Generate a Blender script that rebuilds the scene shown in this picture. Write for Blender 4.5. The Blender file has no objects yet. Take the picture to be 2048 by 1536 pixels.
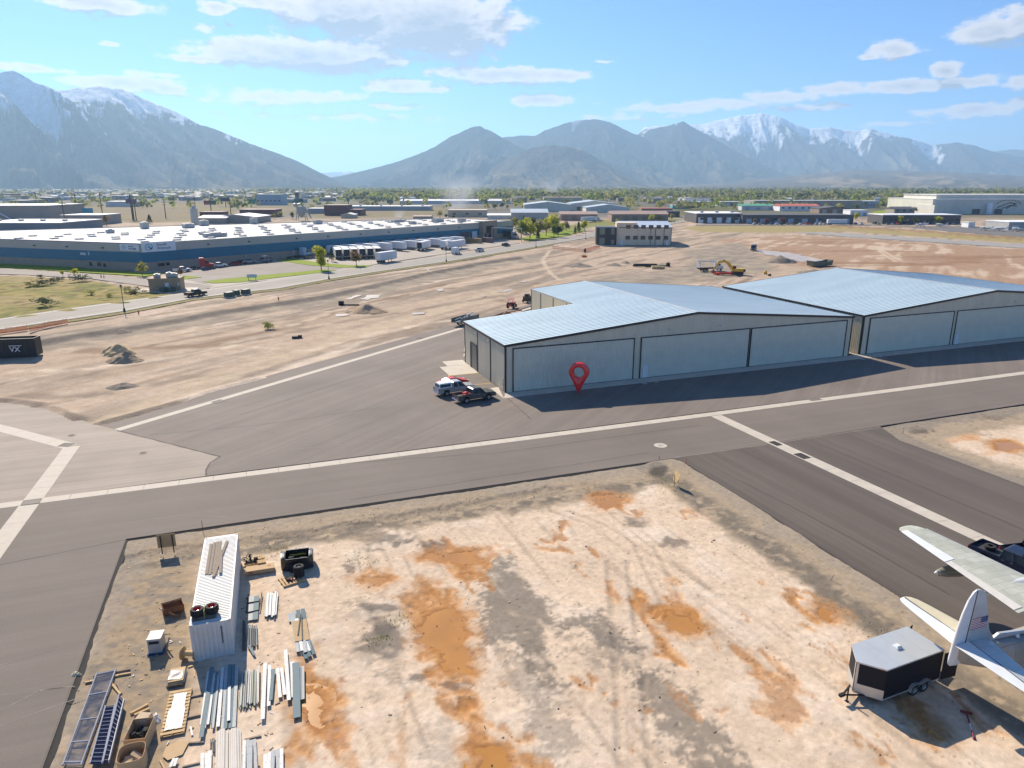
import bpy, bmesh, math, random
import numpy as np
from mathutils import Matrix, Vector
random.seed(7)
SC = bpy.context.scene
COL = SC.collection
# ---------------------------------------------------------------- camera geometry, used to survey the site
FPX, CAMH = 1420.0, 29.2
PITCH = math.atan(399/1420.0)
SP, CP = math.sin(PITCH), math.cos(PITCH)
def at(x, y, z=0.0):
    """ground position (x, y in metres) of a surveyed point seen at height z"""
    dx, dy = x-1024, y-768
    b, c = FPX*CP - SP*dy, -(FPX*SP + CP*dy)
    t = (z-CAMH)/c
    return (dx*t, b*t)
def heightat(x, y, Y):
    dx, dy = x-1024, y-768
    b, c = FPX*CP - SP*dy, -(FPX*SP + CP*dy)
    return CAMH + c*Y/b
def xat(x, y, Y):
    dx, dy = x-1024, y-768
    return dx*Y/(FPX*CP - SP*dy)
def ats(pts, z=0.0): return [at(x, y, z) for x, y in pts]

# ---------------------------------------------------------------- mesh builder
class MB:
    def __init__(s): s.v = []; s.f = []; s.m = []; s.T = None
    def add(s, vs, fs, mi=0):
        b = len(s.v)
        if s.T is not None: vs = [tuple(s.T @ Vector(p)) for p in vs]
        s.v += [tuple(p) for p in vs]
        s.f += [tuple(i+b for i in f) for f in fs]; s.m += [mi]*len(fs)
        return s
    def box(s, x0, x1, y0, y1, z0, z1, mi=0):
        v = [(x0,y0,z0),(x1,y0,z0),(x1,y1,z0),(x0,y1,z0),(x0,y0,z1),(x1,y0,z1),(x1,y1,z1),(x0,y1,z1)]
        return s.add(v, [(0,3,2,1),(4,5,6,7),(0,1,5,4),(1,2,6,5),(2,3,7,6),(3,0,4,7)], mi)
    def obox(s, c, size, rz=0, ry=0, rx=0, mi=0):
        M = Matrix.Translation(c) @ Matrix.Rotation(rz,4,'Z') @ Matrix.Rotation(ry,4,'Y') @ Matrix.Rotation(rx,4,'X')
        a, b, d = size[0]/2, size[1]/2, size[2]/2
        v = [tuple(M @ Vector(p)) for p in [(-a,-b,-d),(a,-b,-d),(a,b,-d),(-a,b,-d),(-a,-b,d),(a,-b,d),(a,b,d),(-a,b,d)]]
        return s.add(v, [(0,3,2,1),(4,5,6,7),(0,1,5,4),(1,2,6,5),(2,3,7,6),(3,0,4,7)], mi)
    def prism(s, pts, z0, z1, mi=0):
        n = len(pts)
        ar = sum(pts[i][0]*pts[(i+1)%n][1]-pts[(i+1)%n][0]*pts[i][1] for i in range(n))
        if ar < 0: pts = pts[::-1]
        v = [(x,y,z0) for x,y in pts] + [(x,y,z1) for x,y in pts]
        f = [tuple(range(n-1,-1,-1)), tuple(range(n,2*n))] + [(i,(i+1)%n,n+(i+1)%n,n+i) for i in range(n)]
        return s.add(v, f, mi)
    def sheet(s, pts, z, mi=0):
        n = len(pts)
        ar = sum(pts[i][0]*pts[(i+1)%n][1]-pts[(i+1)%n][0]*pts[i][1] for i in range(n))
        if ar < 0: pts = pts[::-1]
        return s.add([(x,y,z) for x,y in pts], [tuple(range(n))], mi)
    def ext(s, prof, y0, y1, mi=0, inset=0.0):
        """profile in (x, z) swept along y"""
        n = len(prof)
        ar = sum(prof[i][0]*prof[(i+1)%n][1]-prof[(i+1)%n][0]*prof[i][1] for i in range(n))
        if ar < 0: prof = prof[::-1]
        v = [(x,y0,z) for x,z in prof] + [(x,y1,z) for x,z in prof]
        f = [tuple(range(n)), tuple(range(2*n-1,n-1,-1))] + [((i+1)%n,i,n+i,n+(i+1)%n) for i in range(n)]
        return s.add(v, f, mi)
    def tube(s, p0, p1, r0, r1=None, n=8, mi=0, cap=True):
        r1 = r0 if r1 is None else r1
        p0, p1 = Vector(p0), Vector(p1); d = (p1-p0)
        if d.length < 1e-9: return s
        d.normalize(); a = d.orthogonal().normalized(); b = d.cross(a)
        v = []
        for p, r in ((p0,r0),(p1,r1)):
            v += [tuple(p + (a*math.cos(2*math.pi*k/n)+b*math.sin(2*math.pi*k/n))*r) for k in range(n)]
        f = [(k,(k+1)%n,n+(k+1)%n,n+k) for k in range(n)]
        if cap: f += [tuple(range(n-1,-1,-1)), tuple(range(n,2*n))]
        return s.add(v, f, mi)
    def path(s, pts, r, n=6, mi=0):
        for a, b in zip(pts[:-1], pts[1:]): s.tube(a, b, r, r, n, mi)
        return s
    def lathe(s, prof, n=20, axis='Z', mi=0, c=(0,0,0)):
        """profile of (radius, height)"""
        v = []; m = len(prof)
        for r, h in prof:
            for k in range(n):
                t = 2*math.pi*k/n; p = (r*math.cos(t), r*math.sin(t), h)
                if axis == 'Y': p = (p[0], h, p[1])
                if axis == 'X': p = (h, p[0], p[1])
                v.append((p[0]+c[0],p[1]+c[1],p[2]+c[2]))
        f = []
        for i in range(m-1):
            for k in range(n):
                q = (i*n+k, i*n+(k+1)%n, (i+1)*n+(k+1)%n, (i+1)*n+k)
                f.append(q if axis != 'Y' else q[::-1])
        return s.add(v, f, mi)
    def loft(s, rings, mi=0, cap=True):
        n = len(rings[0]); v = [p for r in rings for p in r]; f = []
        for i in range(len(rings)-1):
            for k in range(n): f.append((i*n+k, i*n+(k+1)%n, (i+1)*n+(k+1)%n, (i+1)*n+k))
        if cap: f += [tuple(range(n-1,-1,-1)), tuple(range((len(rings)-1)*n, len(rings)*n))]
        return s.add(v, f, mi)
    def frustum(s, b, t, z0, z1, mi=0):
        """b, t: (x0,x1,y0,y1) at z0 and z1"""
        v = [(b[0],b[2],z0),(b[1],b[2],z0),(b[1],b[3],z0),(b[0],b[3],z0),(t[0],t[2],z1),(t[1],t[2],z1),(t[1],t[3],z1),(t[0],t[3],z1)]
        return s.add(v, [(0,3,2,1),(4,5,6,7),(0,1,5,4),(1,2,6,5),(2,3,7,6),(3,0,4,7)], mi)
    def build(s, name, mats, parent=None, smooth=False, bevel=0, fix=True, segs=1):
        me = bpy.data.meshes.new(name)
        me.from_pydata(s.v, [], s.f)
        if not isinstance(mats, (list, tuple)): mats = [mats]
        for m in mats: me.materials.append(m)
        if len(mats) > 1: me.polygons.foreach_set('material_index', s.m)
        if bevel or fix:
            bm = bmesh.new(); bm.from_mesh(me)
            if fix: bmesh.ops.recalc_face_normals(bm, faces=bm.faces[:])
            if bevel:
                es = [e for e in bm.edges if len(e.link_faces) == 2 and e.calc_face_angle(0) > 0.5]
                bmesh.ops.bevel(bm, geom=es, offset=bevel, segments=segs, affect='EDGES', clamp_overlap=True)
            bm.to_mesh(me); bm.free()
        if smooth:
            me.polygons.foreach_set('use_smooth', [True]*len(me.polygons))
            if smooth != 'all': me.set_sharp_from_angle(angle=math.radians(38))
        me.update()
        o = bpy.data.objects.new(name, me); COL.objects.link(o)
        if parent is not None: o.parent = parent
        return o

def tag(o, label=None, cat=None, group=None, kind=None):
    if label: o['label'] = label
    if cat: o['category'] = cat
    if group: o['group'] = group
    if kind: o['kind'] = kind
    return o
def put(o, loc=(0,0,0), rz=0, s=None):
    o.location = loc; o.rotation_euler = (0,0,rz)
    if s: o.scale = (s,s,s) if not isinstance(s,(tuple,list)) else s
    return o
def empty(name, loc, rz, label, cat, group=None):
    o = bpy.data.objects.new(name, None); COL.objects.link(o); o.empty_display_size = 0.3
    o.location = loc if len(loc) == 3 else (loc[0],loc[1],0); o.rotation_euler = (0,0,rz)
    return tag(o, label, cat, group)
KIDS = {}
def copy_tree(o, parent=None):
    c = o.copy(); COL.objects.link(c)
    if parent is not None: c.parent = parent
    for ch in list(o.children): copy_tree(ch, c)
    return c

# ---------------------------------------------------------------- numpy noise
_rng = np.random.RandomState(3)
_TAB = _rng.rand(256,256)
def vnoise(x, y, seed=0):
    x = np.asarray(x, float)+seed*17.31; y = np.asarray(y, float)+seed*9.77
    ix = np.floor(x).astype(int); iy = np.floor(y).astype(int)
    fx = x-ix; fy = y-iy; fx = fx*fx*(3-2*fx); fy = fy*fy*(3-2*fy)
    a = _TAB[ix&255, iy&255]; b = _TAB[(ix+1)&255, iy&255]; c = _TAB[ix&255,(iy+1)&255]; d = _TAB[(ix+1)&255,(iy+1)&255]
    return (a*(1-fx)+b*fx)*(1-fy)+(c*(1-fx)+d*fx)*fy
def fbm(x, y, o=4, seed=0, gain=0.5):
    t = 0; amp = 1; tot = 0
    for i in range(o):
        t = t + amp*vnoise(x*2.03**i, y*2.03**i, seed+i*3); tot += amp; amp *= gain
    return t/tot
def sstep(a, b, x):
    t = np.clip((x-a)/(b-a), 0, 1); return t*t*(3-2*t)
def sd_poly(X, Y, pts):
    """signed distance to a polygon, positive inside"""
    d = np.full(X.shape, 1e18); ins = np.zeros(X.shape, bool); n = len(pts)
    for i in range(n):
        ax, ay = pts[i]; bx, by = pts[(i+1)%n]
        ex, ey = bx-ax, by-ay; wx, wy = X-ax, Y-ay
        t = np.clip((wx*ex+wy*ey)/max(ex*ex+ey*ey,1e-12), 0, 1)
        d = np.minimum(d, (wx-t*ex)**2+(wy-t*ey)**2)
        c = ((ay > Y) != (by > Y))
        if ey != 0: ins ^= c & (X < ex*(Y-ay)/ey+ax)
    d = np.sqrt(d); return np.where(ins, d, -d)
def d_line(X, Y, pts):
    d = np.full(X.shape, 1e18)
    for (ax, ay), (bx, by) in zip(pts[:-1], pts[1:]):
        ex, ey = bx-ax, by-ay; wx, wy = X-ax, Y-ay
        t = np.clip((wx*ex+wy*ey)/max(ex*ex+ey*ey,1e-12), 0, 1)
        d = np.minimum(d, (wx-t*ex)**2+(wy-t*ey)**2)
    return np.sqrt(d)
def grid_mesh(name, xs, ys, Z, C, mat, keep=None, smooth=True):
    nx, ny = len(xs), len(ys)
    X, Y = np.meshgrid(xs, ys)
    co = np.stack([X, Y, Z], -1).reshape(-1,3)
    i = np.arange(nx-1)[None,:]; j = np.arange(ny-1)[:,None]
    q = np.stack([j*nx+i, j*nx+i+1, (j+1)*nx+i+1, (j+1)*nx+i], -1).reshape(-1,4)
    if keep is not None:
        k = keep.reshape(-1); q = q[k[q].any(1)]
        used = np.unique(q); rem = -np.ones(nx*ny, int); rem[used] = np.arange(len(used))
        q = rem[q]; co = co[used]; Cf = C.reshape(-1,3)[used]
    else: Cf = C.reshape(-1,3)
    me = bpy.data.meshes.new(name)
    me.vertices.add(len(co)); me.vertices.foreach_set('co', co.astype(np.float32).ravel())
    me.loops.add(len(q)*4); me.loops.foreach_set('vertex_index', q.astype(np.int32).ravel())
    me.polygons.add(len(q)); me.polygons.foreach_set('loop_start', np.arange(0,len(q)*4,4,dtype=np.int32))
    me.polygons.foreach_set('use_smooth', np.full(len(q), bool(smooth)))
    me.update(calc_edges=True)
    a = me.color_attributes.new('Soil', 'FLOAT_COLOR', 'POINT')
    a.data.foreach_set('color', np.concatenate([Cf, np.ones((len(Cf),1))], 1).astype(np.float32).ravel())
    me.materials.append(mat)
    o = bpy.data.objects.new(name, me); COL.objects.link(o); return o
def lerp3(A, B, t): return A*(1-t[...,None]) + np.asarray(B)*t[...,None]

# ---------------------------------------------------------------- materials
MATS = {}
def M(name, col=(.5,.5,.5), rough=.6, metal=0.0, var=.10, scale=1.5, bump=0.0, bscale=20, coat=0.0, spec=.5, col2=None, stretch=None, alpha=1.0, trans=0.0):
    if name in MATS: return MATS[name]
    m = bpy.data.materials.new(name); m.use_nodes = True; nt = m.node_tree; N = nt.nodes; L = nt.links
    b = N['Principled BSDF']; b.inputs['Roughness'].default_value = rough; b.inputs['Metallic'].default_value = metal
    b.inputs['Coat Weight'].default_value = coat; b.inputs['Specular IOR Level'].default_value = spec
    b.inputs['Alpha'].default_value = alpha; b.inputs['Transmission Weight'].default_value = trans
    tc = N.new('ShaderNodeTexCoord'); src = tc.outputs['Object']
    if stretch:
        mp = N.new('ShaderNodeMapping'); mp.inputs['Scale'].default_value = stretch; L.new(src, mp.inputs[0]); src = mp.outputs[0]
    nz = N.new('ShaderNodeTexNoise'); nz.inputs['Scale'].default_value = scale; nz.inputs['Detail'].default_value = 5; nz.inputs['Roughness'].default_value = .6
    L.new(src, nz.inputs['Vector'])
    mr = N.new('ShaderNodeMapRange'); mr.inputs[1].default_value = .3; mr.inputs[2].default_value = .7
    L.new(nz.outputs['Fac'], mr.inputs[0])
    mx = N.new('ShaderNodeMix'); mx.data_type = 'RGBA'
    c2 = col2 if col2 else tuple(max(0,c*(1-var)) for c in col)
    c1 = col if col2 else tuple(min(1,c*(1+var)) for c in col)
    mx.inputs['A'].default_value = (*c2,1); mx.inputs['B'].default_value = (*c1,1)
    L.new(mr.outputs[0], mx.inputs['Factor']); L.new(mx.outputs['Result'], b.inputs['Base Color'])
    mr2 = N.new('ShaderNodeMapRange'); mr2.inputs[3].default_value = max(.03,rough*.85); mr2.inputs[4].default_value = min(1,rough*1.15)
    L.new(nz.outputs['Fac'], mr2.inputs[0]); L.new(mr2.outputs[0], b.inputs['Roughness'])
    if bump:
        n2 = N.new('ShaderNodeTexNoise'); n2.inputs['Scale'].default_value = bscale; n2.inputs['Detail'].default_value = 4; L.new(src, n2.inputs['Vector'])
        bp = N.new('ShaderNodeBump'); bp.inputs['Strength'].default_value = bump; bp.inputs['Distance'].default_value = .05
        L.new(n2.outputs['Fac'], bp.inputs['Height']); L.new(bp.outputs[0], b.inputs['Normal'])
    MATS[name] = m; return m
def soil_mat(name, s1, s2, bump=.5, dist=.05, rough=.95, amp=.25):
    m = bpy.data.materials.new(name); m.use_nodes = True; nt = m.node_tree; N = nt.nodes; L = nt.links
    b = N['Principled BSDF']; b.inputs['Roughness'].default_value = rough; b.inputs['Specular IOR Level'].default_value = .15
    at_ = N.new('ShaderNodeAttribute'); at_.attribute_name = 'Soil'
    tc = N.new('ShaderNodeTexCoord')
    a = N.new('ShaderNodeTexNoise'); a.inputs['Scale'].default_value = s1; a.inputs['Detail'].default_value = 6; a.inputs['Roughness'].default_value = .65
    c = N.new('ShaderNodeTexNoise'); c.inputs['Scale'].default_value = s2; c.inputs['Detail'].default_value = 6; c.inputs['Roughness'].default_value = .7
    L.new(tc.outputs['Object'], a.inputs['Vector']); L.new(tc.outputs['Object'], c.inputs['Vector'])
    ad = N.new('ShaderNodeMath'); ad.operation = 'ADD'; L.new(a.outputs['Fac'], ad.inputs[0]); L.new(c.outputs['Fac'], ad.inputs[1])
    mr = N.new('ShaderNodeMapRange'); mr.inputs[1].default_value = .7; mr.inputs[2].default_value = 1.3
    mr.inputs[3].default_value = 1-amp; mr.inputs[4].default_value = 1+amp; L.new(ad.outputs[0], mr.inputs[0])
    mul = N.new('ShaderNodeVectorMath'); mul.operation = 'SCALE'; L.new(at_.outputs['Color'], mul.inputs[0]); L.new(mr.outputs[0], mul.inputs['Scale'])
    L.new(mul.outputs[0], b.inputs['Base Color'])
    bp = N.new('ShaderNodeBump'); bp.inputs['Strength'].default_value = bump; bp.inputs['Distance'].default_value = dist
    L.new(ad.outputs[0], bp.inputs['Height']); L.new(bp.outputs[0], b.inputs['Normal'])
    return m
def asphalt_mat(name, col, ang, streak=.25, patch=.2):
    """paved surface with laying streaks along one direction, patches and grain"""
    m = bpy.data.materials.new(name); m.use_nodes = True; nt = m.node_tree; N = nt.nodes; L = nt.links
    b = N['Principled BSDF']; b.inputs['Roughness'].default_value = .85; b.inputs['Specular IOR Level'].default_value = .3
    tc = N.new('ShaderNodeTexCoord')
    def noise(scale, st=None, det=5, rough=.6, dist=0):
        src = tc.outputs['Object']
        if st:
            mp = N.new('ShaderNodeMapping'); mp.vector_type = 'TEXTURE'; mp.inputs['Rotation'].default_value = (0,0,ang); mp.inputs['Scale'].default_value = (st,1,1)
            L.new(src, mp.inputs[0]); src = mp.outputs[0]
        n = N.new('ShaderNodeTexNoise'); n.inputs['Scale'].default_value = scale; n.inputs['Detail'].default_value = det; n.inputs['Roughness'].default_value = rough; n.inputs['Distortion'].default_value = dist
        L.new(src, n.inputs['Vector']); return n.outputs['Fac']
    def rng(x, lo, hi, a=.3, c=.7):
        r = N.new('ShaderNodeMapRange'); r.inputs[1].default_value = a; r.inputs[2].default_value = c; r.inputs[3].default_value = lo; r.inputs[4].default_value = hi; L.new(x, r.inputs[0]); return r.outputs[0]
    def mul(x, y):
        k = N.new('ShaderNodeMath'); k.operation = 'MULTIPLY'; L.new(x, k.inputs[0]); L.new(y, k.inputs[1]); return k.outputs[0]
    f = mul(rng(noise(.45, 40), 1-streak, 1+streak), rng(noise(.08), 1-patch, 1+patch))
    f = mul(f, rng(noise(1.8, 60, 3), 1-streak*.5, 1+streak*.5))
    f = mul(f, rng(noise(9, None, 6, .75), .86, 1.14))
    sc = N.new('ShaderNodeVectorMath'); sc.operation = 'SCALE'; sc.inputs[0].default_value = col; L.new(f, sc.inputs['Scale'])
    # pale scuffs and specks
    sp = rng(noise(2.2, None, 8, .8), 0, .55, .70, .76)
    mx = N.new('ShaderNodeMix'); mx.data_type = 'RGBA'; L.new(sp, mx.inputs['Factor']); L.new(sc.outputs[0], mx.inputs['A']); mx.inputs['B'].default_value = (col[0]*1.9,col[1]*1.8,col[2]*1.6,1)
    L.new(mx.outputs['Result'], b.inputs['Base Color'])
    bp = N.new('ShaderNodeBump'); bp.inputs['Strength'].default_value = .25; bp.inputs['Distance'].default_value = .02
    L.new(noise(25, None, 4, .7), bp.inputs['Height']); L.new(bp.outputs[0], b.inputs['Normal'])
    return m
# ================================================================ SETTING
# directions of the paved lanes
def unit(a, b):
    dx, dy = b[0]-a[0], b[1]-a[1]; l = math.hypot(dx,dy); return dx/l, dy/l
S1A, S1B = at(0,1012), at(2048,745)
u1 = unit(S1A, S1B); n1 = (-u1[1], u1[0]); ANG1 = math.atan2(u1[1], u1[0])
S1A = (S1A[0]-u1[0]*40, S1A[1]-u1[1]*40); S1B = (S1B[0]+u1[0]*80, S1B[1]+u1[1]*80)
S2A, S2B = at(1424,827), at(2047,1116)
u2 = unit(S2A, S2B); S2E = (S2B[0]+u2[0]*45, S2B[1]+u2[1]*45); ANG2 = math.atan2(u2[1], u2[0])
S3A, S3B = at(234,860), at(925,656); u3 = unit(S3A, S3B); ANG3 = math.atan2(u3[1],u3[0])
def strip(a, b, w):
    u = unit(a,b); n = (-u[1]*w/2, u[0]*w/2)
    return [(a[0]-n[0],a[1]-n[1]),(b[0]-n[0],b[1]-n[1]),(b[0]+n[0],b[1]+n[1]),(a[0]+n[0],a[1]+n[1])]
def strips(name, pts, w, z, mat, gap=.03, step=3.2):
    """concrete gutter cast in bays with open joints"""
    b = MB()
    for p, q in zip(pts[:-1], pts[1:]):
        u = unit(p,q); L_ = math.dist(p,q); k = max(1,round(L_/step)); d = L_/k
        for i in range(k):
            s, e = i*d+gap/2, (i+1)*d-gap/2
            b.prism(strip((p[0]+u[0]*s,p[1]+u[1]*s),(p[0]+u[0]*e,p[1]+u[1]*e),w), -.1, z)
    o = b.build(name, mat); o['kind'] = 'structure'; return o

HANG = math.atan2(.3566264,.9342471)                      # bearing of the hangar fronts
HO = at(1011,785)
def hp(a, b):                                             # along the front, back from it
    c, s = math.cos(HANG), math.sin(HANG)
    return (HO[0]+a*c-b*s, HO[1]+a*s+b*c)

concrete = M('pale_concrete', (.52,.46,.38), .85, var=.10, scale=.8, bump=.15, bscale=8)
asp_main = asphalt_mat('dark_asphalt', (.176,.146,.123), ANG1, .075, .10)
asp_lane = asphalt_mat('taxilane_asphalt', (.116,.095,.080), ANG2, .17, .08)
asp_apron = asphalt_mat('apron_asphalt', (.185,.153,.130), ANG3, .13, .14)
asp_old = asphalt_mat('weathered_asphalt', (.325,.272,.222), ANG1, .12, .14)
lotL = ats([(252,1078)])[0]; lotR = ats([(1345,917)])[0]
lot_bl = at(85,1536); ul = unit(lotL, lot_bl); lot_bl2 = (lot_bl[0]+ul[0]*22, lot_bl[1]+ul[1]*22)
lot_br = at(2048,1345); ur = unit(at(1660,1107), lot_br); lot_br2 = (lot_br[0]+ur[0]*14, lot_br[1]+ur[1]*14)
lane_in = ats([(1345,917),(1362,922),(1400,944),(1450,975),(1540,1030),(1660,1107),(1800,1194)])+[lot_br, lot_br2]
T = lambda p, d: (p[0]+d[0], p[1]+d[1])
far_l = at(-260,1000); far_bl = (-70, 12)
jn = at(1425,828)
# taxiway between gutter and lot (south of the long gutter)
cornR = ats([(1760,852)])[0]; upR = at(2048,808); uR = unit(cornR, upR); upR2 = (upR[0]+uR[0]*70, upR[1]+uR[1]*70)
b = MB()
b.prism([S1A, S1B, upR2, cornR, at(1345,917), lotL, lot_bl2, (far_bl[0],lot_bl2[1]), (S1A[0]-10,S1A[1]-8)], -.34, 0)
tag(b.build('taxiway', asp_main), kind='structure')
b = MB(); b.prism([at(1345,917), cornR]+ats([(1800,881),(1900,917),(2048,972)])+[(66,40),(50,6)]+lane_in[::-1][:-1], -.34, -.002)
tag(b.build('taxilane', asp_lane), kind='structure')
# apron between the long gutter and the hangars, and right along the fronts
apw = strip(S3A, S3B, 5.4); s3far = (S3B[0]+u3[0]*70, S3B[1]+u3[1]*70)
b = MB(); b.prism([at(412,952), S1B, hp(220,30), hp(140,45), hp(20,60), s3far, apw[2] if False else T(s3far,(-2,1)), T(at(170,852),(0,.3)), at(234,860), at(440,913), at(420,925), at(415,938)], -.34, .002)
tag(b.build('apron', asp_apron), kind='structure')
b = MB(); b.prism([S1A, at(412,952), at(415,938), at(420,925), at(440,913), at(234,860), at(170,843), at(110,815), at(60,800), at(0,797), at(-300,800), at(-500,900)], -.34, .003)
tag(b.build('old_pavement', asp_old), kind='structure')
strips('drainage_gutter', [S1A, at(63,1003.5), jn, S1B], 1.30, .010, concrete)
strips('drainage_gutter', [T(jn,(u2[0]*.75,u2[1]*.75)), S2E], 1.6, .006, concrete)
strips('drainage_gutter', [S3A, S3B, s3far], 1.15, .012, concrete)
e4 = at(0,1088); u4 = unit(at(143,893), e4)
strips('drainage_gutter', [at(-200,810), at(0,856), at(141,893)], 1.7, .014, concrete)
strips('drainage_gutter', [at(144,893), at(66,1000)], 1.7, .016, concrete)
strips('drainage_gutter', [at(58,1010), e4, T(e4,(u4[0]*25,u4[1]*25))], 1.7, .016, concrete)
# concrete along the hangar fronts and at the side doors
b = MB(); b.prism([hp(-1.2,-2.6), hp(66.2,-2.6), hp(66.2,0), hp(-.0,0)] , -.1, .008)
b.prism([hp(67,-2.6), hp(134,-2.6), hp(134,0), hp(67,0)], -.1, .008)
b.prism([hp(66.25,-2.4), hp(66.95,-2.4), hp(66.95,38), hp(66.25,38)], -.1, .006)
b.prism([hp(-5.0,12.2), hp(-.0,12.2), hp(-.0,18.0), hp(-5.0,18.0)], -.1, .007)
b.prism([hp(-3.6,18.1), hp(-.0,18.1), hp(-.0,21.5), hp(-3.6,21.5)], -.1, .007)
b.prism([hp(-1.3,-2.6), hp(-1.21,-2.6), hp(-.02,3.0), hp(-1.3,3.0)], -.1, .0075)
tag(b.build('concrete_apron', concrete), kind='structure')
b = MB()                                                    # loading slab behind the step of the first hangar
b.prism([hp(1,24), hp(19.5,24), hp(19.5,39), hp(6,39)], -.1, .006)
tag(b.build('concrete_slab', concrete), kind='structure')
yel = M('yellow_paint', (.62,.40,.06), .7, var=.25, scale=6)
b = MB()
for p, q in ((hp(-5.2,12.1),hp(-.3,12.1)), (hp(-5.2,10.2),hp(-5.2,12.0)), (hp(-6.5,5.6),hp(-.4,5.6)), (hp(-6.5,3.8),hp(-6.5,5.5))): b.sheet(strip(p,q,.16), .0125)
tag(b.build('painted_line', yel), kind='structure')
edge_m = M('asphalt_edge', (.020,.018,.018), .9, var=.25, scale=3, bump=.3)  # near black: fresh edge asphalt plus the sloped side's shade painted in
def edging(line, side, w=.46, zb=-.17):
    b = MB(); n = len(line); o_, i_ = [], []
    for k in range(n):
        a, c = line[max(0,k-1)], line[min(n-1,k+1)]; u_ = unit(a,c); p = line[k]; q = (u_[1]*side,-u_[0]*side)
        i_.append((p[0]-q[0]*.10,p[1]-q[1]*.10,.004)); o_.append((p[0]+q[0]*w,p[1]+q[1]*w,zb))
    b.add(i_+o_,[(k,k+1,n+k+1,n+k) for k in range(n-1)]); return tag(b.build('asphalt_edge', edge_m), kind='structure')
edging([lot_bl2, lotL, at(1345,917)]+lane_in[1:], 1)
edging([T(upR2,(0,0)), cornR]+ats([(1775,866),(1800,881),(1900,917),(2048,972)]), -1, .22)
pale_j = M('pale_joint', (.26,.225,.19), .9, var=.3, scale=1.5); dark_j = M('sealed_joint', (.05,.044,.042), .85, var=.3, scale=2)
def seam(pts, w, mat, seed=0, z=.0065, amp=.06):
    W = ats(pts); o_ = []
    for a, c in zip(W[:-1], W[1:]):
        n = max(2,int(math.dist(a,c)/.8)); o_ += [(a[0]+(c[0]-a[0])*i/n, a[1]+(c[1]-a[1])*i/n) for i in range(n)]
    o_.append(W[-1]); L_, R_ = [], []
    for k in range(len(o_)):
        a, c = o_[max(0,k-1)], o_[min(len(o_)-1,k+1)]; u_ = unit(a,c); d = (float(vnoise(np.array(k*.7),np.array(seed*3.1),seed))-.5)*2*amp; ww = w*(.5+float(vnoise(np.array(k*1.3),np.array(seed*1.7),seed+3)))
        L_.append((o_[k][0]-u_[1]*(d-ww/2),o_[k][1]+u_[0]*(d-ww/2),z)); R_.append((o_[k][0]-u_[1]*(d+ww/2),o_[k][1]+u_[0]*(d+ww/2),z))
    b = MB(); b.add(L_+R_,[(k,k+1,len(o_)+k+1,len(o_)+k) for k in range(len(o_)-1)]); tag(b.build('pavement_joint', mat), kind='structure')
seam([(1348,915),(1420,905),(1560,885),(1760,855)],.10,pale_j,1); seam([(234,861),(440,913)],.22,dark_j,2,.0085); seam([(440,913),(420,925),(413,940),(412,951)],.16,dark_j,3,.0085)
seam([(445,912),(560,902),(760,880),(1000,850)],.05,pale_j,4); seam([(0,1452),(90,1420),(160,1395)],.06,pale_j,5); seam([(0,1420),(80,1380),(150,1372)],.05,pale_j,6); seam([(0,1390),(60,1385),(130,1375)],.05,pale_j,7); seam([(0,1330),(140,1290)],.04,pale_j,8)
seam([(260,1045),(360,1030),(460,1034),(560,1025)],.05,pale_j,9); seam([(1015,797),(1062,838)],.11,dark_j,10,.0085); seam([(0,1130),(200,1090),(250,1080)],.08,dark_j,11); seam([(700,1000),(1000,952),(1300,905)],.06,dark_j,12); seam([(640,930),(1000,905),(1400,850)],.06,dark_j,13)
seam([(1480,960),(1700,1075),(1900,1190)],.08,dark_j,14); seam([(1620,880),(1800,955),(2048,1060)],.08,dark_j,15); seam([(480,830),(700,760),(900,700)],.08,dark_j,16,.0085); seam([(300,870),(520,850),(760,815)],.08,dark_j,17,.0085)
# iron grates, manholes
iron = M('cast_iron', (.05,.048,.045), .8, metal=.3, var=.3, scale=8)
patch = M('dark_patch', (.055,.05,.048), .9, var=.3, scale=4)
grate_m = M('grate_grey', (.20,.175,.145), .8, var=.3, scale=8)
def grate(px, py, w, d, rz, label):
    iron = patch if 'tarred' in label else grate_m
    o = empty('drain_grate', (*at(px,py),0), rz, label, 'grate', 'drain grates in the gutters')
    f = MB()
    for s in (-1,1): f.box(-w/2,w/2,s*d/2-.04,s*d/2+.04,.012,.034); f.box(s*w/2-.04,s*w/2+.04,-d/2+.04,d/2-.04,.012,.034)
    f.build('grate_frame', iron, o)
    g = MB()
    for i in range(9): x = -w/2+.1+i*(w-.2)/8; g.box(x-.03,x+.03,-d/2+.04,d/2-.04,.017,.03)
    g.box(-w/2+.05,w/2-.05,-d/2+.05,d/2-.05,.012,.016)
    g.build('grille', iron, o)
grate(63,1004,1.5,1.1,ANG1,'dark drain grate where the long gutter crosses the left gutter')
grate(133,890,1.4,1.1,ANG1-.5,'dark drain grate at the bend of the left concrete gutter')
grate(1551,887,1.3,.8,ANG2,'tarred drain grate in the right gutter, nearer the junction')
grate(1604,912,1.5,1.0,ANG2,'tarred drain grate in the right gutter, farther from the junction')
grate(1628,798.5,1.8,1.1,ANG1,'dark drain grate in the long gutter right of the junction')
grate(437,803,1.5,1.2,ANG3,'dark drain grate on the gutter beside the excavated dirt, near its low end')
grate(841,676,1.4,1.1,ANG3,'dark drain grate on the gutter beside the dirt, near the parked flatbed')
grate(928,705,1.0,1.0,ANG3,'small drain grate near the side door of the front hangar')
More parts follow.
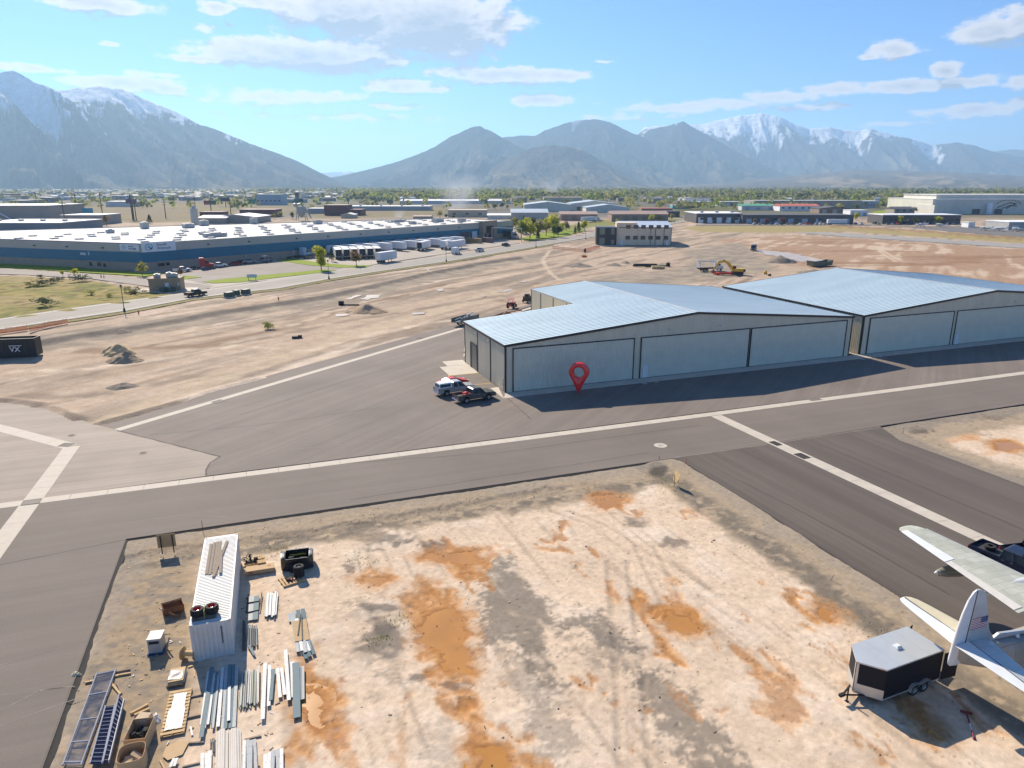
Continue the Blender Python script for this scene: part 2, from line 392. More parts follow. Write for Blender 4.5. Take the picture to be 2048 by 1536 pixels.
def manhole(px, py, r, label, m):
    o = empty('manhole', (*at(px,py),0), 0, label, 'manhole', 'manhole covers in the paving')
    k = MB(); k.lathe([(0,.018),(r,.018),(r,.003)], 28); k.build('collar', m, o)
    k = MB(); k.lathe([(0,.034),(.33,.034),(.36,.019)], 20); k.build('cover', iron if m is not concrete else M('cover_grey',(.36,.33,.29),.8,var=.3,scale=9), o)
manhole(1321,891,.75,'pale round concrete manhole collar on the dark taxiway', concrete)
manhole(286,906,.55,'round manhole cover in the worn pale pavement, nearer the dark seam', asp_old)
manhole(143,871,.55,'round manhole cover in the worn pale pavement beside the left gutter', asp_old)
for i, (px, py) in enumerate(((1289,767),(1312,763.5),(1724,718.5),(1760,714.5))):
    manhole(px,py,.4,['small manhole in the first hangar apron, left of a close pair','small manhole in the first hangar apron, right of a close pair','small manhole in front of the gap between the hangars','small manhole in front of the second hangar corner'][i], concrete)

# ---------------------------------------------------------------- soil colours
SAND = np.array((.615,.475,.345)); PALE = np.array((.66,.54,.42)); GRAV = np.array((.200,.170,.135)); TAN = np.array((.33,.25,.165))
RUST = np.array((.48,.235,.080)); RUSTD = np.array((.31,.135,.042)); DARK = np.array((.10,.085,.072)); GREY = np.array((.24,.205,.165))
def lot(name, poly, step, seed, features, edge, z0=-.13):
    P = np.array(poly); xs = np.arange(P[:,0].min()-1, P[:,0].max()+1, step); ys = np.arange(max(12,P[:,1].min()-1), P[:,1].max()+1, step)
    X, Y = np.meshgrid(xs, ys)
    sd = sd_poly(X, Y, poly)
    n1_ = fbm(X*.35, Y*.35, 5, seed); n2_ = fbm(X*1.6, Y*1.6, 4, seed+5); n3 = fbm(X*.09, Y*.09, 3, seed+9)
    C = np.empty(X.shape+(3,)); C[:] = SAND
    C = lerp3(C, PALE, sstep(.45,.7,n1_)*.8)
    C = lerp3(C, SAND*.86, sstep(.55,.75,n3)*.6)
    Z = z0 + (n1_-.5)*.10 + (n2_-.5)*.05
    # track-like scores running with the lot
    a = (X*u2[0]+Y*u2[1]); c = (-X*u2[1]+Y*u2[0])
    sc = fbm(a*.12, c*2.2, 4, seed+21)
    C = C*(1-.22*sstep(.56,.70,sc)*sstep(.4,.6,fbm(X*.12,Y*.12,3,seed+3)))[...,None]
    C = C*(1+.16*(fbm(X*3.1,Y*3.1,3,seed+2)-.5)+.12*(n2_-.5))[...,None]
    C, Z = features(X, Y, C, Z, n1_, n2_, n3)
    # gravelly margin under the paving edge
    for (w, d0, colr, k) in edge:
        m = sstep(-.4,.5, (w-sd) + (n1_-.5)*4.0 + (n2_-.5)*1.4)*k
        C = lerp3(C, colr, m)
    C = C*(1+.34*(fbm(X*4.3,Y*4.3,3,seed+51)-.5))[...,None]
    spk = vnoise(X*5.7,Y*5.7,seed+31)*vnoise(X*9.1,Y*9.1,seed+33)
    C = C*(1-.45*sstep(.62,.8,spk))[...,None]
    return grid_mesh(name, xs, ys, Z, np.clip(C,0,1), soil_mat(name+'_soil', 2.4, 14, .45, .04, amp=.17), keep=sd > -.9)
def ell(X, Y, px, py, rx, ry, jit, amp=.5, rot=0.0):
    """organic blob around a surveyed point, rx, ry in survey pixels"""
    cx, cy = at(px,py); ex = at(px+rx,py); ey = at(px,py-ry)
    ax, ay = (ex[0]-cx, ex[1]-cy), (ey[0]-cx, ey[1]-cy)
    det = ax[0]*ay[1]-ax[1]*ay[0]; wx, wy = X-cx, Y-cy
    p = (wx*ay[1]-wy*ay[0])/det; q = (ax[0]*wy-ax[1]*wx)/det
    if rot: c, s = math.cos(rot), math.sin(rot); p, q = p*c+q*s, -p*s+q*c
    return 1-np.sqrt(p*p+q*q) + (jit-.5)*2*amp
PUD = [([(1192,990),(1222,985),(1250,994),(1236,1006),(1212,1014),(1195,1008)],1),([(838,1108),(880,1103),(950,1100),(952,1120),(940,1140),(928,1143),(918,1120),(880,1116)],2),([(728,1152),(762,1147),(776,1156),(750,1166)],3),
  ([(862,1222),(905,1212),(925,1235),(932,1262),(925,1290),(935,1310),(938,1335),(905,1337),(890,1318),(868,1290),(848,1292),(846,1250)],4),([(1335,1220),(1372,1228),(1402,1248),(1370,1262),(1334,1256),(1330,1238)],6),
  ([(596,1384),(632,1380),(642,1392),(634,1425),(640,1440),(630,1466),(618,1440),(606,1416)],7),([(950,1494),(1004,1490),(1020,1530),(970,1540)],11),([(1640,1208),(1668,1220),(1664,1236),(1640,1226)],9),([(1848,1446),(1872,1444),(1880,1462),(1858,1464)],12)]
PUDR = [([(1985,884),(2020,882),(2046,892),(2030,900),(1996,896)],10)]
WATER = -.185
def soak(X, Y, C, Z, puds, j2, j4):
    """soil falls to the waterline of each puddle, with a wet darker rim and a dried pale crust beyond"""
    for pts, sd_ in puds:
        W = ats(pts); k = (Y > min(p[1] for p in W)-4) & (Y < max(p[1] for p in W)+4)
        d = np.full(X.shape,-9.); d[k] = sd_poly(X[k], Y[k], W); d = d+(j2-.5)*1.5+(j4-.5)*.8
        m = sstep(-1.1,-.15,d); Z = Z*(1-m)+(WATER-d*.09+(j4-.5)*.012)*m
        C = lerp3(C, RUSTD*1.15, sstep(-.75,-.05,d)*.8); C = lerp3(C, RUST*1.0, sstep(-1.7,-.5,d)*(1-sstep(-.5,-.1,d))*.45)
    return C, Z
def front_features(X, Y, C, Z, n1_, n2_, n3):
    jit = fbm(X*.55, Y*.55, 5, 40); j2 = fbm(X*1.3, Y*1.3, 4, 44); A2 = X*u2[0]+Y*u2[1]; C2 = -X*u2[1]+Y*u2[0]
    j4 = fbm(X*4.7,Y*4.7,3,49)
    # grey gravel tongues spread over the sand
    zz = lambda L: [(600+x*.547,880+y*.547) for x, y in L]
    for pts, k, am in ((zz([(650,455),(770,420),(835,500),(860,560),(960,640),(1000,600),(1060,605),(1130,660),(1200,760),(1100,745),(1010,690),(960,690),(880,700),(870,730),(930,860),(890,880),(850,800),(760,720),(680,730),(640,700),(690,600),(640,560)]),.95,2.2),
            (zz([(960,700),(1060,690),(1200,770),(1240,830),(1120,830),(1000,770)]),.55,4.0),(zz([(690,730),(860,800),(930,960),(990,1190),(940,1210),(860,1000),(740,860)]),.55,4.2),
            (zz([(1230,850),(1340,850),(1470,930),(1560,1080),(1620,1240),(1420,1240),(1300,1000)]),.9,2.6),(zz([(270,560),(400,560),(420,700),(380,860),(260,900),(250,700)]),.34,5.0),(zz([(60,640),(230,640),(330,900),(180,960)]),.22,5.0),(zz([(470,980),(560,1000),(620,1200),(480,1200)]),.3,4.0),(zz([(330,370),(400,380),(480,360),(640,400),(520,380),(420,400)]),.6,2.0)):
        d = sd_poly(X, Y, ats(pts)); q = fbm(A2*.30, C2*1.5, 4, 73); C = lerp3(C, GRAV*1.0, sstep(-.5,.6, d+(jit-.5)*am*1.3+(j2-.5)*am*.9+(j4-.5)*am*.9)*sstep(.24,.50,q*.6+j2*.4+.08)*k*.9)
    # wheel ruts
    for pts in ([(1235,1120),(1250,1250),(1262,1400),(1270,1536)],[(1290,1090),(1345,1200),(1420,1290)],[(1120,1020),(1200,1050),(1290,1110)],[(1300,1110),(1500,1240),(1620,1330)]):
        L_ = ats(pts)
        for o in (-.8,.8):
            d = d_line(X+o, Y, L_); m = sstep(.34,.1,d)*sstep(.35,.6,fbm(X*.9,Y*.9,3,13)+.1); Z = Z-.05*m+.03*sstep(.5,.35,d)*sstep(.2,.35,d); C = C*(1-.16*m)[...,None]
    j3 = fbm(A2*1.6, C2*4.2, 4, 47); j4 = fbm(X*5.1,Y*5.1,3,49); jm = jit*.45+j2*.30+j3*.15+j4*.10; jn = j2*.4+j3*.4+j4*.2
    wa = (fbm(A2*.16,C2*.55,3,201)-.5)*9+(fbm(A2*.5,C2*1.5,3,203)-.5)*3.4; wb = (fbm(X*.45,Y*.45,3,207)-.5)*3.4; Xw = X+u2[0]*wa-u2[1]*wb; Yw = Y+u2[1]*wa+u2[0]*wb
    # rust-coloured stains: x, y, rx, ry, strength
    for px, py, rx, ry, k in ((1218,998,55,18,.9),(925,1108,95,24,1),(930,1140,30,26,1),(750,1157,36,16,.9),(888,1265,66,95,1.0),(860,1205,52,30,.9),(900,1320,62,60,.8),(840,1170,40,20,.6),
            (1125,1066,40,12,.9),(1115,1100,26,14,.9),(1235,1190,34,26,.8),(1350,1220,60,46,.9),(1360,1245,66,44,1),(1310,1255,40,34,.8),(1295,1285,18,16,.9),(1625,1205,58,36,.9),(1640,1225,30,18,.9),(1580,1400,55,50,.8),
            (1460,1320,30,12,.9),(1530,1370,26,22,.8),(1720,1470,32,20,.7),(1460,1415,26,14,.6),(1380,1390,30,26,.6),(1180,1370,34,26,.8),(955,1440,26,20,.8),(930,1390,26,26,1),(945,1440,42,54,1),(975,1500,56,50,1),
            (1030,1490,28,30,.8),(1020,1420,24,20,.7),(620,1430,80,96,1),(630,1370,60,54,1),(600,1320,44,40,.6),(640,1500,90,50,.9),(820,1420,40,36,.4),(1130,1168,10,6,.9),(1180,1140,14,7,.7),(1410,1030,30,12,.4),(1375,1030,22,8,.6),
            (1700,1360,24,40,.6),(1680,1310,20,20,.6),(1850,1440,48,32,1),(1800,1405,36,16,.8),(1900,1390,30,18,.7),(790,1475,30,30,.4),(1260,1415,12,8,.7),(1600,1265,14,6,.7),(1505,1245,22,8,.5),(1300,1440,26,18,.5),(1290,1530,30,24,.6),
            (1930,1400,40,22,.6),(1760,1240,26,14,.4),(1450,1110,14,6,.5),(1560,1060,16,6,.4)):
        e = ell(Xw, Yw, px, py, rx*.98, ry*.98, jm, .9); e2 = ell(Xw, Yw, px, py, rx*.8, ry*.8, jn, 1.15)
        C = lerp3(C, RUST*1.12, sstep(-.06,.30,e)*k*.54); C = lerp3(C, RUSTD, sstep(.05,.42,e2)*k*.60)
        Z = Z-.06*sstep(0,.6,e)*k
    # crusted pale rims round the wet strip at the steel
    e = ell(X, Y, 640, 1420, 66, 80, j2, .8); C = lerp3(C, np.array((.42,.25,.17)), sstep(.1,.5,e)*sstep(.5,.62,fbm(X*2.2,Y*2.2,3,81)))
    # dark churned spots
    for px, py, rx, ry in ((700,1133,16,12),(755,1240,26,20),(770,1210,40,9),(765,1275,40,30),(838,1352,14,6),(900,1366,40,10),(1270,1045,26,10),(1345,1085,20,14),(770,1075,50,14),(860,1090,30,12)):
        e = ell(X, Y, px, py, rx*1.3, ry*1.3, j2, .9); C = lerp3(C, DARK*1.3, sstep(0,.5,e)*.7)
    # the churned yard by the container is browner, the margin along the taxiway lies a step higher
    d = sd_poly(X, Y, ats([(240,1085),(420,1060),(395,1330),(330,1560),(60,1560)])); C = lerp3(C, TAN*1.0, sstep(-1.5,1.2,d+(jit-.5)*3.5))
    C = lerp3(C, GRAV*1.12, sstep(.1,.9,d+(jit-.5)*2)*sstep(.5,.62,fbm(X*1.1+Y*.4,Y*1.9,5,61))*.8)
    bl = ats([(250,1115),(480,1085),(640,1062),(780,1036),(900,1014),(1040,990),(1130,975)])
    d = d_line(X, Y, bl); side = (X*n1[0]+Y*n1[1]) 
    C = lerp3(C, GRAV*.72, sstep(1.0,.2,d+(j2-.5)*2.2)*.75); Z = Z-.16*sstep(1.3,.2,d+(j2-.5)*1.2)
    return C, Z
lotpoly = [lotL, at(1345,917)]+lane_in[1:]+[lot_bl2]
# margins differ: along the taxiway and along the taxilane
front_edge = [(1.6,0,GRAV*1.5,.6)]
def front_features2(X, Y, C, Z, n1_, n2_, n3):
    C, Z = front_features(X, Y, C, Z, n1_, n2_, n3)
    jit = fbm(X*.5,Y*.5,5,90); j9 = fbm(X*1.4,Y*1.4,4,93); KHAKI = np.array((.335,.262,.180))
    d = d_line(X, Y, [lotL, at(1345,917)])
    C = lerp3(C, KHAKI, sstep(.6,-.6,d-6.2+(jit-.5)*3.5)*.92); C = lerp3(C, GRAV*.78, sstep(1.6,.3,abs(d-4.7+(jit-.5)*2.2))*sstep(.3,.55,j9)*.85)
    d = d_line(X, Y, lane_in); C = lerp3(C, KHAKI*1.03, sstep(.5,-.5,d-5.6+(jit-.5)*3.0)*.92); C = lerp3(C, GRAV*.80, sstep(1.9,.5,abs(d-4.0+(jit-.5)*1.2))*sstep(.25,.5,j9)*.85)
    C = lerp3(C, DARK*.9, sstep(.1,.5,ell(X,Y,1312,935,26,18,jit,.5))*.9)
    Z = Z+.10*sstep(4.2,2.6,d)
    C, Z = soak(X, Y, C, Z, PUD, fbm(X*1.3,Y*1.3,4,44), fbm(X*4.7,Y*4.7,3,49))
    return C, Z
tag(lot('dirt_lot', lotpoly, .16, 11, front_features2, front_edge), kind='structure')
rl = [cornR]+ats([(1772,868),(1800,881),(1900,917),(2048,972)])+[(66,50),(150,60),(150,140),upR2]
def right_features(X, Y, C, Z, n1_, n2_, n3):
    jit = fbm(X*.5, Y*.5, 5, 50); j2 = fbm(X*1.2,Y*1.2,4,55)
    for px, py, rx, ry, k in ((1940,872,36,9,.8),(2010,888,44,16,1),(1900,880,24,8,.6),(1985,905,22,6,.5)):
        e = ell(X,Y,px,py,rx,ry,jit,.6); C = lerp3(C, RUST*1.05, sstep(-.1,.5,e)*k*.8)
    d = d_line(X,Y,[cornR,upR2]); C = lerp3(C, np.array((.335,.262,.180)), sstep(.6,-.6,d-6+(jit-.5)*3.4)*.9)
    d2 = d_line(X,Y,rl[0:5]); C = lerp3(C, np.array((.34,.27,.19)), sstep(.6,-.6,d2-4.4+(jit-.5)*2.6)*.9)
    C = lerp3(C, DARK, sstep(0,.5,ell(X,Y,1835,858,34,10,j2,.6))*.8); C = lerp3(C, DARK, sstep(0,.5,ell(X,Y,1850,838,50,7,j2,.8))*.7); C = lerp3(C, DARK*1.3, sstep(0,.5,ell(X,Y,1990,832,50,7,j2,.8))*.6)
    C, Z = soak(X, Y, C, Z, PUDR, j2, fbm(X*2.7,Y*2.7,3,49))
    return C, Z
tag(lot('dirt_lot', rl, .3, 17, right_features, [(2.2,0,GREY,.8)]), kind='structure')
# muddy water lying in the lot
mud = M('muddy_water', (.44,.20,.038), .22, var=.10, scale=.35, spec=.5)
def puddle(pts, seed, z=-.185, n=90, amp=.35):
    W = ats(pts); cx = sum(p[0] for p in W)/len(W); cy = sum(p[1] for p in W)/len(W); r = random.Random(seed)
    out = []; m = len(W)
    for i in range(m):
        a, c = W[i], W[(i+1)%m]; k = max(2,n//m)
        for j in range(k):
            t = j/k; x, y = a[0]+(c[0]-a[0])*t, a[1]+(c[1]-a[1])*t
            nn = (float(vnoise(np.array(x*1.3),np.array(y*1.3),seed))-.5)*amp*2+(float(vnoise(np.array(x*4.),np.array(y*4.),seed+1))-.5)*amp*.7
            d = math.hypot(x-cx,y-cy); nn += 1.0; out.append((x+(x-cx)/d*nn, y+(y-cy)/d*nn))
    b = MB(); b.sheet(out, z); return tag(b.build('muddy_puddle', mud, fix=False), kind='structure')
for q, sd_ in PUD+PUDR: puddle(q, sd_)

# ---------------------------------------------------------------- the ground sheet
def spaced(lo, hi, step, end, growth=1.09):
    v = list(np.arange(lo, hi, step)); s = step
    while v[-1] < end: s *= growth; v.append(v[-1]+s)
    s = step; w = []; x = lo
    while x > -end: s *= growth; x -= s; w.append(x)
    return np.array(w[::-1]+v)
gx = spaced(-175, 330, .85, 26000); gy = spaced(84, 300, .8, 10)
s = .8; ylist = list(np.arange(70,300,.8)); 
while ylist[-1] < 26000: s *= 1.012 if ylist[-1] < 900 else 1.08; ylist.append(ylist[-1]+s)
s = .8; y0 = 70
while y0 > -6000: s *= 1.4; y0 -= s; ylist.insert(0, y0)
gy = np.array(ylist)
X, Y = np.meshgrid(gx, gy)
ud = unit(at(0,700), at(1060,517)); A_ = X*ud[0]+Y*ud[1]; B_ = -X*ud[1]+Y*ud[0]
nA = fbm(X*.05, Y*.05, 5, 1); nB = fbm(X*.3, Y*.3, 5, 2); nC = fbm(A_*.025, B_*.28, 5, 4); nD = fbm(A_*.08, B_*.9, 4, 6); nE = fbm(X*.012,Y*.012,4,8)
near = sstep(1300,500,Y)*sstep(600,300,abs(X-60))
DIRT = np.array((.43,.325,.235)); DIRTL = np.array((.60,.48,.37)); DIRTD = np.array((.205,.165,.125)); REDD = np.array((.27,.165,.095))
C = np.empty(X.shape+(3,)); C[:] = DIRT
C = lerp3(C, DIRTL, sstep(.47,.66,nA*.5+nC*.5)); C = lerp3(C, DIRTD, sstep(.50,.62,nC)*.8); C = lerp3(C, REDD, sstep(.60,.70,nD*.6+nA*.4)*.6)
C = C*(1+.22*(nB-.5))[...,None]
Z = np.full(X.shape, -.16)+ (nB-.5)*.22*near + (nD-.5)*.16*near
def region(pts, colr, soft=4., amp=6., k=1.0, jit=None, tex=.0):
    global C
    j = nB if jit is None else jit
    m = sstep(-soft, soft, sd_poly(X, Y, ats(pts)) + (j-.5)*2*amp)*k
    c = np.asarray(colr)
    if c.ndim == 1: c = np.broadcast_to(c, C.shape)
    C = C*(1-m[...,None]) + c*m[...,None]; return m
# the valley floor in the distance: fields, dry grass, built-up grey
far = sstep(560,760,Y+.0*X)
fm = fbm(X*.0045, Y*.0022, 5, 12); fn = fbm(X*.02, Y*.008, 4, 14)
FG = np.array((.13,.125,.05)); FD = np.array((.150,.130,.090)); FU = np.array((.125,.12,.108))
cf = np.empty(C.shape); cf[:] = FD; cf = lerp3(cf, FG, sstep(.38,.52,fm)); cf = lerp3(cf, FU, sstep(.5,.62,fn)*.8); cf = cf*(1+.3*(fn-.5))[...,None]
C = C*(1-far[...,None])+cf*far[...,None]
GRASS = np.empty(C.shape); GRASS[:] = (.30,.235,.075); GRASS = lerp3(GRASS, (.20,.19,.05), sstep(.45,.62,nB)); GRASS = lerp3(GRASS, (.36,.27,.13), sstep(.5,.65,nA)*.6)
DRY = np.empty(C.shape); DRY[:] = (.19,.150,.085); DRY = lerp3(DRY, (.21,.17,.07), sstep(.45,.6,fn))
region([(135,438),(140,412),(330,405),(560,408),(600,418),(520,436),(300,446)], DRY, 14, 10)
region([(640,424),(860,412),(900,418),(860,432),(640,436)], DRY, 10, 8)
region([(1365,456),(1392,451),(1720,452),(1700,457),(1850,467),(2048,480),(2300,495),(2300,500),(2048,486),(1850,473),(1690,462),(1560,465),(1400,463)], np.array((.33,.265,.115)), 4, 5)
region([(1090,458),(1200,440),(1330,436),(1380,440),(1340,448),(1190,452),(1100,478)], (.20,.20,.055), 4, 4)
region([(-80,560),(0,551),(60,553),(180,560),(270,578),(345,588),(388,582),(395,588),(300,602),(150,622),(0,642),(-300,690),(-300,580)], GRASS, 1.5, 2.0)
m_meadow = sstep(-1.5,1.5,sd_poly(X,Y,ats([(-80,560),(0,551),(60,553),(180,560),(270,578),(345,588),(388,582),(300,602),(150,622),(0,642),(-300,690),(-300,580)])))
Z = Z + m_meadow*(fbm(X*.25,Y*.25,4,19)-.4)*.9
C = C*(1-m_meadow*.5*sstep(.55,.75,fbm(X*.5,Y*.5,4,23)))[...,None]
# reddish bare field beyond the hangars
RED = np.empty(C.shape); RED[:] = (.36,.235,.15); RED = lerp3(RED, (.52,.40,.29), sstep(.50,.64,nC*.5+nA*.5)); RED = lerp3(RED, (.27,.16,.09), sstep(.53,.64,fbm(X*.02,Y*.07,5,31))*.8)
region([(1430,478),(1600,470),(2048,498),(2400,520),(2400,640),(1700,560),(1560,520)], RED, 6, 8)
GR = np.empty(C.shape); GR[:] = (.245,.205,.16); GR = lerp3(GR, (.33,.27,.20), sstep(.45,.6,nB))
region([(1360,500),(1480,484),(1520,510),(1560,540),(1500,548),(1440,560),(1280,576),(1100,600),(1060,580),(1200,552),(1360,536),(1385,520)], GR, 3, 5, .9)
# the graded haul road and the bank along it with its painted shadow line
region([(-60,800),(0,760),(230,700),(520,640),(800,600),(1000,572),(1040,590),(900,632),(640,700),(430,760),(260,838),(120,815)], DIRT*1.05, 2, 3, .5)
for pts, w, colr, k in (([(0,700),(140,676),(280,655),(430,632),(600,604),(760,575),(860,551),(960,534),(1060,516)], 7.5, GR, .85),
        ([(210,850),(330,795),(430,758),(560,715),(700,672),(820,637),(930,604),(1010,580)], 2.6, np.array((.47,.37,.26)), .85),
        ([(300,842),(420,806),(520,775),(640,738),(760,700),(900,655),(1000,622)], 2.2, np.array((.20,.165,.13)), .75),
        ([(170,700),(400,690),(560,655),(700,615),(900,565)], 1.6, np.array((.22,.14,.085)), .75),
        ([(300,690),(560,640),(800,590),(1000,562)], .7, np.array((.20,.15,.105)), .7),([(120,760),(400,700),(700,640),(1000,590)], .6, np.array((.19,.145,.105)), .65),([(470,690),(620,700),(760,662),(900,640)], .5, np.array((.62,.50,.38)), .7),([(1080,560),(1250,540),(1400,530),(1520,512)], .8, np.array((.20,.16,.12)), .6),([(560,655),(740,600),(900,570),(1040,545)], .6, np.array((.60,.48,.36)), .7),([(40,740),(180,735),(330,715),(470,690)], .7, np.array((.62,.50,.38)), .7),([(0,790),(170,790),(300,770),(430,735)], .6, np.array((.19,.15,.11)), .6),
        ([(1180,520),(1300,505),(1420,495)], .8, np.array((.58,.46,.34)), .6),([(1000,600),(1080,560),(1150,520),(1180,500)], .9, np.array((.22,.165,.115)), .6)):
    L_ = ats(pts); d = d_line(X, Y, L_); m = sstep(1.0,-1.0,d-w+(nB-.5)*5)*k
    c = np.broadcast_to(np.asarray(colr), C.shape); C = C*(1-m[...,None])+c*m[...,None]
for pts, w, h in (([(-40,705),(60,690),(150,674),(300,652),(430,628),(560,608),(640,596),(760,570),(860,547),(960,528),(1040,516)], 2.6, .8), ([(205,846),(330,812),(420,782),(520,756)], 1.2, .5), ([(-60,795),(0,800),(60,806),(110,818),(160,838)], 1.3, .5), ([(1100,470),(1180,458)],1.5,.3)):
    d = d_line(X, Y, ats(pts)); m = sstep(w, 0, d+(nB-.5)*1.2); Z = Z + h*m; C = lerp3(C, np.array((.16,.13,.105)), m*.75)  # raised bank; the berm's shadow edge is also darkened in the soil colour
# the long scrape of pale wet mud below the hangar gutter, wheel tracks on the field
m = sstep(-1,1.5,sd_poly(X,Y,ats([(330,800),(390,782),(470,765),(640,710),(740,676),(700,700),(600,735),(480,785),(420,800),(350,808)]))+(nB-.5)*3); C = lerp3(C, np.array((.62,.50,.39)), m)
for pts in ([(1765,492),(1765,500),(1790,515),(1800,520)],[(1758,494),(1760,503),(1782,517),(1792,522)],[(1100,500),(1085,520),(1100,545),(1120,560)],[(300,600),(301,600)]):
    d = d_line(X,Y,ats(pts)); C = lerp3(C, np.array((.55,.43,.31)), sstep(1.1,.4,d)*.8)
# steep spoil along the runway
d = d_line(X, Y, ats([(1665,454.5),(1740,459),(1850,466),(1950,474),(2048,480),(2300,500)])); m = sstep(8,2,d+(nB-.5)*8); C = lerp3(C, np.array((.28,.18,.10)), m*.9); Z = Z+m*(1.2+1.6*(nB-.3))
Z = np.where((Y < 79) | (sd_poly(X,Y,[(44,86),(150,140),(260,170),(260,20),(44,20)]) > 0) & (sd_poly(X,Y,rl) > -4), -.9, Z)
tag(grid_mesh('ground', gx, gy, Z, np.clip(C,0,1), soil_mat('ground_soil', .35, 2.6, .7, .18, amp=.22)), kind='structure')

# ---------------------------------------------------------------- spoil heaps
def heap(px, py, wpx, hpx, dep, colr, label, seed, skew=.5, n=46):
    cx, cy = at(px, py); k = math.hypot(cx,cy,CAMH)/FPX; w = wpx*k/2; h = hpx*k*.72
    xs = np.linspace(-1.25,1.25,n); X_, Y_ = np.meshgrid(xs, xs)
    ax = (skew-.5)*1.2
    r = np.sqrt((X_-ax*(1-np.abs(Y_))*.6)**2+Y_**2); r = np.sqrt(X_**2+Y_**2)+ (fbm(X_*2+seed,Y_*2,4,seed)-.5)*.5
    z = h*np.clip(1-r,0,1)**.9*(1+.5*(fbm(X_*3,Y_*3,4,seed+4)-.5)) - .25
    z = np.where(r > 1.0, -.30, z)
    Cc = np.empty(X_.shape+(3,)); Cc[:] = colr; Cc = Cc*(1+.35*(fbm(X_*4,Y_*4,4,seed+7)-.5))[...,None]
    o = grid_mesh('dirt_heap', xs, xs, z, Cc, SOILH); 
    co = np.empty(len(o.data.vertices)*3, np.float32); o.data.vertices.foreach_get('co', co); co = co.reshape(-1,3); co[:,0] *= w; co[:,1] *= dep; o.data.vertices.foreach_set('co', co.ravel()); o.data.update()
    o.location = (cx, cy, 0); return tag(o, label, 'dirt heap', 'spoil heaps on the building site')
SOILH = soil_mat('heap_soil', 1.2, 6, .8, .15)
HT = (.62,.45,.25); HG = (.25,.21,.165); HB = (.42,.31,.205)
heap(236,706,62,25,2.6,HT,'yellowish sand heap on the dirt, near the dark container',1)
heap(251,720,66,25,2.6,HB,'brown soil heap just below the yellowish sand heap',2)
heap(243,772,56,11,2.2,HG,'low grey gravel heap left of the haul road',3)
heap(735,622,90,22,4.2,HB,'long brown soil heap in the middle of the bare site',4)
heap(247,662,40,8,2.4,HG,'small dark heap beside the graded bank, above the sand heap',5)
heap(1155,531,62,9,6,HG,'grey gravel heap on the bare ground, before the orange fence',6)
heap(1228,530,34,7,4,HG,'grey gravel heap, left of a pair below the tan building',7)
heap(1250,525,20,7,4,HG,'small grey gravel heap, right of a pair below the tan building',8)
heap(1560,523,62,16,7,HG,'dark gravel heap in front of the pale wet strip',9)
heap(1625,545,56,9,5,HG,'dark gravel heap just behind the second hangar roof',10)
heap(1005,520,10,3,2,HB,'tiny soil heap far left of the gravel heaps',11)
heap(1400,578,30,5,3,HB,'low soil heap behind the first hangar roof',12)

# ---------------------------------------------------------------- road, yards, lawns
road_m = asphalt_mat('road_asphalt', (.285,.26,.225), math.atan2(*unit(at(0,648),at(900,517))[::-1]), .12, .08)
lot_m = asphalt_mat('parking_asphalt', (.22,.19,.168), 1.0, .10, .15)
yard_m = asphalt_mat('yard_concrete', (.36,.315,.26), .7, .10, .12)
low = [(-320,715),(0,660),(127,640.5),(254,621.5),(381,597.5),(482,585),(558,577),(659,558),(760,542.5),(898,522.5),(1012,503.5),(1101,488.5),(1193,472.5),(1300,454.5),(1385,441.5),(1480,430)]
up = [(-320,686),(0,637),(127,618),(241,602.5),(368,586),(419,577.5),(520,563),(608,549),(748,530),(898,509),(1048,487),(1114,476),(1193,464),(1300,449),(1380,438),(1470,428)]
def ribbon(name, lo, hi, z, mat):
    b = MB(); b.add([(*p,z) for p in lo]+[(*p,z) for p in hi], [(i,i+1,len(lo)+i+1,len(lo)+i) for i in range(len(lo)-1)]); return tag(b.build(name, mat), kind='structure')
LO, UP = ats(low), ats(up)
ribbon('road', LO, UP, .02, road_m)
mixp = lambda t: [(a[0]*(1-t)+c[0]*t, a[1]*(1-t)+c[1]*t) for a, c in zip(LO, UP)]
ribbon('road_line', mixp(.09), mixp(.11), .030, M('road_paint', (.6,.57,.5), .7, var=.2)); ribbon('road_line', mixp(.90), mixp(.92), .030, MATS['road_paint'])
def grass_mat(name, c1, c2):
    m = M(name, c1, .95, col2=c2, scale=.5, bump=.6, bscale=6, spec=.1); return m
lawn_m = grass_mat('lawn_green', (.26,.32,.03), (.17,.23,.018))
verge_m = grass_mat('verge_green', (.17,.165,.05), (.27,.22,.11))
def lawn(pts, z=.05): b = MB(); b.prism(ats(pts), -.2, z); return tag(b.build('lawn', lawn_m), kind='structure')
def kerbed(name, pts, z, mat): b = MB(); b.prism(ats(pts), -.25, z); return tag(b.build(name, mat), kind='structure')
ribbon('grass_verge', [ (p[0]+1.9,p[1]-3.0) for p in LO[:12]], [(p[0]+.25,p[1]-.4) for p in LO[:12]], -.02, verge_m)
kerbed('yard', [(640,548),(700,537),(760,527),(900,506),(1010,490),(1040,486),(1000,474),(900,470),(700,488),(560,520),(360,545),(330,560),(420,577),(520,562)], .012, yard_m)
kerbed('parking_lot', [(364,541),(480,527),(548,523),(690,537),(640,544),(520,553),(408,564),(425,572),(360,556)], .018, lot_m)
kerbed('driveway', [(-60,536),(0,536.5),(80,541),(200,549),(330,561),(404,569),(425,573),(408,580),(300,573),(180,557),(60,550),(0,548),(-60,548)], .016, lot_m)
lawn([(-60,524),(0,525),(150,535),(285,546),(330,546),(290,553),(200,547),(90,540),(-60,531)], .10)
lawn([(341,556),(372,552),(404,555),(360,560)], .12)
lawn([(407,564),(425,561),(520,551),(600,544),(640,539.5),(673,541),(640,546),(560,555),(480,565),(425,567)], .12)
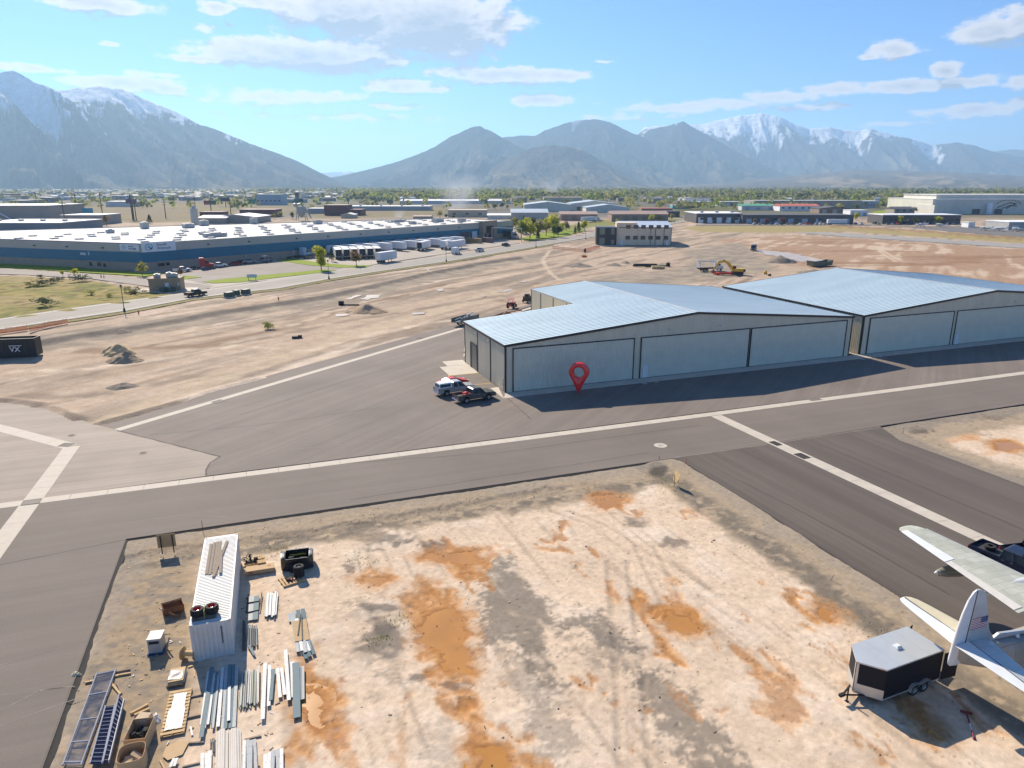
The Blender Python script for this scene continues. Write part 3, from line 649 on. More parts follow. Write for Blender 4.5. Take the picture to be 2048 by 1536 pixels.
lawn([(552,521),(585,517),(640,526),(700,531),(745,531),(730,535),(680,535.5),(620,531)], .12)
lawn([(1040,478),(1070,468),(1140,459),(1172,461),(1130,472),(1056,482)], .12)
lawn([(1741,424),(1790,418),(1800,424),(1760,430)], .1)
# runway with yellow marks, airport apron
b = MB(); b.prism(ats([(1585,463.5),(1660,464.5),(1800,473),(2048,488),(2400,510),(2400,525),(2048,496.5),(1800,480),(1700,474)]), -.25, .02)
rw = tag(b.build('runway', asphalt_mat('runway_asphalt', (.31,.29,.265), .2, .08, .06)), kind='structure')
b = MB()
for px, py in ((1670,466.5),(1740,470.5),(1819,475.5),(1910,481),(2012,487.5)): b.sheet(strip(at(px-8,py-1.6),at(px+8,py+1.6),.9), .035)
tag(b.build('runway_mark', M('runway_yellow', (.62,.42,.10), .7)), kind='structure')
b = MB(); b.prism(ats([(1800,453),(1900,452),(2048,455),(2400,460),(2400,492),(2048,474),(1900,463)]), -.25, .02)
tag(b.build('airport_apron', asphalt_mat('airport_asphalt', (.16,.15,.14), .2, .08, .1)), kind='structure')
b = MB(); b.prism(ats([(1392,448.5),(1700,448.5),(1760,446),(1800,449),(1764,450.5),(1700,451),(1392,451)]), -.25, .03)
tag(b.build('car_park', lot_m), kind='structure')
# pale wet glare strip and shallow pools in the bare site
wet = M('shallow_water', (.46,.38,.30), .42, var=.2, scale=.2, spec=.5)
def pool(pts, seed, amp=1.2):
    W = ats(pts); out = []
    for i in range(len(W)):
        a, c = W[i], W[(i+1)%len(W)]
        for j in range(6):
            t = j/6; x, y = a[0]+(c[0]-a[0])*t, a[1]+(c[1]-a[1])*t
            out.append((x+(float(vnoise(np.array(x*.5),np.array(y*.5),seed))-.5)*amp*2, y+(float(vnoise(np.array(x*.5),np.array(y*.5),seed+5))-.5)*amp*2))
    b = MB(); b.sheet(out, -.06); tag(b.build('rain_pool', wet, fix=False), kind='structure')
pool([(1516,499),(1560,503),(1600,509),(1648,520),(1640,524),(1600,523),(1560,514),(1530,508)], 3, 2.2)
for i, q in enumerate(([(685,597),(715,589),(722,590),(700,599)],[(720,598),(735,590),(764,589),(760,594),(735,599)],[(672,628),(700,626),(690,631),(676,631)],[(820,625),(850,623),(846,627),(826,629)],[(852,536),(868,545),(878,546),(866,550),(850,550)][:4],[(995,583),(1020,576),(1028,578),(1010,584)],[(875,578),(890,576),(886,581),(874,583)],[(1030,563),(1050,561),(1046,564)],[(965,592),(975,590),(972,594)])): pool(q, i+20, .8)

# ---------------------------------------------------------------- mountains
def mountain(name, prof, rb, rr, seed, depth_back, spurs, shear, carve, rock, snow_lo, snow_amt, jag=.02, cols=420, rows=84, blend=None, zoff=0):
    P = np.array(prof, float); pxs = np.linspace(P[0,0], P[-1,0], cols)
    pys = np.interp(pxs, P[:,0], P[:,1])
    bb = FPX*CP-SP*(pys-768); az = np.arctan((pxs-1024)/bb); H_ = np.maximum(5, CAMH-(FPX*SP+CP*(pys-768))/bb*rr)
    H_ = H_*(1+jag*(fbm(pxs*.05,pxs*0,4,seed)-.5)*2+jag*.8*(np.abs(fbm(pxs*.16,pxs*0,4,seed+2)-.5)-.12))
    t = np.concatenate([np.linspace(0,1,rows), 1+np.linspace(.05,.6,14)])
    A, Tt = np.meshgrid(az, t); Hh = np.broadcast_to(H_, A.shape)
    PX = np.broadcast_to(pxs, A.shape)
    q = PX/ (2048/spurs) - shear*(1-Tt)*spurs*.12
    wq = q + .35*(fbm(PX*.02, Tt*5, 3, seed+3)-.5)
    rid = 1-np.abs(2*fbm(wq, Tt*.8, 3, seed+5)-1)*1.4; rid = np.clip(rid,0,1)
    rid2 = 1-np.abs(2*fbm(wq*3.1, Tt*3.0, 4, seed+8)-1)
    base = np.where(Tt <= 1, Tt**1.25, np.clip(1-(Tt-1)*1.3,0,1))
    w = 4*np.clip(Tt,0,1)*(1-np.clip(Tt,0,1))
    Zm = Hh*(base - carve*w*(1-rid)*1.0 - carve*.45*w*(1-rid2)) + Hh*.012*(fbm(PX*.2,Tt*40,3,seed+11)-.5)*np.clip(1-Tt,0,1)
    fine = fbm(PX*.13, Tt*26, 4, seed+17)
    Zm = Zm + Hh*.075*(fine-.5)*w
    Zm = np.maximum(Zm, -2)+zoff*0
    R = rb+(rr-rb)*np.where(Tt <= 1, Tt, 1+(Tt-1)*depth_back)
    X_ = R*np.tan(A); Y_ = R*np.ones_like(A)
    top = Zm/np.max(H_)
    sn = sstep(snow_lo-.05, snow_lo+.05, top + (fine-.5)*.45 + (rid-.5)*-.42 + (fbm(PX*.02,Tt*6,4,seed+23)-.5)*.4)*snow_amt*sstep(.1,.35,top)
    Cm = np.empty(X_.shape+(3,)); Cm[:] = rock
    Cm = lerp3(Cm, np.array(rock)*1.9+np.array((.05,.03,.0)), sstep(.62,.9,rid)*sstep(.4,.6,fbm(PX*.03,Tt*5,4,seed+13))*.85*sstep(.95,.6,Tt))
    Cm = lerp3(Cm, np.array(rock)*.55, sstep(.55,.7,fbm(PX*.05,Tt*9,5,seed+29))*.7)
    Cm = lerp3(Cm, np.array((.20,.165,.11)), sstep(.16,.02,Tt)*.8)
    Cm = lerp3(Cm, np.array((.82,.83,.86)), sn)
    n = X_.shape
    me_x = np.arange(n[1]); 
    o = grid_mesh(name, np.arange(n[1]), np.arange(n[0]), np.zeros(n), Cm, MTN)
    co = np.stack([X_,Y_,Zm],-1).reshape(-1,3); o.data.vertices.foreach_set('co', co.astype(np.float32).ravel()); o.data.update()
    return tag(o, kind='structure')
MTN = bpy.data.materials.new('mountain_side'); MTN.use_nodes = True
_n = MTN.node_tree; _b = _n.nodes['Principled BSDF']; _b.inputs['Roughness'].default_value = 1; _b.inputs['Specular IOR Level'].default_value = 0
_a = _n.nodes.new('ShaderNodeAttribute'); _a.attribute_name = 'Soil'
_t = _n.nodes.new('ShaderNodeTexCoord'); _z = _n.nodes.new('ShaderNodeTexNoise'); _z.inputs['Scale'].default_value = .012; _z.inputs['Detail'].default_value = 8; _z.inputs['Roughness'].default_value = .65
_r = _n.nodes.new('ShaderNodeMapRange'); _r.inputs[1].default_value = .3; _r.inputs[2].default_value = .7; _r.inputs[3].default_value = .72; _r.inputs[4].default_value = 1.28
_s = _n.nodes.new('ShaderNodeVectorMath'); _s.operation = 'SCALE'
_n.links.new(_t.outputs['Object'], _z.inputs['Vector']); _n.links.new(_z.outputs['Fac'], _r.inputs[0]); _n.links.new(_a.outputs['Color'], _s.inputs[0]); _n.links.new(_r.outputs[0], _s.inputs['Scale']); _n.links.new(_s.outputs[0], _b.inputs['Base Color'])
_p = _n.nodes.new('ShaderNodeBump'); _p.inputs['Strength'].default_value = 1.0; _p.inputs['Distance'].default_value = 40; _n.links.new(_z.outputs['Fac'], _p.inputs['Height']); _n.links.new(_p.outputs[0], _b.inputs['Normal'])
ROCK = (.072,.066,.058)
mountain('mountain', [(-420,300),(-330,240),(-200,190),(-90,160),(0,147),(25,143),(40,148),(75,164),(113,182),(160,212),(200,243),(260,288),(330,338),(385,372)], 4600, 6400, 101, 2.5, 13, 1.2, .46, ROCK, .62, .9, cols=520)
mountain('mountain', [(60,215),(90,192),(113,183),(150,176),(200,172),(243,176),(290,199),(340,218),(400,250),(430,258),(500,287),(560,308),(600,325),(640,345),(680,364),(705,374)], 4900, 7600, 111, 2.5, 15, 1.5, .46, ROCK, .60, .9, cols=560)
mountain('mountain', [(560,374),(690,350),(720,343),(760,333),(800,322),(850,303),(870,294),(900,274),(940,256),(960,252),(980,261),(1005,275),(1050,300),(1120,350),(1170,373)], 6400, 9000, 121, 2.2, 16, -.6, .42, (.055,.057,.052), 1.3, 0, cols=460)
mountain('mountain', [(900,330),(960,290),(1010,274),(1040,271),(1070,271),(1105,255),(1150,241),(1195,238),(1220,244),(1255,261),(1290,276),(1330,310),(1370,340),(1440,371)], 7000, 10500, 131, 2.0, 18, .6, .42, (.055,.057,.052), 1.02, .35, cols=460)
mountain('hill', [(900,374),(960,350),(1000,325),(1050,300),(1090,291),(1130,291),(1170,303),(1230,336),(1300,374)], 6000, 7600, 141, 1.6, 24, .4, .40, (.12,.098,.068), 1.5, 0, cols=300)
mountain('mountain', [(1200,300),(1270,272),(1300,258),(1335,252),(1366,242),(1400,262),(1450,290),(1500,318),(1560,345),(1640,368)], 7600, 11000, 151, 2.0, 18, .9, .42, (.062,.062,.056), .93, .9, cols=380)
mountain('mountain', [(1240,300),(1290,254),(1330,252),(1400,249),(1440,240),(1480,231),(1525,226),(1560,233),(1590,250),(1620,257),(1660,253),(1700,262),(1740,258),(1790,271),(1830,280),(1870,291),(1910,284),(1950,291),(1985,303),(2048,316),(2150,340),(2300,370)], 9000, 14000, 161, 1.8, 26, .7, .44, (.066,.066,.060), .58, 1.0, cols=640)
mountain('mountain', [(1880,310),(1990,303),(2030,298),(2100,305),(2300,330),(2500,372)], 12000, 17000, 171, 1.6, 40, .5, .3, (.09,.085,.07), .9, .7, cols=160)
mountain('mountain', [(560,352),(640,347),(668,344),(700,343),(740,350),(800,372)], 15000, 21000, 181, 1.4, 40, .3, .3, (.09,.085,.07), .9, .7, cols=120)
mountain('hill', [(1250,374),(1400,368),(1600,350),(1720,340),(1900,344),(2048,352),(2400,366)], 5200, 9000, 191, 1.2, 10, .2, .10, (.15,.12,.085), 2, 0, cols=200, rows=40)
# ================================================================ BUILDINGS
wall_m = M('ribbed_wall_steel', (.72,.66,.51), .55, metal=.05, var=.06, scale=.5, stretch=(1,1,.2))
door_m = M('door_steel', (.68,.67,.55), .5, metal=.05, var=.05, scale=.6)
trim_m = M('charcoal_trim', (.032,.036,.045), .45, metal=.2, var=.15)
roof_m = M('galvalume_roof', (.57,.68,.69), .42, metal=.2, var=.07, scale=.25, stretch=(.25,1,1))
white_door = M('white_door', (.75,.76,.76), .5, var=.05)
def ribwall(b, p0, p1, zb, ztop, pitch=.40, dep=.07, mi=0):
    """ribbed sheet between two ground points, ribs standing out to the right of p0 > p1"""
    L_ = math.dist(p0,p1); u = unit(p0,p1); n = (u[1],-u[0]); k = max(1,round(L_/pitch)); d = L_/k
    st = []
    for i in range(k):
        s = i*d
        st += [(s,0),(s+d*.55,0),(s+d*.66,1),(s+d*.89,1)]
    st.append((L_,0)); v = []
    for s, o in st:
        x, y = p0[0]+u[0]*s+n[0]*dep*o, p0[1]+u[1]*s+n[1]*dep*o
        z = ztop(s) if callable(ztop) else ztop
        v += [(x,y,zb),(x,y,z)]
    b.add(v, [(2*i,2*i+2,2*i+3,2*i+1) for i in range(len(st)-1)], mi)
def hangar(org, label, doors, walkdoors, lights, notch, WID=64.6, EV=7.0, RG=9.75, DP=39.5):
    o = empty('aircraft_hangar', (*org,0), HANG, label, 'hangar', None)
    A = WID/2; sl = (RG-EV)/A
    zt = lambda a: EV + sl*(a if a <= A else WID-a)
    N0 = 20.3 if notch else 0; NB = 19.5
    b = MB()
    ribwall(b, (0,0), (WID,0), 0, lambda s: zt(s)-.05)
    if notch:
        ribwall(b, (0,NB), (0,0), 0, EV-.05); ribwall(b, (N0,DP), (N0,NB), 0, zt(N0)-.05); ribwall(b, (N0,NB), (0,NB), 0, lambda s: zt(N0-s)-.05)
        ribwall(b, (WID,DP), (N0,DP), 0, lambda s: zt(WID-s)-.05)
    else:
        ribwall(b, (0,DP), (0,0), 0, EV-.05); ribwall(b, (WID,DP), (0,DP), 0, lambda s: zt(WID-s)-.05)
    ribwall(b, (WID,0), (WID,DP), 0, EV-.05)
    b.build('wall', wall_m, o, fix=False)
    # roof sheets with standing seams running up the slope
    b = MB(); th = .12; ov = .22
    def slab(a0,a1,b0,b1):
        z0, z1 = zt(a0), zt(a1)
        if a0 == 0: z0 = EV-sl*ov; a0 = -ov
        if a1 == WID: z1 = EV-sl*ov; a1 = WID+ov
        b.add([(a0,b0,z0),(a1,b0,z1),(a1,b1,z1),(a0,b1,z0),(a0,b0,z0+th),(a1,b0,z1+th),(a1,b1,z1+th),(a0,b1,z0+th)], [(0,3,2,1),(4,5,6,7),(0,1,5,4),(1,2,6,5),(2,3,7,6),(3,0,4,7)])
        k = int((b1-b0)/.85)
        for i in range(1,k):
            y = b0+i*(b1-b0)/k; h = .04
            b.add([(a0,y-.05,z0+th),(a1,y-.05,z1+th),(a1,y+.05,z1+th),(a0,y+.05,z0+th),(a0,y,z0+th+h),(a1,y,z1+th+h)], [(0,1,5,4),(3,4,5,2)])
    if notch: slab(0,N0,-ov,NB+ov); slab(N0,A,-ov,DP+ov)
    else: slab(0,A,-ov,DP+ov)
    slab(A,WID,-ov,DP+ov)
    b.build('roof', roof_m, o, fix=False)
    b = MB(); b.add([(A-.25,-ov-.01,RG+th-.0),(A,-ov-.01,RG+th+.075),(A+.25,-ov-.01,RG+th),(A-.25,DP+ov,RG+th),(A,DP+ov,RG+th+.075),(A+.25,DP+ov,RG+th)], [(0,1,4,3),(1,2,5,4)]); b.build('ridge_cap', M('ridge_steel',(.42,.45,.48),.6), o, fix=False)
    # dark edge trim: rakes, eaves, corners
    b = MB(); e = ov+.03
    def rake(a0,a1,y): 
        z0, z1 = zt(max(0,min(WID,a0))), zt(max(0,min(WID,a1)))
        if a0 < 0: z0 = EV-sl*ov
        if a1 > WID: z1 = EV-sl*ov
        b.add([(a0,y-.04,z0-.20),(a1,y-.04,z1-.20),(a1,y+.04,z1-.20),(a0,y+.04,z0-.20),(a0,y-.04,z0+th+.05),(a1,y-.04,z1+th+.05),(a1,y+.04,z1+th+.05),(a0,y+.04,z0+th+.05)], [(0,3,2,1),(4,5,6,7),(0,1,5,4),(1,2,6,5),(2,3,7,6),(3,0,4,7)])
    rake(-ov,A,-e); rake(A,WID+ov,-e); rake(A,WID+ov,DP+e); rake(N0 if notch else -ov, A, DP+e)
    zE = EV-sl*ov
    b.box(-ov-.12,-ov-.001,-e,(NB if notch else DP)+e,zE-.18,zE+th+.02); b.box(WID+ov+.001,WID+ov+.12,-e,DP+e,zE-.18,zE+th+.02)
    for x in (0,WID): b.box(x-.10,x+.10,-.13,-.045,0,EV-.2)
    b.build('roof_trim', trim_m, o)
    b = MB()
    ys = [0.0,6.4,12.55,NB-.1] if notch else [0.1,6.6,13.1,19.6,26.1,32.6,39.3]
    for i, y in enumerate(ys): MB().box(-.14,-.045,y-.09,y+.09,.05,EV-.15).build('downspout', trim_m, o)
    if notch:
        for y in (NB+3,NB+9,NB+15,DP-.2): MB().box(N0-.14,N0-.045,y-.09,y+.09,.05,zt(N0)-.15).build('downspout', trim_m, o)
    for a0, a1 in doors:
        d = MB(); z1 = 6.40; ribwall(d, (a0,-.10), (a1,-.10), .06, 3.2-.02, pitch=.40, dep=.05); ribwall(d, (a0,-.10), (a1,-.10), 3.22, z1, pitch=.40, dep=.05)
        d.box(a0,a1,-.10,-.05,3.18,3.24)
        do = d.build('hangar_door', door_m, o, fix=False)
        f = MB(); w = .15
        f.box(a0-w,a0,-.19,-.045,.02,z1+w); f.box(a1,a1+w,-.19,-.045,.02,z1+w); f.box(a0,a1,-.19,-.045,z1,z1+w); f.box(a0,a1,-.16,-.06,.02,.06)
        f.build('door_frame', trim_m, do)
        for w0, w1 in walkdoors:
            if a0 < w0 < a1:
                k = MB(); k.box(w0,w1,-.20,-.11,.07,2.05); kd = k.build('walk_door', white_door, do)
    for a in lights:
        k = MB(); k.obox((a,-.32,7.42),(.35,.34,.07),rx=-.25); k.box(a-.04,a+.04,-.22,-.045,7.40,7.50); k.build('wall_light', M('lamp_grey',(.55,.56,.57),.4,metal=.4), o)
    return o
h1 = hangar(HO, 'nearer grey ribbed steel hangar with a stepped left corner and three big doors', [(1.2,21.0),(22.4,42.65),(43.15,63.3)], [(22.8,23.75)], [27.25,36.8], True)
k = MB(); ribwall(k, (-.08,16.1), (-.08,13.0), .05, 4.25, pitch=.9, dep=.02)
rd = k.build('side_door', M('dark_rolling_door',(.16,.155,.15),.5,metal=.3), h1, fix=False)
k = MB(); k.box(-.18,-.05,16.1,16.25,.02,4.4); k.box(-.18,-.05,12.85,13.0,.02,4.4); k.box(-.18,-.05,13.0,16.1,4.25,4.4); k.build('door_frame', trim_m, rd)
k = MB(); k.box(-.10,-.045,.75,1.6,.05,2.05); md = k.build('walk_door', M('grey_door',(.42,.42,.40),.5), h1); k = MB(); k.box(-.16,-.10,.85,.92,.95,1.1); k.build('handle', trim_m, md)
for y in (12.55,6.4): k = MB(); k.obox((-.3,y+.25,6.35),(.34,.3,.07)); k.box(-.22,-.045,y+.21,y+.29,6.33,6.42); k.build('wall_light', MATS['lamp_grey'], h1)
h2 = hangar(hp(67.3,0), 'farther grey ribbed steel hangar behind the first, cut by the right edge', [(1.5,21.9),(22.9,43.1),(43.6,63.2)], [(23.2,24.15)], [29.0,38.1], False)
# wall in the gap is lit: nothing special, just steel

# ---------------------------------------------------------------- the long blue-banded warehouse
WC = (-129.6,251.1); WR = (0.5,415.2); WRB = (-36,447); WLB = (-236,322); WL = (-264,297)
uw = unit(WC,WR); WLEN = math.dist(WC,WR); wang = math.atan2(uw[1],uw[0]); ulw = unit(WC,WL); LLEN = math.dist(WC,WL)
ware = empty('warehouse', (*WC,0), 0, 'huge white-roofed warehouse with a blue band round its cream walls', 'warehouse')
loc = lambda p: (p[0]-WC[0], p[1]-WC[1])
WP = [loc(p) for p in (WC,WR,WRB,WLB,WL)]
def inset(P, d):
    cx = sum(p[0] for p in P)/len(P); cy = sum(p[1] for p in P)/len(P)
    return [(p[0]+(cx-p[0])/math.hypot(cx-p[0],cy-p[1])*d, p[1]+(cy-p[1])/math.hypot(cx-p[0],cy-p[1])*d) for p in P]
WIN = inset(WP,.35); WIN2 = inset(WP, .6)
cream = M('cream_panel', (.47,.45,.38), .7, var=.06, scale=.15); blue = M('blue_band', (.008,.16,.255), .5, var=.10, scale=.2); block = M('tan_block', (.40,.31,.235), .85, var=.10, scale=.4, bump=.2, bscale=2)
MB().prism(WP, -.2, 2.77).build('block_base', block, ware)
MB().prism(inset(WP,-.12), 2.77, 6.34).build('blue_band', blue, ware)
b = MB()
for i in range(5):
    p, q = WP[i], WP[(i+1)%5]; pi, qi = WIN[i], WIN[(i+1)%5]
    b.add([(*p,6.34),(*q,6.34),(*q,9.43),(*p,9.43),(*pi,9.43),(*qi,9.43),(*pi,8.9),(*qi,8.9)], [(0,1,2,3),(3,2,5,4),(4,5,7,6)])
b.build('upper_wall', cream, ware, fix=False)
b = MB()
for i in (4,): p, q = WP[4], WP[0]; n = unit(p,q); b.add([(p[0]+n[1]*.05,p[1]-n[0]*.05,9.26),(q[0]+n[1]*.05,q[1]-n[0]*.05,9.26),(q[0]+n[1]*.05,q[1]-n[0]*.05,9.5),(p[0]+n[1]*.05,p[1]-n[0]*.05,9.5),(*p,9.5),(*q,9.5)], [(0,1,2,3),(3,2,5,4)])
b.build('coping', M('blue_coping',(.03,.06,.26),.5), ware, fix=False)
wroof = M('white_membrane_roof', (.64,.61,.56), .8, var=.05, scale=.08)
MB().prism(WIN2, 8.6, 9.12).build('roof', wroof, ware)
def wpt(s, d): return (uw[0]*s-uw[1]*d, uw[1]*s+uw[0]*d)       # along the right wall, in from it
vent_m = M('vent_grey', (.50,.50,.48), .5, var=.1); rail_m = M('rail_grey', (.42,.42,.40), .5)
r_ = random.Random(5); nsk = 0
inner = WIN2
def inside(p, P):
    c = False; n = len(P)
    for i in range(n):
        a, q = P[i], P[(i+1)%n]
        if (a[1] > p[1]) != (q[1] > p[1]) and p[0] < (q[0]-a[0])*(p[1]-a[1])/(q[1]-a[1])+a[0]: c = not c
    return c
for d in range(8, 96, 11):
    for s in range(-60, 206, 13):
        if nsk >= 98: break
        p = wpt(s+(d%2)*5+r_.uniform(-.6,.6), d)
        if not inside(p, inset(WP,6)): continue
        k = MB(); k.T = Matrix.Translation((*p,9.12)) @ Matrix.Rotation(wang,4,'Z'); k.frustum((-1.5,1.5,-.9,.9),(-1.1,1.1,-.6,.6),0,.55)
        sk = k.build('skylight', vent_m, ware); nsk += 1
        if nsk % 2 == 0:
            k = MB(); k.T = Matrix.Translation((*p,9.12)) @ Matrix.Rotation(wang,4,'Z')
            for y in (-1.7,1.7): k.box(-2.2,2.2,y-.03,y+.03,1.0,1.06); k.box(-2.2,2.2,y-.03,y+.03,.5,.55)
            for x in (-2.2,0,2.2):
                for y in (-1.7,1.7): k.box(x-.03,x+.03,y-.03,y+.03,0,1.06)
            k.build('guard_rail', rail_m, sk)
for s, d, sx, sy, h in ((36,14,9,3,1.6),(40,30,3,3,1.2),(120,60,4,3,2),(60,80,5,3,2),(150,20,3,3,1.4),(175,26,6,4,1.8),(186,18,4,3,1.6),(100,88,3,3,3),(20,70,3,2,1.6),(-20,80,3,3,1.6),(44,90,3,3,3),(75,93,4,3,2.6),(160,42,8,3,1.2)):
    k = MB(); k.T = Matrix.Translation((*wpt(s,d),9.12)) @ Matrix.Rotation(wang,4,'Z'); k.box(-sx/2,sx/2,-sy/2,sy/2,.25,h); k.box(-sx/2+.2,sx/2-.2,-sy/2+.2,sy/2-.2,0,.25); k.box(-sx/4,sx/4,-sy/3,sy/3,h,h+.25); k.build('rooftop_unit', M('unit_grey',(.36,.38,.38),.5,metal=.3,var=.2), ware)
k = MB()                                                         # expansion line across the roof
for s in (70,138): 
    a, c = wpt(s,1), wpt(s,94); n = unit(a,c); k.add([(a[0]-n[1]*.2,a[1]+n[0]*.2,9.2),(c[0]-n[1]*.2,c[1]+n[0]*.2,9.2),(c[0]+n[1]*.2,c[1]-n[0]*.2,9.2),(a[0]+n[1]*.2,a[1]-n[0]*.2,9.2)], [(0,1,2,3)])
k.build('roof_joint', vent_m, ware, fix=False)
def onwall(side, s, w, z0, z1, name, mat, out=.06, th=.08, parent=None):
    u_ = uw if side == 'r' else (-ulw[0],-ulw[1]); n = (u_[1],-u_[0]); base = (0,0) if side == 'r' else (0,0)
    s_ = s if side == 'r' else -s
    c = (u_[0]*s_+n[0]*out, u_[1]*s_+n[1]*out)
    k = MB(); k.obox((c[0],c[1],(z0+z1)/2),(w,th,z1-z0),rz=math.atan2(u_[1],u_[0])); return k.build(name, mat, parent or ware)
win_m = M('dark_glass', (.03,.035,.04), .12, var=.2, spec=.6); lamp_d = M('dark_lamp', (.04,.04,.045), .5)
for s in (3.5,25,42,64,80,98,115,131,148,164): onwall('r', s, .7, 7.4, 7.8, 'wall_lamp', lamp_d, .25, .5)
for s in (2.2,17,34,50): onwall('l', s, .7, 7.3, 7.7, 'wall_lamp', lamp_d, .25, .5)
for s, w, z0, z1 in ((6.5,2.4,1.1,2.2),(8.9,1.2,1.1,2.2)): onwall('r', s, w, z0, z1, 'window', win_m)
for s, w, z0, z1 in ((5.5,4.5,.1,2.5),(9.8,.9,.1,2.1),(12.4,1.1,.1,2.2),(20,1.6,1.0,2.3),(24,1.2,.9,2.3),(17.4,1.2,.8,2.0),(28.5,1.1,0.1,2.2)): onwall('l', s, w, z0, z1, 'window' if z0 > .5 else 'doorway', win_m if z0 > .5 else block)
for s in (24.0,25.8,26.6,27.6): onwall('l', s, .55+.25*(s>25), 4.7, 5.9-.35*(s>25.5), 'roof_ladder_mark', M('louver_white',(.55,.6,.62),.5), .17, .06)
for s in (40,62,84): onwall('r', s, .5, .1, 2.75, 'downpipe', vent_m, .2, .3)
for s in range(110, 190, 8): onwall('r', s, 3.0, 1.0, 4.2, 'dock_door', M('dock_door_dark',(.05,.06,.075),.6), .16, .1)
onwall('r', 168, 7, .2, 5.0, 'dock_door', MATS['dock_door_dark'], .17, .12); onwall('r', 176, 4, 1, 5, 'dock_door', MATS['louver_white'], .17, .12)
# the two sign boards with lettering and emblem
navy = M('sign_navy', (.03,.09,.22), .5); cyan = M('sign_cyan', (.06,.42,.62), .5); board = M('sign_board', (.74,.78,.80), .5, var=.03)
def text(body, size, mat, parent, M4, name='lettering', ext=.01):
    cu = bpy.data.curves.new(name, 'FONT'); cu.body = body; cu.size = size; cu.extrude = ext; cu.align_x = 'LEFT'; cu.align_y = 'CENTER'; cu.resolution_u = 3; cu.offset = size*.012
    t = bpy.data.objects.new(name, cu); COL.objects.link(t); dg = bpy.context.evaluated_depsgraph_get()
    me = bpy.data.meshes.new_from_object(t.evaluated_get(dg)); bpy.data.objects.remove(t); me.materials.clear(); me.materials.append(mat); me.name = name
    t = bpy.data.objects.new(name, me); COL.objects.link(t); t.parent = parent; t.matrix_local = M4; return t
def wall_sign(u_, s, w, h, zc, big):
    n = (u_[1],-u_[0]); a = math.atan2(u_[1],u_[0]); c = (u_[0]*s+n[0]*.22, u_[1]*s+n[1]*.22)
    k = MB(); k.obox((c[0],c[1],zc),(w,.12,h),rz=a); sg = k.build('sign', board, ware); sg['label'] = 'white sign board with a cyan emblem and navy lettering'
    M4 = Matrix.Translation((c[0],c[1],zc)) @ Matrix.Rotation(a,4,'Z') @ Matrix.Translation((0,-.085,0)) @ Matrix.Rotation(math.pi/2,4,'X')
    text('Smurfit', h*.36, navy, sg, M4 @ Matrix.Translation((-w*.06,h*.19,0))); text('Westrock', h*.36, navy, sg, M4 @ Matrix.Translation((-w*.06,-h*.17,0)))
    e = MB(); e.T = M4; R = h*.30; cx = -w*.29
    for q in (0,1):
        pts = []
        for i in range(13):
            t = math.pi*(.30+1.40*i/12)+q*math.pi; pts.append((cx+R*1.25*math.cos(t), R*math.sin(t), 0))
        e.path(pts, h*.040, 5)
    e.prism([(cx-R*.75,-R*.1),(cx-R*.1,R*.42),(cx+R*.75,R*.3),(cx+R*.1,R*.05),(cx+R*.75,-R*.15),(cx+R*.1,-R*.45),(cx-R*.2,-R*.15)], -.005, .02)
    e.build('emblem', cyan, sg)
wall_sign(uw, 6.4, 12.2, 3.4, 8.0, True); wall_sign((-ulw[0],-ulw[1]), -4.6, 8.6, 2.3, 7.95, False)
# entrance portal at the far end
k = MB(); q = wpt(186,-1.2); k.T = Matrix.Translation((*q,0)) @ Matrix.Rotation(wang,4,'Z'); k.box(-6,-3.2,-1.5,1.4,0,10.2); k.box(3.2,6,-1.5,1.4,0,10.2); k.box(-3.2,3.2,-1.5,1.4,7.6,10.2); k.build('entrance_portal', M('portal_tan',(.33,.27,.20),.8), ware)
k = MB(); k.T = Matrix.Translation((*q,0)) @ Matrix.Rotation(wang,4,'Z'); k.box(-3.2,3.2,-.4,1.0,0,7.6); k.build('entrance_glass', win_m, ware)
# silo, dust collector and stacks behind it
def rooted(name, px, py, label, cat, rz=0, z=0, group=None): return empty(name, (*at(px,py,z), z), rz, label, cat, group)
o = rooted('silo', 391, 452, 'tall cream cylindrical silo behind the warehouse roof', 'silo'); hS = heightat(391,415,at(391,452)[1])
k = MB(); k.lathe([(2.6,0),(2.6,hS-1.2),(1.9,hS-.3),(.3,hS)], 20); k.build('tank', M('silo_cream',(.56,.53,.44),.6), o, smooth=True)
k = MB(); k.box(-1.0,1.0,-.8,.8,hS-.6,hS+1.6); k.build('top_housing', vent_m, o)
k = MB()
for z in np.arange(1,hS,1.2): k.box(2.6,2.9,-.3,.3,z,z+.08)
k.build('ladder', vent_m, o)
o = rooted('dust_collector', 604, 441, 'grey dust collector tower on legs behind the warehouse roof', 'dust collector'); hS = heightat(604,410,at(604,441)[1]); met = M('duct_grey', (.33,.36,.36), .5, metal=.4, var=.2)
k = MB()
for x, y in ((-4,-3),(4,-3),(4,3),(-4,3)): k.tube((x,y,0),(x*.7,y*.7,hS*.8),.3)
for z in (hS*.25,hS*.5): k.box(-4,4,-3.1,-2.9,z,z+.3); k.box(-4,4,2.9,3.1,z,z+.3)
k.build('frame', met, o)
k = MB(); k.frustum((-.8,.8,-.8,.8),(-3.2,3.2,-2.6,2.6),hS*.2,hS*.5); k.box(-3.2,3.2,-2.6,2.6,hS*.5,hS*.92); k.build('hopper', met, o)
k = MB(); k.lathe([(0,hS*.92),(1.6,hS*.92),(1.6,hS+1.0),(.6,hS+1.6)], 14, c=(-4.5,0,0)); k.build('cyclone', met, o, smooth=True)
k = MB(); k.path([(-4.5,0,hS),(0,0,hS+1.2),(5,0,hS*.6),(8,0,hS*.15)], .6, 8); k.build('duct', met, o)

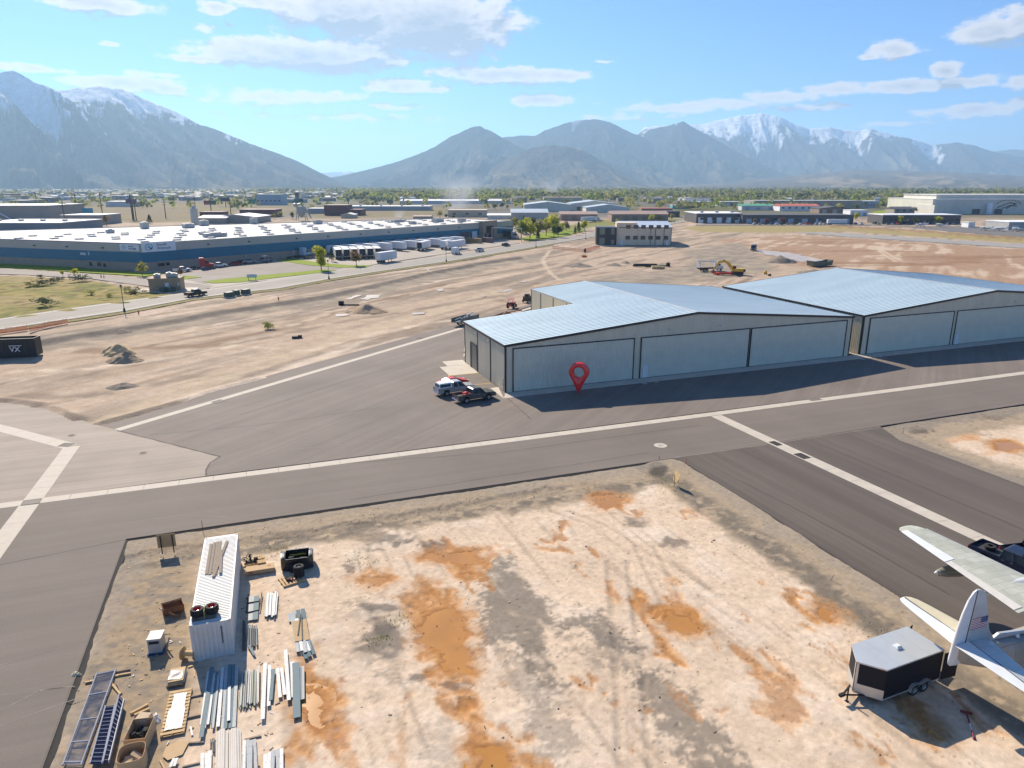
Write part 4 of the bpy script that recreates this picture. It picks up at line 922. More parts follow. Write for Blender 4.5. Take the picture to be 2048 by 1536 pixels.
# ---------------------------------------------------------------- tan two-storey building with black entrance
tb = at(1238,490); tb2 = at(1342,490.5); tr2 = at(1372,482.5)
ut = unit(tb,tb2); TW = math.dist(tb,tb2); ta = math.atan2(ut[1],ut[0]); th_ = heightat(1238,448,tb[1]); thr = heightat(1342,455,tb2[1]); TD = 34
ob = empty('office_hangar', (*tb,0), ta, 'tan two storey metal building with a black glazed entrance block', 'building')
tan_m = M('tan_metal', (.74,.60,.43), .6, var=.05, scale=.6); black_m = M('black_cladding', (.018,.022,.032), .4, var=.2)
b = MB(); ribwall(b,(0,0),(TW,0),0,thr,pitch=1.2,dep=.08); ribwall(b,(TW,0),(TW,TD),0,lambda s: thr+2.2*(1-abs(s-TD/2)/(TD/2)),pitch=1.2,dep=.08); ribwall(b,(TW,TD),(0,TD),0,thr,pitch=1.2,dep=.08); ribwall(b,(0,TD),(0,0),0,thr,pitch=1.2,dep=.08); b.build('wall', tan_m, ob, fix=False)
b = MB(); b.add([(-.3,-.3,thr),(TW+.3,-.3,thr),(TW+.3,TD/2,thr+2.3),(-.3,TD/2,thr+2.3),(TW+.3,TD+.3,thr),(-.3,TD+.3,thr)], [(0,1,2,3),(3,2,4,5)]); b.build('roof', M('pale_metal_roof',(.62,.66,.68),.4,metal=.4,var=.04), ob, fix=False)
b = MB(); b.box(-.4,TW+.4,-.42,-.3,thr-.25,thr+.1); b.build('gutter', M('bronze_trim',(.12,.085,.06),.6), ob)
b = MB(); b.box(-1.5,8.5,-.25,10,0,th_+.6); b.build('parapet_block', tan_m, ob)
b = MB(); b.box(-11.5,-1.5,-1.2,9,0,th_-1.6); eb = b.build('entrance_block', black_m, ob)
for x, z0, z1, w in ((-8.6,.2,3.6,2.6),(-3.4,.4,2.6,1.6),(-8.6,5.2,8.4,2.6),(-3.4,5.2,8.4,1.6)): MB().box(x-w/2,x+w/2,-1.28,-1.18,z0,z1).build('glazing', M('lobby_glass',(.16,.20,.17),.1,var=.3), eb)
for i in range(6):
    x = 4.2+i*(TW-7)/5
    for z in (2.9,8.2):
        w = MB(); w.box(x-1.0,x+1.0,-.36 if x < 8.6 else -.12,-.05,z,z+1.5); wf = w.build('window', win_m, ob); f = MB(); y = -.40 if x < 8.6 else -.16; f.box(x-1.15,x-1.0,y,-.05,z-.15,z+1.65); f.box(x+1.0,x+1.15,y,-.05,z-.15,z+1.65); f.box(x-1,x+1,y,-.05,z+1.5,z+1.65); f.box(x-1,x+1,y,-.05,z-.15,z); f.build('frame', MATS['bronze_trim'], wf)
for x in (15.5,22,TW-8,TW-.2): MB().box(x-.12,x+.12,-.24,-.09,0,thr-.2).build('downspout', MATS['bronze_trim'], ob)
for x in (1.2,TW-2): MB().box(x-.55,x+.55,-.40,-.05,0,2.2).build('walk_door', white_door, ob)
for i in range(4): y = 5+i*8; MB().box(TW+.08,TW+.22,y-2.2,y+2.2,0,thr-1.4).build('bay_door', M('bay_dark',(.07,.058,.05),.5), ob)
b = MB(); b.box(-13,3,-5,-.3,-.1,.10); b.build('front_slab', concrete, ob)

# small utility building by the road
ub = at(299,583); o = empty('pump_house', (*ub,0), math.radians(12), 'small tan block pump house beside the road with units on its roof', 'building')
ub_m = M('pump_tan', (.36,.27,.175), .85, var=.08, scale=.6)
MB().box(0,8.4,0,5,0,3.3).build('wall', ub_m, o); MB().box(-.15,8.55,-.15,5.15,3.3,3.62).build('parapet', ub_m, o)
MB().box(4.3,5.3,-.06,.0,.05,2.3).build('door', white_door, o); MB().box(7.6,8.2,-.12,0,1.4,2.3).build('electric_box', vent_m, o)
for x, y, h in ((2,2,1.0),(5.2,2.4,1.3),(6.6,2,1.1)): k = MB(); k.box(x-.8,x+.8,y-.7,y+.7,3.7,3.62+h); k.lathe([(.45,3.62+h),(.45,3.8+h),(.1,3.8+h)],10,c=(x,y,0)); k.build('rooftop_unit', MATS['unit_grey'], o)
MB().prism([(-4,-1.6),(12,-1.6),(12,6),(-4,6)], -.2, .06).build('slab', concrete, o)

# ---------------------------------------------------------------- buildings in the middle distance
BM = dict(beige=(.52,.49,.42), tan=(.40,.33,.24), brown=(.20,.14,.105), maroon=(.125,.042,.045), grey=(.30,.30,.29), slate=(.13,.155,.18), char=(.065,.062,.065), white=(.70,.70,.68), pink=(.27,.185,.15), pale=(.50,.50,.47), teal=(.05,.28,.30), green=(.07,.26,.17), red=(.42,.10,.065), bluegrey=(.28,.34,.39), taupe=(.25,.22,.19))
def bm_(k): return M('far_'+k, tuple(min(.8,c*1.3) for c in BM[k]), .7, var=.08, scale=.1)
def far_building(label, x0, x1, yb, yt, depth, wall, roof, style='flat', rz=0.0, doors=0, windows=0, doorcol='white', rise=None, name='industrial_building', group=None, eave=None, units=0):
    p0, p1 = at(x0,yb), at(x1,yb); c = ((p0[0]+p1[0])/2,(p0[1]+p1[1])/2); w = math.dist(p0,p1)/max(.5,math.cos(rz)); h = heightat((x0+x1)/2,yt,c[1])
    o = empty(name, (*c,0), rz+math.atan2(p1[1]-p0[1],p1[0]-p0[0]), label, 'building', group); hw = w/2
    if style == 'flat':
        MB().box(-hw,hw,0,depth,-.3,h).build('wall', bm_(wall), o); MB().box(-hw-.25,hw+.25,-.25,depth+.25,h,h+.45).build('roof', bm_(roof), o)
        zt = lambda x: h
    else:
        r = rise or h*.28; e = h-r
        if style == 'gable':            # gable faces us
            b = MB(); b.ext([(-hw,-.3),(hw,-.3),(hw,e),(0,h),(-hw,e)], 0, depth); b.build('wall', bm_(wall), o)
            b = MB(); b.add([(-hw-.4,-.5,e-.05),(0,-.5,h+.15),(0,depth+.5,h+.15),(-hw-.4,depth+.5,e-.05),(hw+.4,-.5,e-.05),(hw+.4,depth+.5,e-.05),(-hw-.4,-.5,e+.3),(0,-.5,h+.5),(0,depth+.5,h+.5),(-hw-.4,depth+.5,e+.3),(hw+.4,-.5,e+.3),(hw+.4,depth+.5,e+.3)], [(6,7,8,9),(7,10,11,8),(0,1,7,6),(1,4,10,7),(3,2,8,9),(2,5,11,8),(0,3,9,6),(4,5,11,10)]); b.build('roof', bm_(roof), o)
        else:                            # slope faces us
            MB().box(-hw,hw,0,depth,-.3,e).build('wall', bm_(wall), o)
            b = MB(); b.T = Matrix.Rotation(math.pi/2,4,'Z'); b.ext([(-.6,e),(depth+.6,e),(depth/2,h)], -hw-.5, hw+.5); b.build('roof', bm_(roof), o)
    for i in range(doors):
        x = -hw+(i+.5)*w/doors; dw = min(w/doors*.55, 4.5); MB().box(x-dw/2,x+dw/2,-.12,.0,0,min(h*.6,4.4)).build('overhead_door', bm_(doorcol), o)
    for i in range(windows):
        x = -hw+(i+.5)*w/windows; dw = min(w/windows*.6,3.0); z = h*.35; MB().box(x-dw/2,x+dw/2,-.12,.0,z,z+min(1.6,h*.3)).build('window', win_m, o)
    for i in range(units):
        x = -hw+(i+.6)*w/units; MB().box(x-1.2,x+1.2,depth*.3,depth*.3+2.4,h+.45,h+1.9).build('rooftop_unit', MATS['unit_grey'], o)
    return o
FB = far_building
fb = FB('big grey brown hall at the far left edge with a white sloping chute', -70,97,444,412,60,'taupe','pale',rz=.1)
c_ = fb.location; k = MB(); k.path([(-8,-2,10.5),(10,-7,.6)], .45, 8); k.build('chute', bm_('white'), fb)
FB('low slate blue building with a white flat roof at the left edge', -60,121,462,446.5,50,'slate','white',units=4)
FB('tan metal shed with white garage doors behind the slate blue building', 123,202,449,431,30,'taupe','pale',doors=4)
FB('dark brown low building behind the tan shed', 94,142,436,425,30,'brown','brown')
FB('long pale low building beyond the dry embankment on the left', 212,262,413.5,403.5,30,'pale','white')
FB('white roofed gabled house behind the cream silo', 396,452,447,431.5,26,'taupe','white','slope')
FB('white roofed gabled building right of the silo', 424,514,446,430,34,'taupe','white','gable')
FB('low maroon wall building behind the silo', 400,446,433.5,424.5,14,'maroon','maroon')
FB('long maroon building left of the yellow green shrubs', 480,550,434,420,22,'maroon','maroon')
m1 = FB('stepped dark maroon building with a taller left block', 649,694,431,411,26,'maroon','brown'); m2 = FB('lower wing of the stepped maroon building', 694,722,431,420,24,'maroon','maroon')
FB('blue grey glass office block far beyond the silo', 513,563,410,389,30,'bluegrey','bluegrey',windows=6)
FB('white flat roofed long shed behind the maroon blocks, on the left', 616,650,427,417.5,20,'grey','white')
FB('long white flat roofed shed right of the maroon blocks', 693,860,421,413,30,'grey','white',units=4)
FB('long white arched greenhouse like hall in the middle distance', 800,1022,407.5,399,34,'pale','white','slope')
FB('small tan gabled house on the warehouse rear side', 682,708,436.5,427.5,16,'tan','pale','gable')
FB('long low brown roofed shed behind the warehouse end', 826,862,437,431,16,'tan','pink','slope')
FB('tan flat building with two dark windows behind the warehouse end', 896,973,434,421,26,'tan','tan',windows=3)
FB('low white roofed annex in front of the grey gabled hangar', 975,1044,438,427.5,20,'pale','white','slope')
FB('grey gabled metal hangar behind the row of trees', 1022,1096,441,419,40,'grey','bluegrey','slope')
FB('wide beige industrial hall with a low gable, left of three', 1048,1142,423,404.5,60,'beige','bluegrey','gable',rise=3)
FB('wide beige industrial hall with a dark loading bay, middle of three', 1142,1235,421,402.5,60,'beige','bluegrey','gable',rise=3,doors=3,doorcol='char')
FB('beige gabled hall with a blue grey roof, rightmost of three', 1172,1259,425,410,40,'beige','bluegrey','gable',rise=3)
FB('tan flat topped factory behind the beige halls', 1088,1165,404,395,40,'tan','tan')
FB('pink brown long shed behind the trees, nearer the warehouse', 1121,1195,441,423.5,26,'pink','pink','slope',doors=4,doorcol='brown')
FB('pink brown long shed behind the tan building', 1223,1336,443,422.5,26,'pink','pink','slope',doors=6,doorcol='brown')
FB('charcoal cube building at the end of the pink brown shed', 1334,1359,434,423.5,18,'char','char',windows=3)
FB('dark red orange trimmed low building above the pink brown shed', 1283,1345,423,417.5,20,'brown','red',doors=3,doorcol='red')
FB('turquoise low building on the right of the orange trimmed one', 1345,1378,417.5,411,16,'teal','white')
FB('charcoal brick shop row with white roof and parked cars, left of two', 1392,1484,446,427.5,40,'char','white',doors=5,windows=4,units=3)
FB('charcoal brick shop row with blue doors, right of two', 1484,1706,447,431,30,'char','char',doors=8,doorcol='bluegrey',windows=5)
FB('long charcoal building with a glazed upper band on the right', 1764,1920,448,430.5,24,'char','white',windows=14)
FB('green roofed white building behind the charcoal row', 1483,1551,420.5,408,24,'pale','green','slope',doors=3,doorcol='bluegrey')
FB('red roofed white building behind the charcoal row', 1559,1638,422,408,24,'white','red','slope',windows=6)
FB('brown timber gabled barn behind the charcoal row', 1638,1700,427,414,24,'brown','char','gable',doors=3,doorcol='tan')
FB('very long grey windowless warehouse in the right distance', 1506,1722,417,402,40,'taupe','grey')
FB('blue and white modern office in the right distance', 1722,1757,416,402.5,24,'bluegrey','white',windows=6)
FB('dark grey gabled house on green grass in the right distance', 1788,1828,427.5,413.5,18,'taupe','char','slope',windows=3)
FB('white low commercial block left of the dark gabled house', 1700,1735,432,421,16,'white','white',doors=3,doorcol='grey')
FB('small grey metal shed at the right edge by the airport apron', 2016,2100,460,445,24,'grey','white',doors=3,doorcol='pale')
FB('small white plane shelter on the airport apron', 1936,1949,455,445.5,8,'white','pale')
FB('long low white roofed strip mall in the far right distance', 1362,1430,409.5,404,30,'taupe','white')
FB('blue roofed low shop on the far right', 1828,1880,409.5,401,30,'bluegrey','white',windows=4)
FB('low grey workshop left of the green roofed building', 1440,1482,412,404,26,'grey','pale',doors=4,doorcol='white')
FB('dark brick low block with rounded roof among the far trees', 1236,1275,403,396.5,24,'brown','char')
FB('far brick downtown block with a water tower look', 1058,1070,400,388,14,'brown','brown',windows=3)
FB('glass fronted brown office cube in the far middle', 1034,1054,404,395,16,'brown','tan',windows=3)
# the factory on the right
fx = far_building('huge beige stepped factory on the right with a painted emblem', 1862,2140,428,399,90,'beige','pale')
fw = math.dist(at(1862,428),at(2140,428)); fh = heightat(2000,399,at(2001,428)[1])
MB().box(-fw/2+12,-fw/2+140,16,80,fh+.45,fh+4.2).build('upper_hall', bm_('beige'), fx); MB().box(-fw/2+11,-fw/2+141,15,81,fh+4.2,fh+4.7).build('upper_roof', bm_('pale'), fx)
MB().box(-fw/2-1,-fw/2+16,-6,30,-.2,fh*.62).build('side_wing', bm_('beige'), fx)
for x in (-.18,-.02,.2): MB().box(fw*x-4,fw*x+4,-.3,0,0,5).build('loading_door', bm_('char'), fx)
k = MB(); k.lathe([(2.6,0),(2.6,fh*.66),(2.0,fh*.72),(.2,fh*.75)], 16, c=(-fw*.105,-4,0)); k.build('white_tank', bm_('white'), fx, smooth=True)
k = MB()                                                          # painted emblem: an arc of strokes over a swooping bird-like mark
ex, ez = fw*.045, fh*.62
for i in range(11):
    t = math.pi*(.12+.76*i/10); p = (ex+13*math.cos(t), -.2, ez+5.5*math.sin(t)-1)
    k.tube((p[0]-.5,p[1],p[2]),(p[0]+.5,p[1],p[2]+.9),.45,.45,5)
k.path([(ex-11,-.2,ez-2.5),(ex-4,-.2,ez+.5),(ex+1,-.2,ez+2.4),(ex+8,-.2,ez+1.2),(ex+3,-.2,ez-.6),(ex-2,-.2,ez-3.4)], .5, 5); k.path([(ex-6,-.2,ez-3.2),(ex+2,-.2,ez-.2),(ex+9,-.2,ez-1.2)], .4, 5)
k.build('emblem', bm_('char'), fx)
# ================================================================ VEHICLES
tyre_m = M('tyre_rubber', (.022,.022,.023), .85, var=.2, scale=6); rim_m = M('alloy_rim', (.42,.42,.43), .35, metal=.7, var=.1); glass_m = M('car_glass', (.018,.022,.026), .22, var=.1, spec=.35)
lamp_m = M('head_lamp', (.72,.72,.70), .15, var=.05); tail_m = M('tail_lamp', (.30,.015,.012), .25, var=.1); plast_m = M('black_plastic', (.028,.028,.03), .65, var=.2); chrome_m = M('chrome', (.6,.6,.6), .18, metal=1, var=.05)
axle_m = M('chassis_black', (.035,.033,.032), .7, var=.3); bed_m = M('bed_liner', (.04,.04,.042), .8, var=.2)
def paint(n, c, metal=.2, rough=.42): return M('paint_'+n, c, rough, metal=metal*.4, var=.05, coat=.12)
def wheel(par, x, y, r, w, z=None, rim=rim_m, name='wheel'):
    z = r if z is None else z
    k = MB(); k.lathe([(r*.55,-w/2),(r*.93,-w/2),(r,-w*.36),(r,w*.36),(r*.93,w/2),(r*.55,w/2),(r*.55,-w/2)], 20, 'Y'); t = k.build(name, tyre_m, par, smooth=True); t.location = (x,y,z)
    k = MB(); s = 1 if y > 0 else -1
    k.lathe([(0,s*w*.34),(r*.2,s*w*.36),(r*.42,s*w*.24),(r*.56,s*w*.46),(r*.56,-s*w*.4),(0,-s*w*.4)], 14, 'Y')
    for i in range(6):
        a = i*math.pi/3; k.obox((r*.32*math.cos(a), s*w*.36, r*.32*math.sin(a)), (r*.36,w*.12,r*.10), ry=-a)
    k.build('rim', rim, t); return t
def arch_profile(L_, zb, zt_pts, axles, r):
    """side outline with wheel arches cut into the sill"""
    p = [(-L_/2,zb)]
    for ax in sorted(axles):
        p += [(ax-r,zb)]+[(ax-r*math.cos(math.pi*i/8), zb+ (r*1.0)*math.sin(math.pi*i/8)) for i in range(1,8)]+[(ax+r,zb)]
    p += [(L_/2,zb)]
    return p+zt_pts
def greenhouse(par, b, t, z0, z1, roofmat, y=None, mats=glass_m, pill=.07):
    """glass band, roof skin and pillars; b,t = (x0,x1,halfwidth) at belt and roof"""
    k = MB(); k.frustum((b[0],b[1],-b[2],b[2]),(t[0],t[1],-t[2],t[2]),z0,z1-.03); k.build('window', mats, par, bevel=.03)
    k = MB(); k.frustum((t[0]-.10,t[1]+.12,-t[2]-.04,t[2]+.04),(t[0]+.08,t[1]-.08,-t[2]+.10,t[2]-.10),z1-.06,z1+.035)
    for s in (-1,1):
        for f in (0,.48,1):
            xb = b[0]+(b[1]-b[0])*f; xt = t[0]+(t[1]-t[0])*f
            k.tube((xb,s*(b[2]+.005),z0),(xt,s*(t[2]+.005),z1-.03),pill,pill*.8,6)
    k.build('cab_roof', roofmat, par)
def pickup(loc, rz, col, label, group=None, L_=5.9, Wd=2.0, shell=None, name='pickup_truck', cargo=None, cat='pickup truck', cover=False):
    o = empty(name, (*loc,0), rz, label, cat, group); hw = Wd/2; ax = (-L_*.29, L_*.30); r = .41
    k = MB(); k.ext(arch_profile(L_,.48,[(L_/2,.80),(L_/2-.03,.98),(L_/2-.35,1.10),(L_*.215,1.20),(-L_*.13,1.22),(-L_*.13,.95),(-L_/2+.02,.95)],ax,.50), -hw+.0, hw, 0)
    for s in (-1,1): k.box(-L_/2+.04,-L_*.13,s*(hw-.055)-.055,s*(hw-.055)+.055,.94,1.24)
    k.box(-L_/2,-L_/2+.08,-hw+.05,hw-.05,.62,1.22)
    k.box(-L_*.135,-L_*.12,-hw+.05,hw-.05,.9,1.24)
    bd = k.build('body', col, o, bevel=.05, segs=2, smooth=True)
    k = MB(); k.box(-L_/2+.10,-L_*.14,-hw+.12,hw-.12,.952,.962); k.build('bed_liner', bed_m, o)
    greenhouse(o, (-L_*.125,L_*.205,hw-.06), (-L_*.10,L_*.105,hw-.24), 1.19, 1.88, col)
    k = MB(); k.box(L_/2-.12,L_/2+.10,-hw+.02,hw-.02,.45,.70); k.build('bumper', chrome_m, o, bevel=.04); k = MB(); k.box(-L_/2-.14,-L_/2+.02,-hw+.06,hw-.06,.45,.66); k.build('bumper', chrome_m, o, bevel=.04)
    k = MB(); k.box(L_/2-.02,L_/2+.02,-hw*.55,hw*.55,.72,.98); k.build('grille', plast_m, o)
    for s in (-1,1):
        MB().box(L_/2-.12,L_/2+.015,s*hw*.78-.18,s*hw*.78+.18,.76,.98).build('headlight', lamp_m, o); MB().box(-L_/2-.02,-L_/2+.08,s*(hw-.1)-.09,s*(hw-.1)+.09,.80,1.15).build('taillight', tail_m, o)
        k = MB(); k.obox((L_*.17,s*(hw+.13),1.30),(.10,.22,.20)); k.build('mirror', plast_m, o)
        for a in ax: wheel(o, a, s*(hw-.13), r, .28)
        MB().obox((L_*.02,s*(hw+.005),1.06),(.18,.03,.04)).build('door_handle', chrome_m, o); MB().obox((-L_*.08,s*(hw+.005),1.06),(.16,.03,.04)).build('door_handle', chrome_m, o)
    k = MB(); k.box(-L_/2+.3,L_/2-.3,-.5,.5,.32,.50); k.build('chassis', axle_m, o)
    if shell:
        k = MB(); k.frustum((-L_/2+.03,-L_*.135,-hw+.03,hw-.03),(-L_/2+.28,-L_*.14,-hw+.22,hw-.22),1.24,1.90); c = k.build('camper_shell', shell, o, bevel=.06, segs=2, smooth=True)
        for s in (-1,1):
            k = MB(); zc = 1.58; k.obox((-L_*.32,s*(hw-.105),zc),(1.6,.03,.36),rx=s*.28); k.build('side_window', glass_m, c)
        k = MB(); k.obox((-L_/2+.13,0,1.58),(.03,1.3,.42),ry=.38); k.build('rear_window', glass_m, c)
    if cover: MB().box(-L_/2+.06,-L_*.14,-hw+.06,hw-.06,1.2,1.25).build('bed_cover', bed_m, o)
    return o
def sedan(loc, rz, col, label, group=None, L_=4.6, Wd=1.82, H_=1.42, kind='sedan', cat='car', name='parked_car'):
    o = empty(name, (*loc,0), rz, label, cat, group); hw = Wd/2; ax = (-L_*.29,L_*.30); r = .33; suv = kind == 'suv'
    if suv: r = .37
    belt = .92 if not suv else 1.08
    k = MB(); k.ext(arch_profile(L_,.26,[(L_/2,.55),(L_/2-.06,.68),(L_*.22,belt-.02),(-L_*.36,belt+.02),(-L_/2+.04,belt-.05),(-L_/2,.6)],ax,r*1.2), -hw, hw); k.build('body', col, o, bevel=.09, segs=2, smooth=True)
    if suv: greenhouse(o, (-L_/2+.10,L_*.22,hw-.08),(-L_*.43,L_*.08,hw-.24),belt-.02,H_+.25,col)
    else: greenhouse(o, (-L_*.36,L_*.22,hw-.08),(-L_*.22,L_*.06,hw-.26),belt-.02,H_,col)
    for s in (-1,1):
        MB().box(L_/2-.16,L_/2-.005,s*hw*.74-.17,s*hw*.74+.17,.58,.70).build('headlight', lamp_m, o); MB().box(-L_/2-.012,-L_/2+.1,s*hw*.74-.17,s*hw*.74+.17,.68,.82).build('taillight', tail_m, o)
        for a in ax: wheel(o, a, s*(hw-.11), r, .22)
    MB().box(L_/2-.1,L_/2+.03,-hw+.08,hw-.08,.28,.46).build('bumper', plast_m, o, bevel=.03); MB().box(-L_/2-.03,-L_/2+.1,-hw+.08,hw-.08,.28,.46).build('bumper', plast_m, o, bevel=.03)
    return o
def van(loc, rz, col, label, group=None, L_=5.8, H_=2.6, Wd=2.05, windows=False, boxy=False, name='van', cat='van'):
    o = empty(name, (*loc,0), rz, label, cat, group); hw = Wd/2; ax = (-L_*.28,L_*.31); r = .36
    if boxy:
        k = MB(); k.box(-L_/2,L_*.16,-hw-.1,hw+.1,.7,H_); k.build('cargo_box', col, o, bevel=.05)
        k = MB(); k.ext([(L_*.17,.4),(L_/2,.4),(L_/2,1.05),(L_*.38,1.25),(L_*.29,1.95),(L_*.17,1.98)], -hw+.1,hw-.1); k.build('body', col, o, bevel=.06)
        k = MB(); k.add([(L_*.382,-hw+.2,1.28),(L_*.382,hw-.2,1.28),(L_*.30,hw-.2,1.9),(L_*.30,-hw+.2,1.9)], [(0,1,2,3)]); k.T = Matrix.Translation((.03,0,.02)); k = MB(); k.obox((L_*.345,0,1.60),(.05,Wd-.5,.66),ry=-.62); k.build('windscreen', glass_m, o)
        for s in (-1,1): MB().box(L_*.20,L_*.31,s*(hw-.09)-.02,s*(hw-.09)+.02,1.28,1.8).build('window', glass_m, o)
        k = MB(); k.box(-L_/2,L_*.3,-.6,.6,.4,.7); k.build('chassis', axle_m, o)
    else:
        k = MB(); k.ext(arch_profile(L_,.32,[(L_/2,.85),(L_/2-.25,1.12),(L_*.34,1.28),(L_*.24,H_-.35),(L_*.17,H_-.05),(-L_/2+.06,H_),(-L_/2,H_-.2)],ax,.46), -hw,hw); k.build('body', col, o, bevel=.10, segs=2, smooth=True)
        MB().obox((L_*.285,0,1.78),(.04,Wd-.36,.86),ry=-.52).build('windscreen', glass_m, o)
        for s in (-1,1):
            MB().box(L_*.12,L_*.245,s*(hw+.004)-.012,s*(hw+.004)+.012,1.32,1.95).build('window', glass_m, o)
            if windows:
                for x in (-.36,-.17): MB().box(L_*x,L_*(x+.15),s*(hw+.004)-.012,s*(hw+.004)+.012,1.4,2.0).build('window', glass_m, o)
        if windows:
            for s in (-1,1): MB().box(-L_/2-.012,-L_/2+.02,s*.48-.36,s*.48+.36,1.4,2.0).build('rear_window', glass_m, o)
    for s in (-1,1):
        MB().box(L_/2-.14,L_/2+.012,s*hw*.72-.17,s*hw*.72+.17,.72,.95).build('headlight', lamp_m, o); MB().box(-L_/2-.014,-L_/2+.06,s*(hw-.12)-.08,s*(hw-.12)+.08,.9,1.3).build('taillight', tail_m, o)
        for a in ax: wheel(o, a, s*(hw-.12), r, .24)
    MB().box(L_/2-.1,L_/2+.06,-hw+.05,hw-.05,.36,.6).build('bumper', plast_m, o, bevel=.03)
    return o
trail_w = M('trailer_white', (.70,.71,.72), .45, var=.05, scale=.6)
def semi_trailer(loc, rz, label, L_=14.6, col=None, group='white semi trailers in the truck yard', cat='semi trailer', open_=False, logo=False):
    col = col or trail_w; o = empty('semi_trailer', (*loc,0), rz, label, cat, group); hw = 1.28
    if open_:
        k = MB(); k.box(-L_/2,L_/2,-hw,-hw+.06,1.15,4.05); k.box(-L_/2,L_/2,hw-.06,hw,1.15,4.05); k.box(-L_/2,L_/2,-hw+.06,hw-.06,4.0,4.05); k.box(L_/2-.08,L_/2,-hw+.06,hw-.06,1.15,4.0); k.box(-L_/2,L_/2,-hw+.06,hw-.06,1.1,1.2); k.build('cargo_box', col, o)
        MB().box(-L_/2+.8,-L_/2+.9,-hw+.07,hw-.07,1.21,3.99).build('load', M('dark_load',(.05,.05,.055),.8), o)
    else:
        k = MB(); k.box(-L_/2,L_/2,-hw,hw,1.1,4.05)
        for i in range(1,int(L_/1.2)):
            x = -L_/2+i*1.2
            for s in (-1,1): k.box(x-.03,x+.03,s*(hw+.012)-.012,s*(hw+.012)+.012,1.2,3.98)
        k.build('cargo_box', col, o)
        for s in (-1,1): MB().box(-L_/2-.05,-L_/2-.005,s*.63-.60,s*.63+.60,1.2,3.95).build('rear_door', col, o)
    k = MB(); k.box(-L_/2+.3,L_/2-.6,-.5,.5,.85,1.09); k.box(-L_/2+.05,-L_/2+.15,-1.0,1.0,.5,.62)
    for s in (-1,1): k.box(-L_/2+.06,-L_/2+.14,s*.7-.05,s*.7+.05,.6,1.1)
    k.build('chassis', axle_m, o)
    for s in (-1,1):
        k = MB(); k.box(L_/2-3.0,L_/2-2.8,s*.75-.08,s*.75+.08,.1,1.1); k.box(L_/2-3.1,L_/2-2.7,s*.75-.15,s*.75+.15,0,.1); k.build('landing_leg', axle_m, o)
        for x in (-L_/2+1.3,-L_/2+2.6): wheel(o, x, s*.98, .5, .5)
    if logo: 
        for s in (-1,1): k = MB(); k.box(1.6,3.2,s*(hw+.03)-.012,s*(hw+.03)+.012,2.3,3.2); k.build('logo_panel', M('logo_blue',(.05,.12,.30),.5), o)
    MB().box(L_/2+.005,L_/2+.10,-.8,.8,2.2,3.8).build('front_fairing', col, o)
    return o
def tractor(loc, rz, col, label, sleeper=True, group=None, cat='semi truck'):
    o = empty('semi_truck', (*loc,0), rz, label, cat, group); hw = 1.2
    k = MB(); k.ext([(.4,.75),(3.3,.75),(3.55,1.0),(3.5,1.75),(1.9,2.05),(1.15,3.05),(.9,3.2),(.4,3.2)], -hw+.08, hw-.08); k.build('cab', col, o, bevel=.10, segs=2, smooth=True)
    if sleeper:
        k = MB(); k.ext([(-1.3,.75),(.42,.75),(.42,3.15),(.95,3.25),(.2,3.98),(-1.3,4.05)], -hw, hw); k.build('sleeper', col, o, bevel=.12, segs=2, smooth=True)
    MB().obox((1.56,0,2.62),(.05,1.9,1.05),ry=-.64).build('windscreen', glass_m, o)
    for s in (-1,1):
        MB().box(.62,1.35,s*(hw-.07)-.02,s*(hw-.07)+.02,2.05,2.75).build('window', glass_m, o); MB().box(3.42,3.57,s*.85-.2,s*.85+.2,1.05,1.4).build('headlight', lamp_m, o)
        k = MB(); k.obox((1.75,s*1.42,2.35),(.12,.22,.55)); k.build('mirror', plast_m, o); k = MB(); k.tube((.3,s*1.05,.8),(-1.0,s*1.05,.8),.32,.32,12); k.build('fuel_tank', chrome_m, o)
        for x in (2.7,): wheel(o, x, s*1.0, .5, .32)
        for x in (-2.6,-3.9): wheel(o, x, s*.95, .5, .55)
        k = MB(); k.box(2.1,3.3,s*1.0-.2,s*1.0+.2,1.0,1.14); k.build('mudguard', col, o, bevel=.05)
    MB().box(3.50,3.60,-.55,.55,.95,1.65).build('grille', chrome_m, o); MB().box(3.3,3.72,-1.15,1.15,.45,.8).build('bumper', chrome_m, o, bevel=.05)
    k = MB(); k.box(-4.8,3.2,-.45,.45,.6,.85); k.lathe([(0,1.12),(.5,1.12),(.55,.9)],14,c=(-3.25,0,0)); k.build('chassis', axle_m, o)
    return o
def head(p, q): a, b = at(*p), at(*q); return math.atan2(b[1]-a[1], b[0]-a[0])
RD = math.atan2(*unit(at(370,590),at(600,556))[::-1])
white_p = paint('white', (.72,.72,.71), 0); red_p = paint('red', (.42,.022,.02), 0); black_p = paint('black', (.012,.012,.015)); grey_p = paint('graphite', (.075,.085,.085), .4); silver_p = paint('silver', (.40,.40,.40), .6)
navy_p = paint('navy', (.012,.022,.055), .3); blue_p = paint('blue', (.04,.10,.22), .3); tanp = paint('champagne', (.30,.26,.20), .5); green_p = paint('dark_green', (.03,.07,.05), .3)
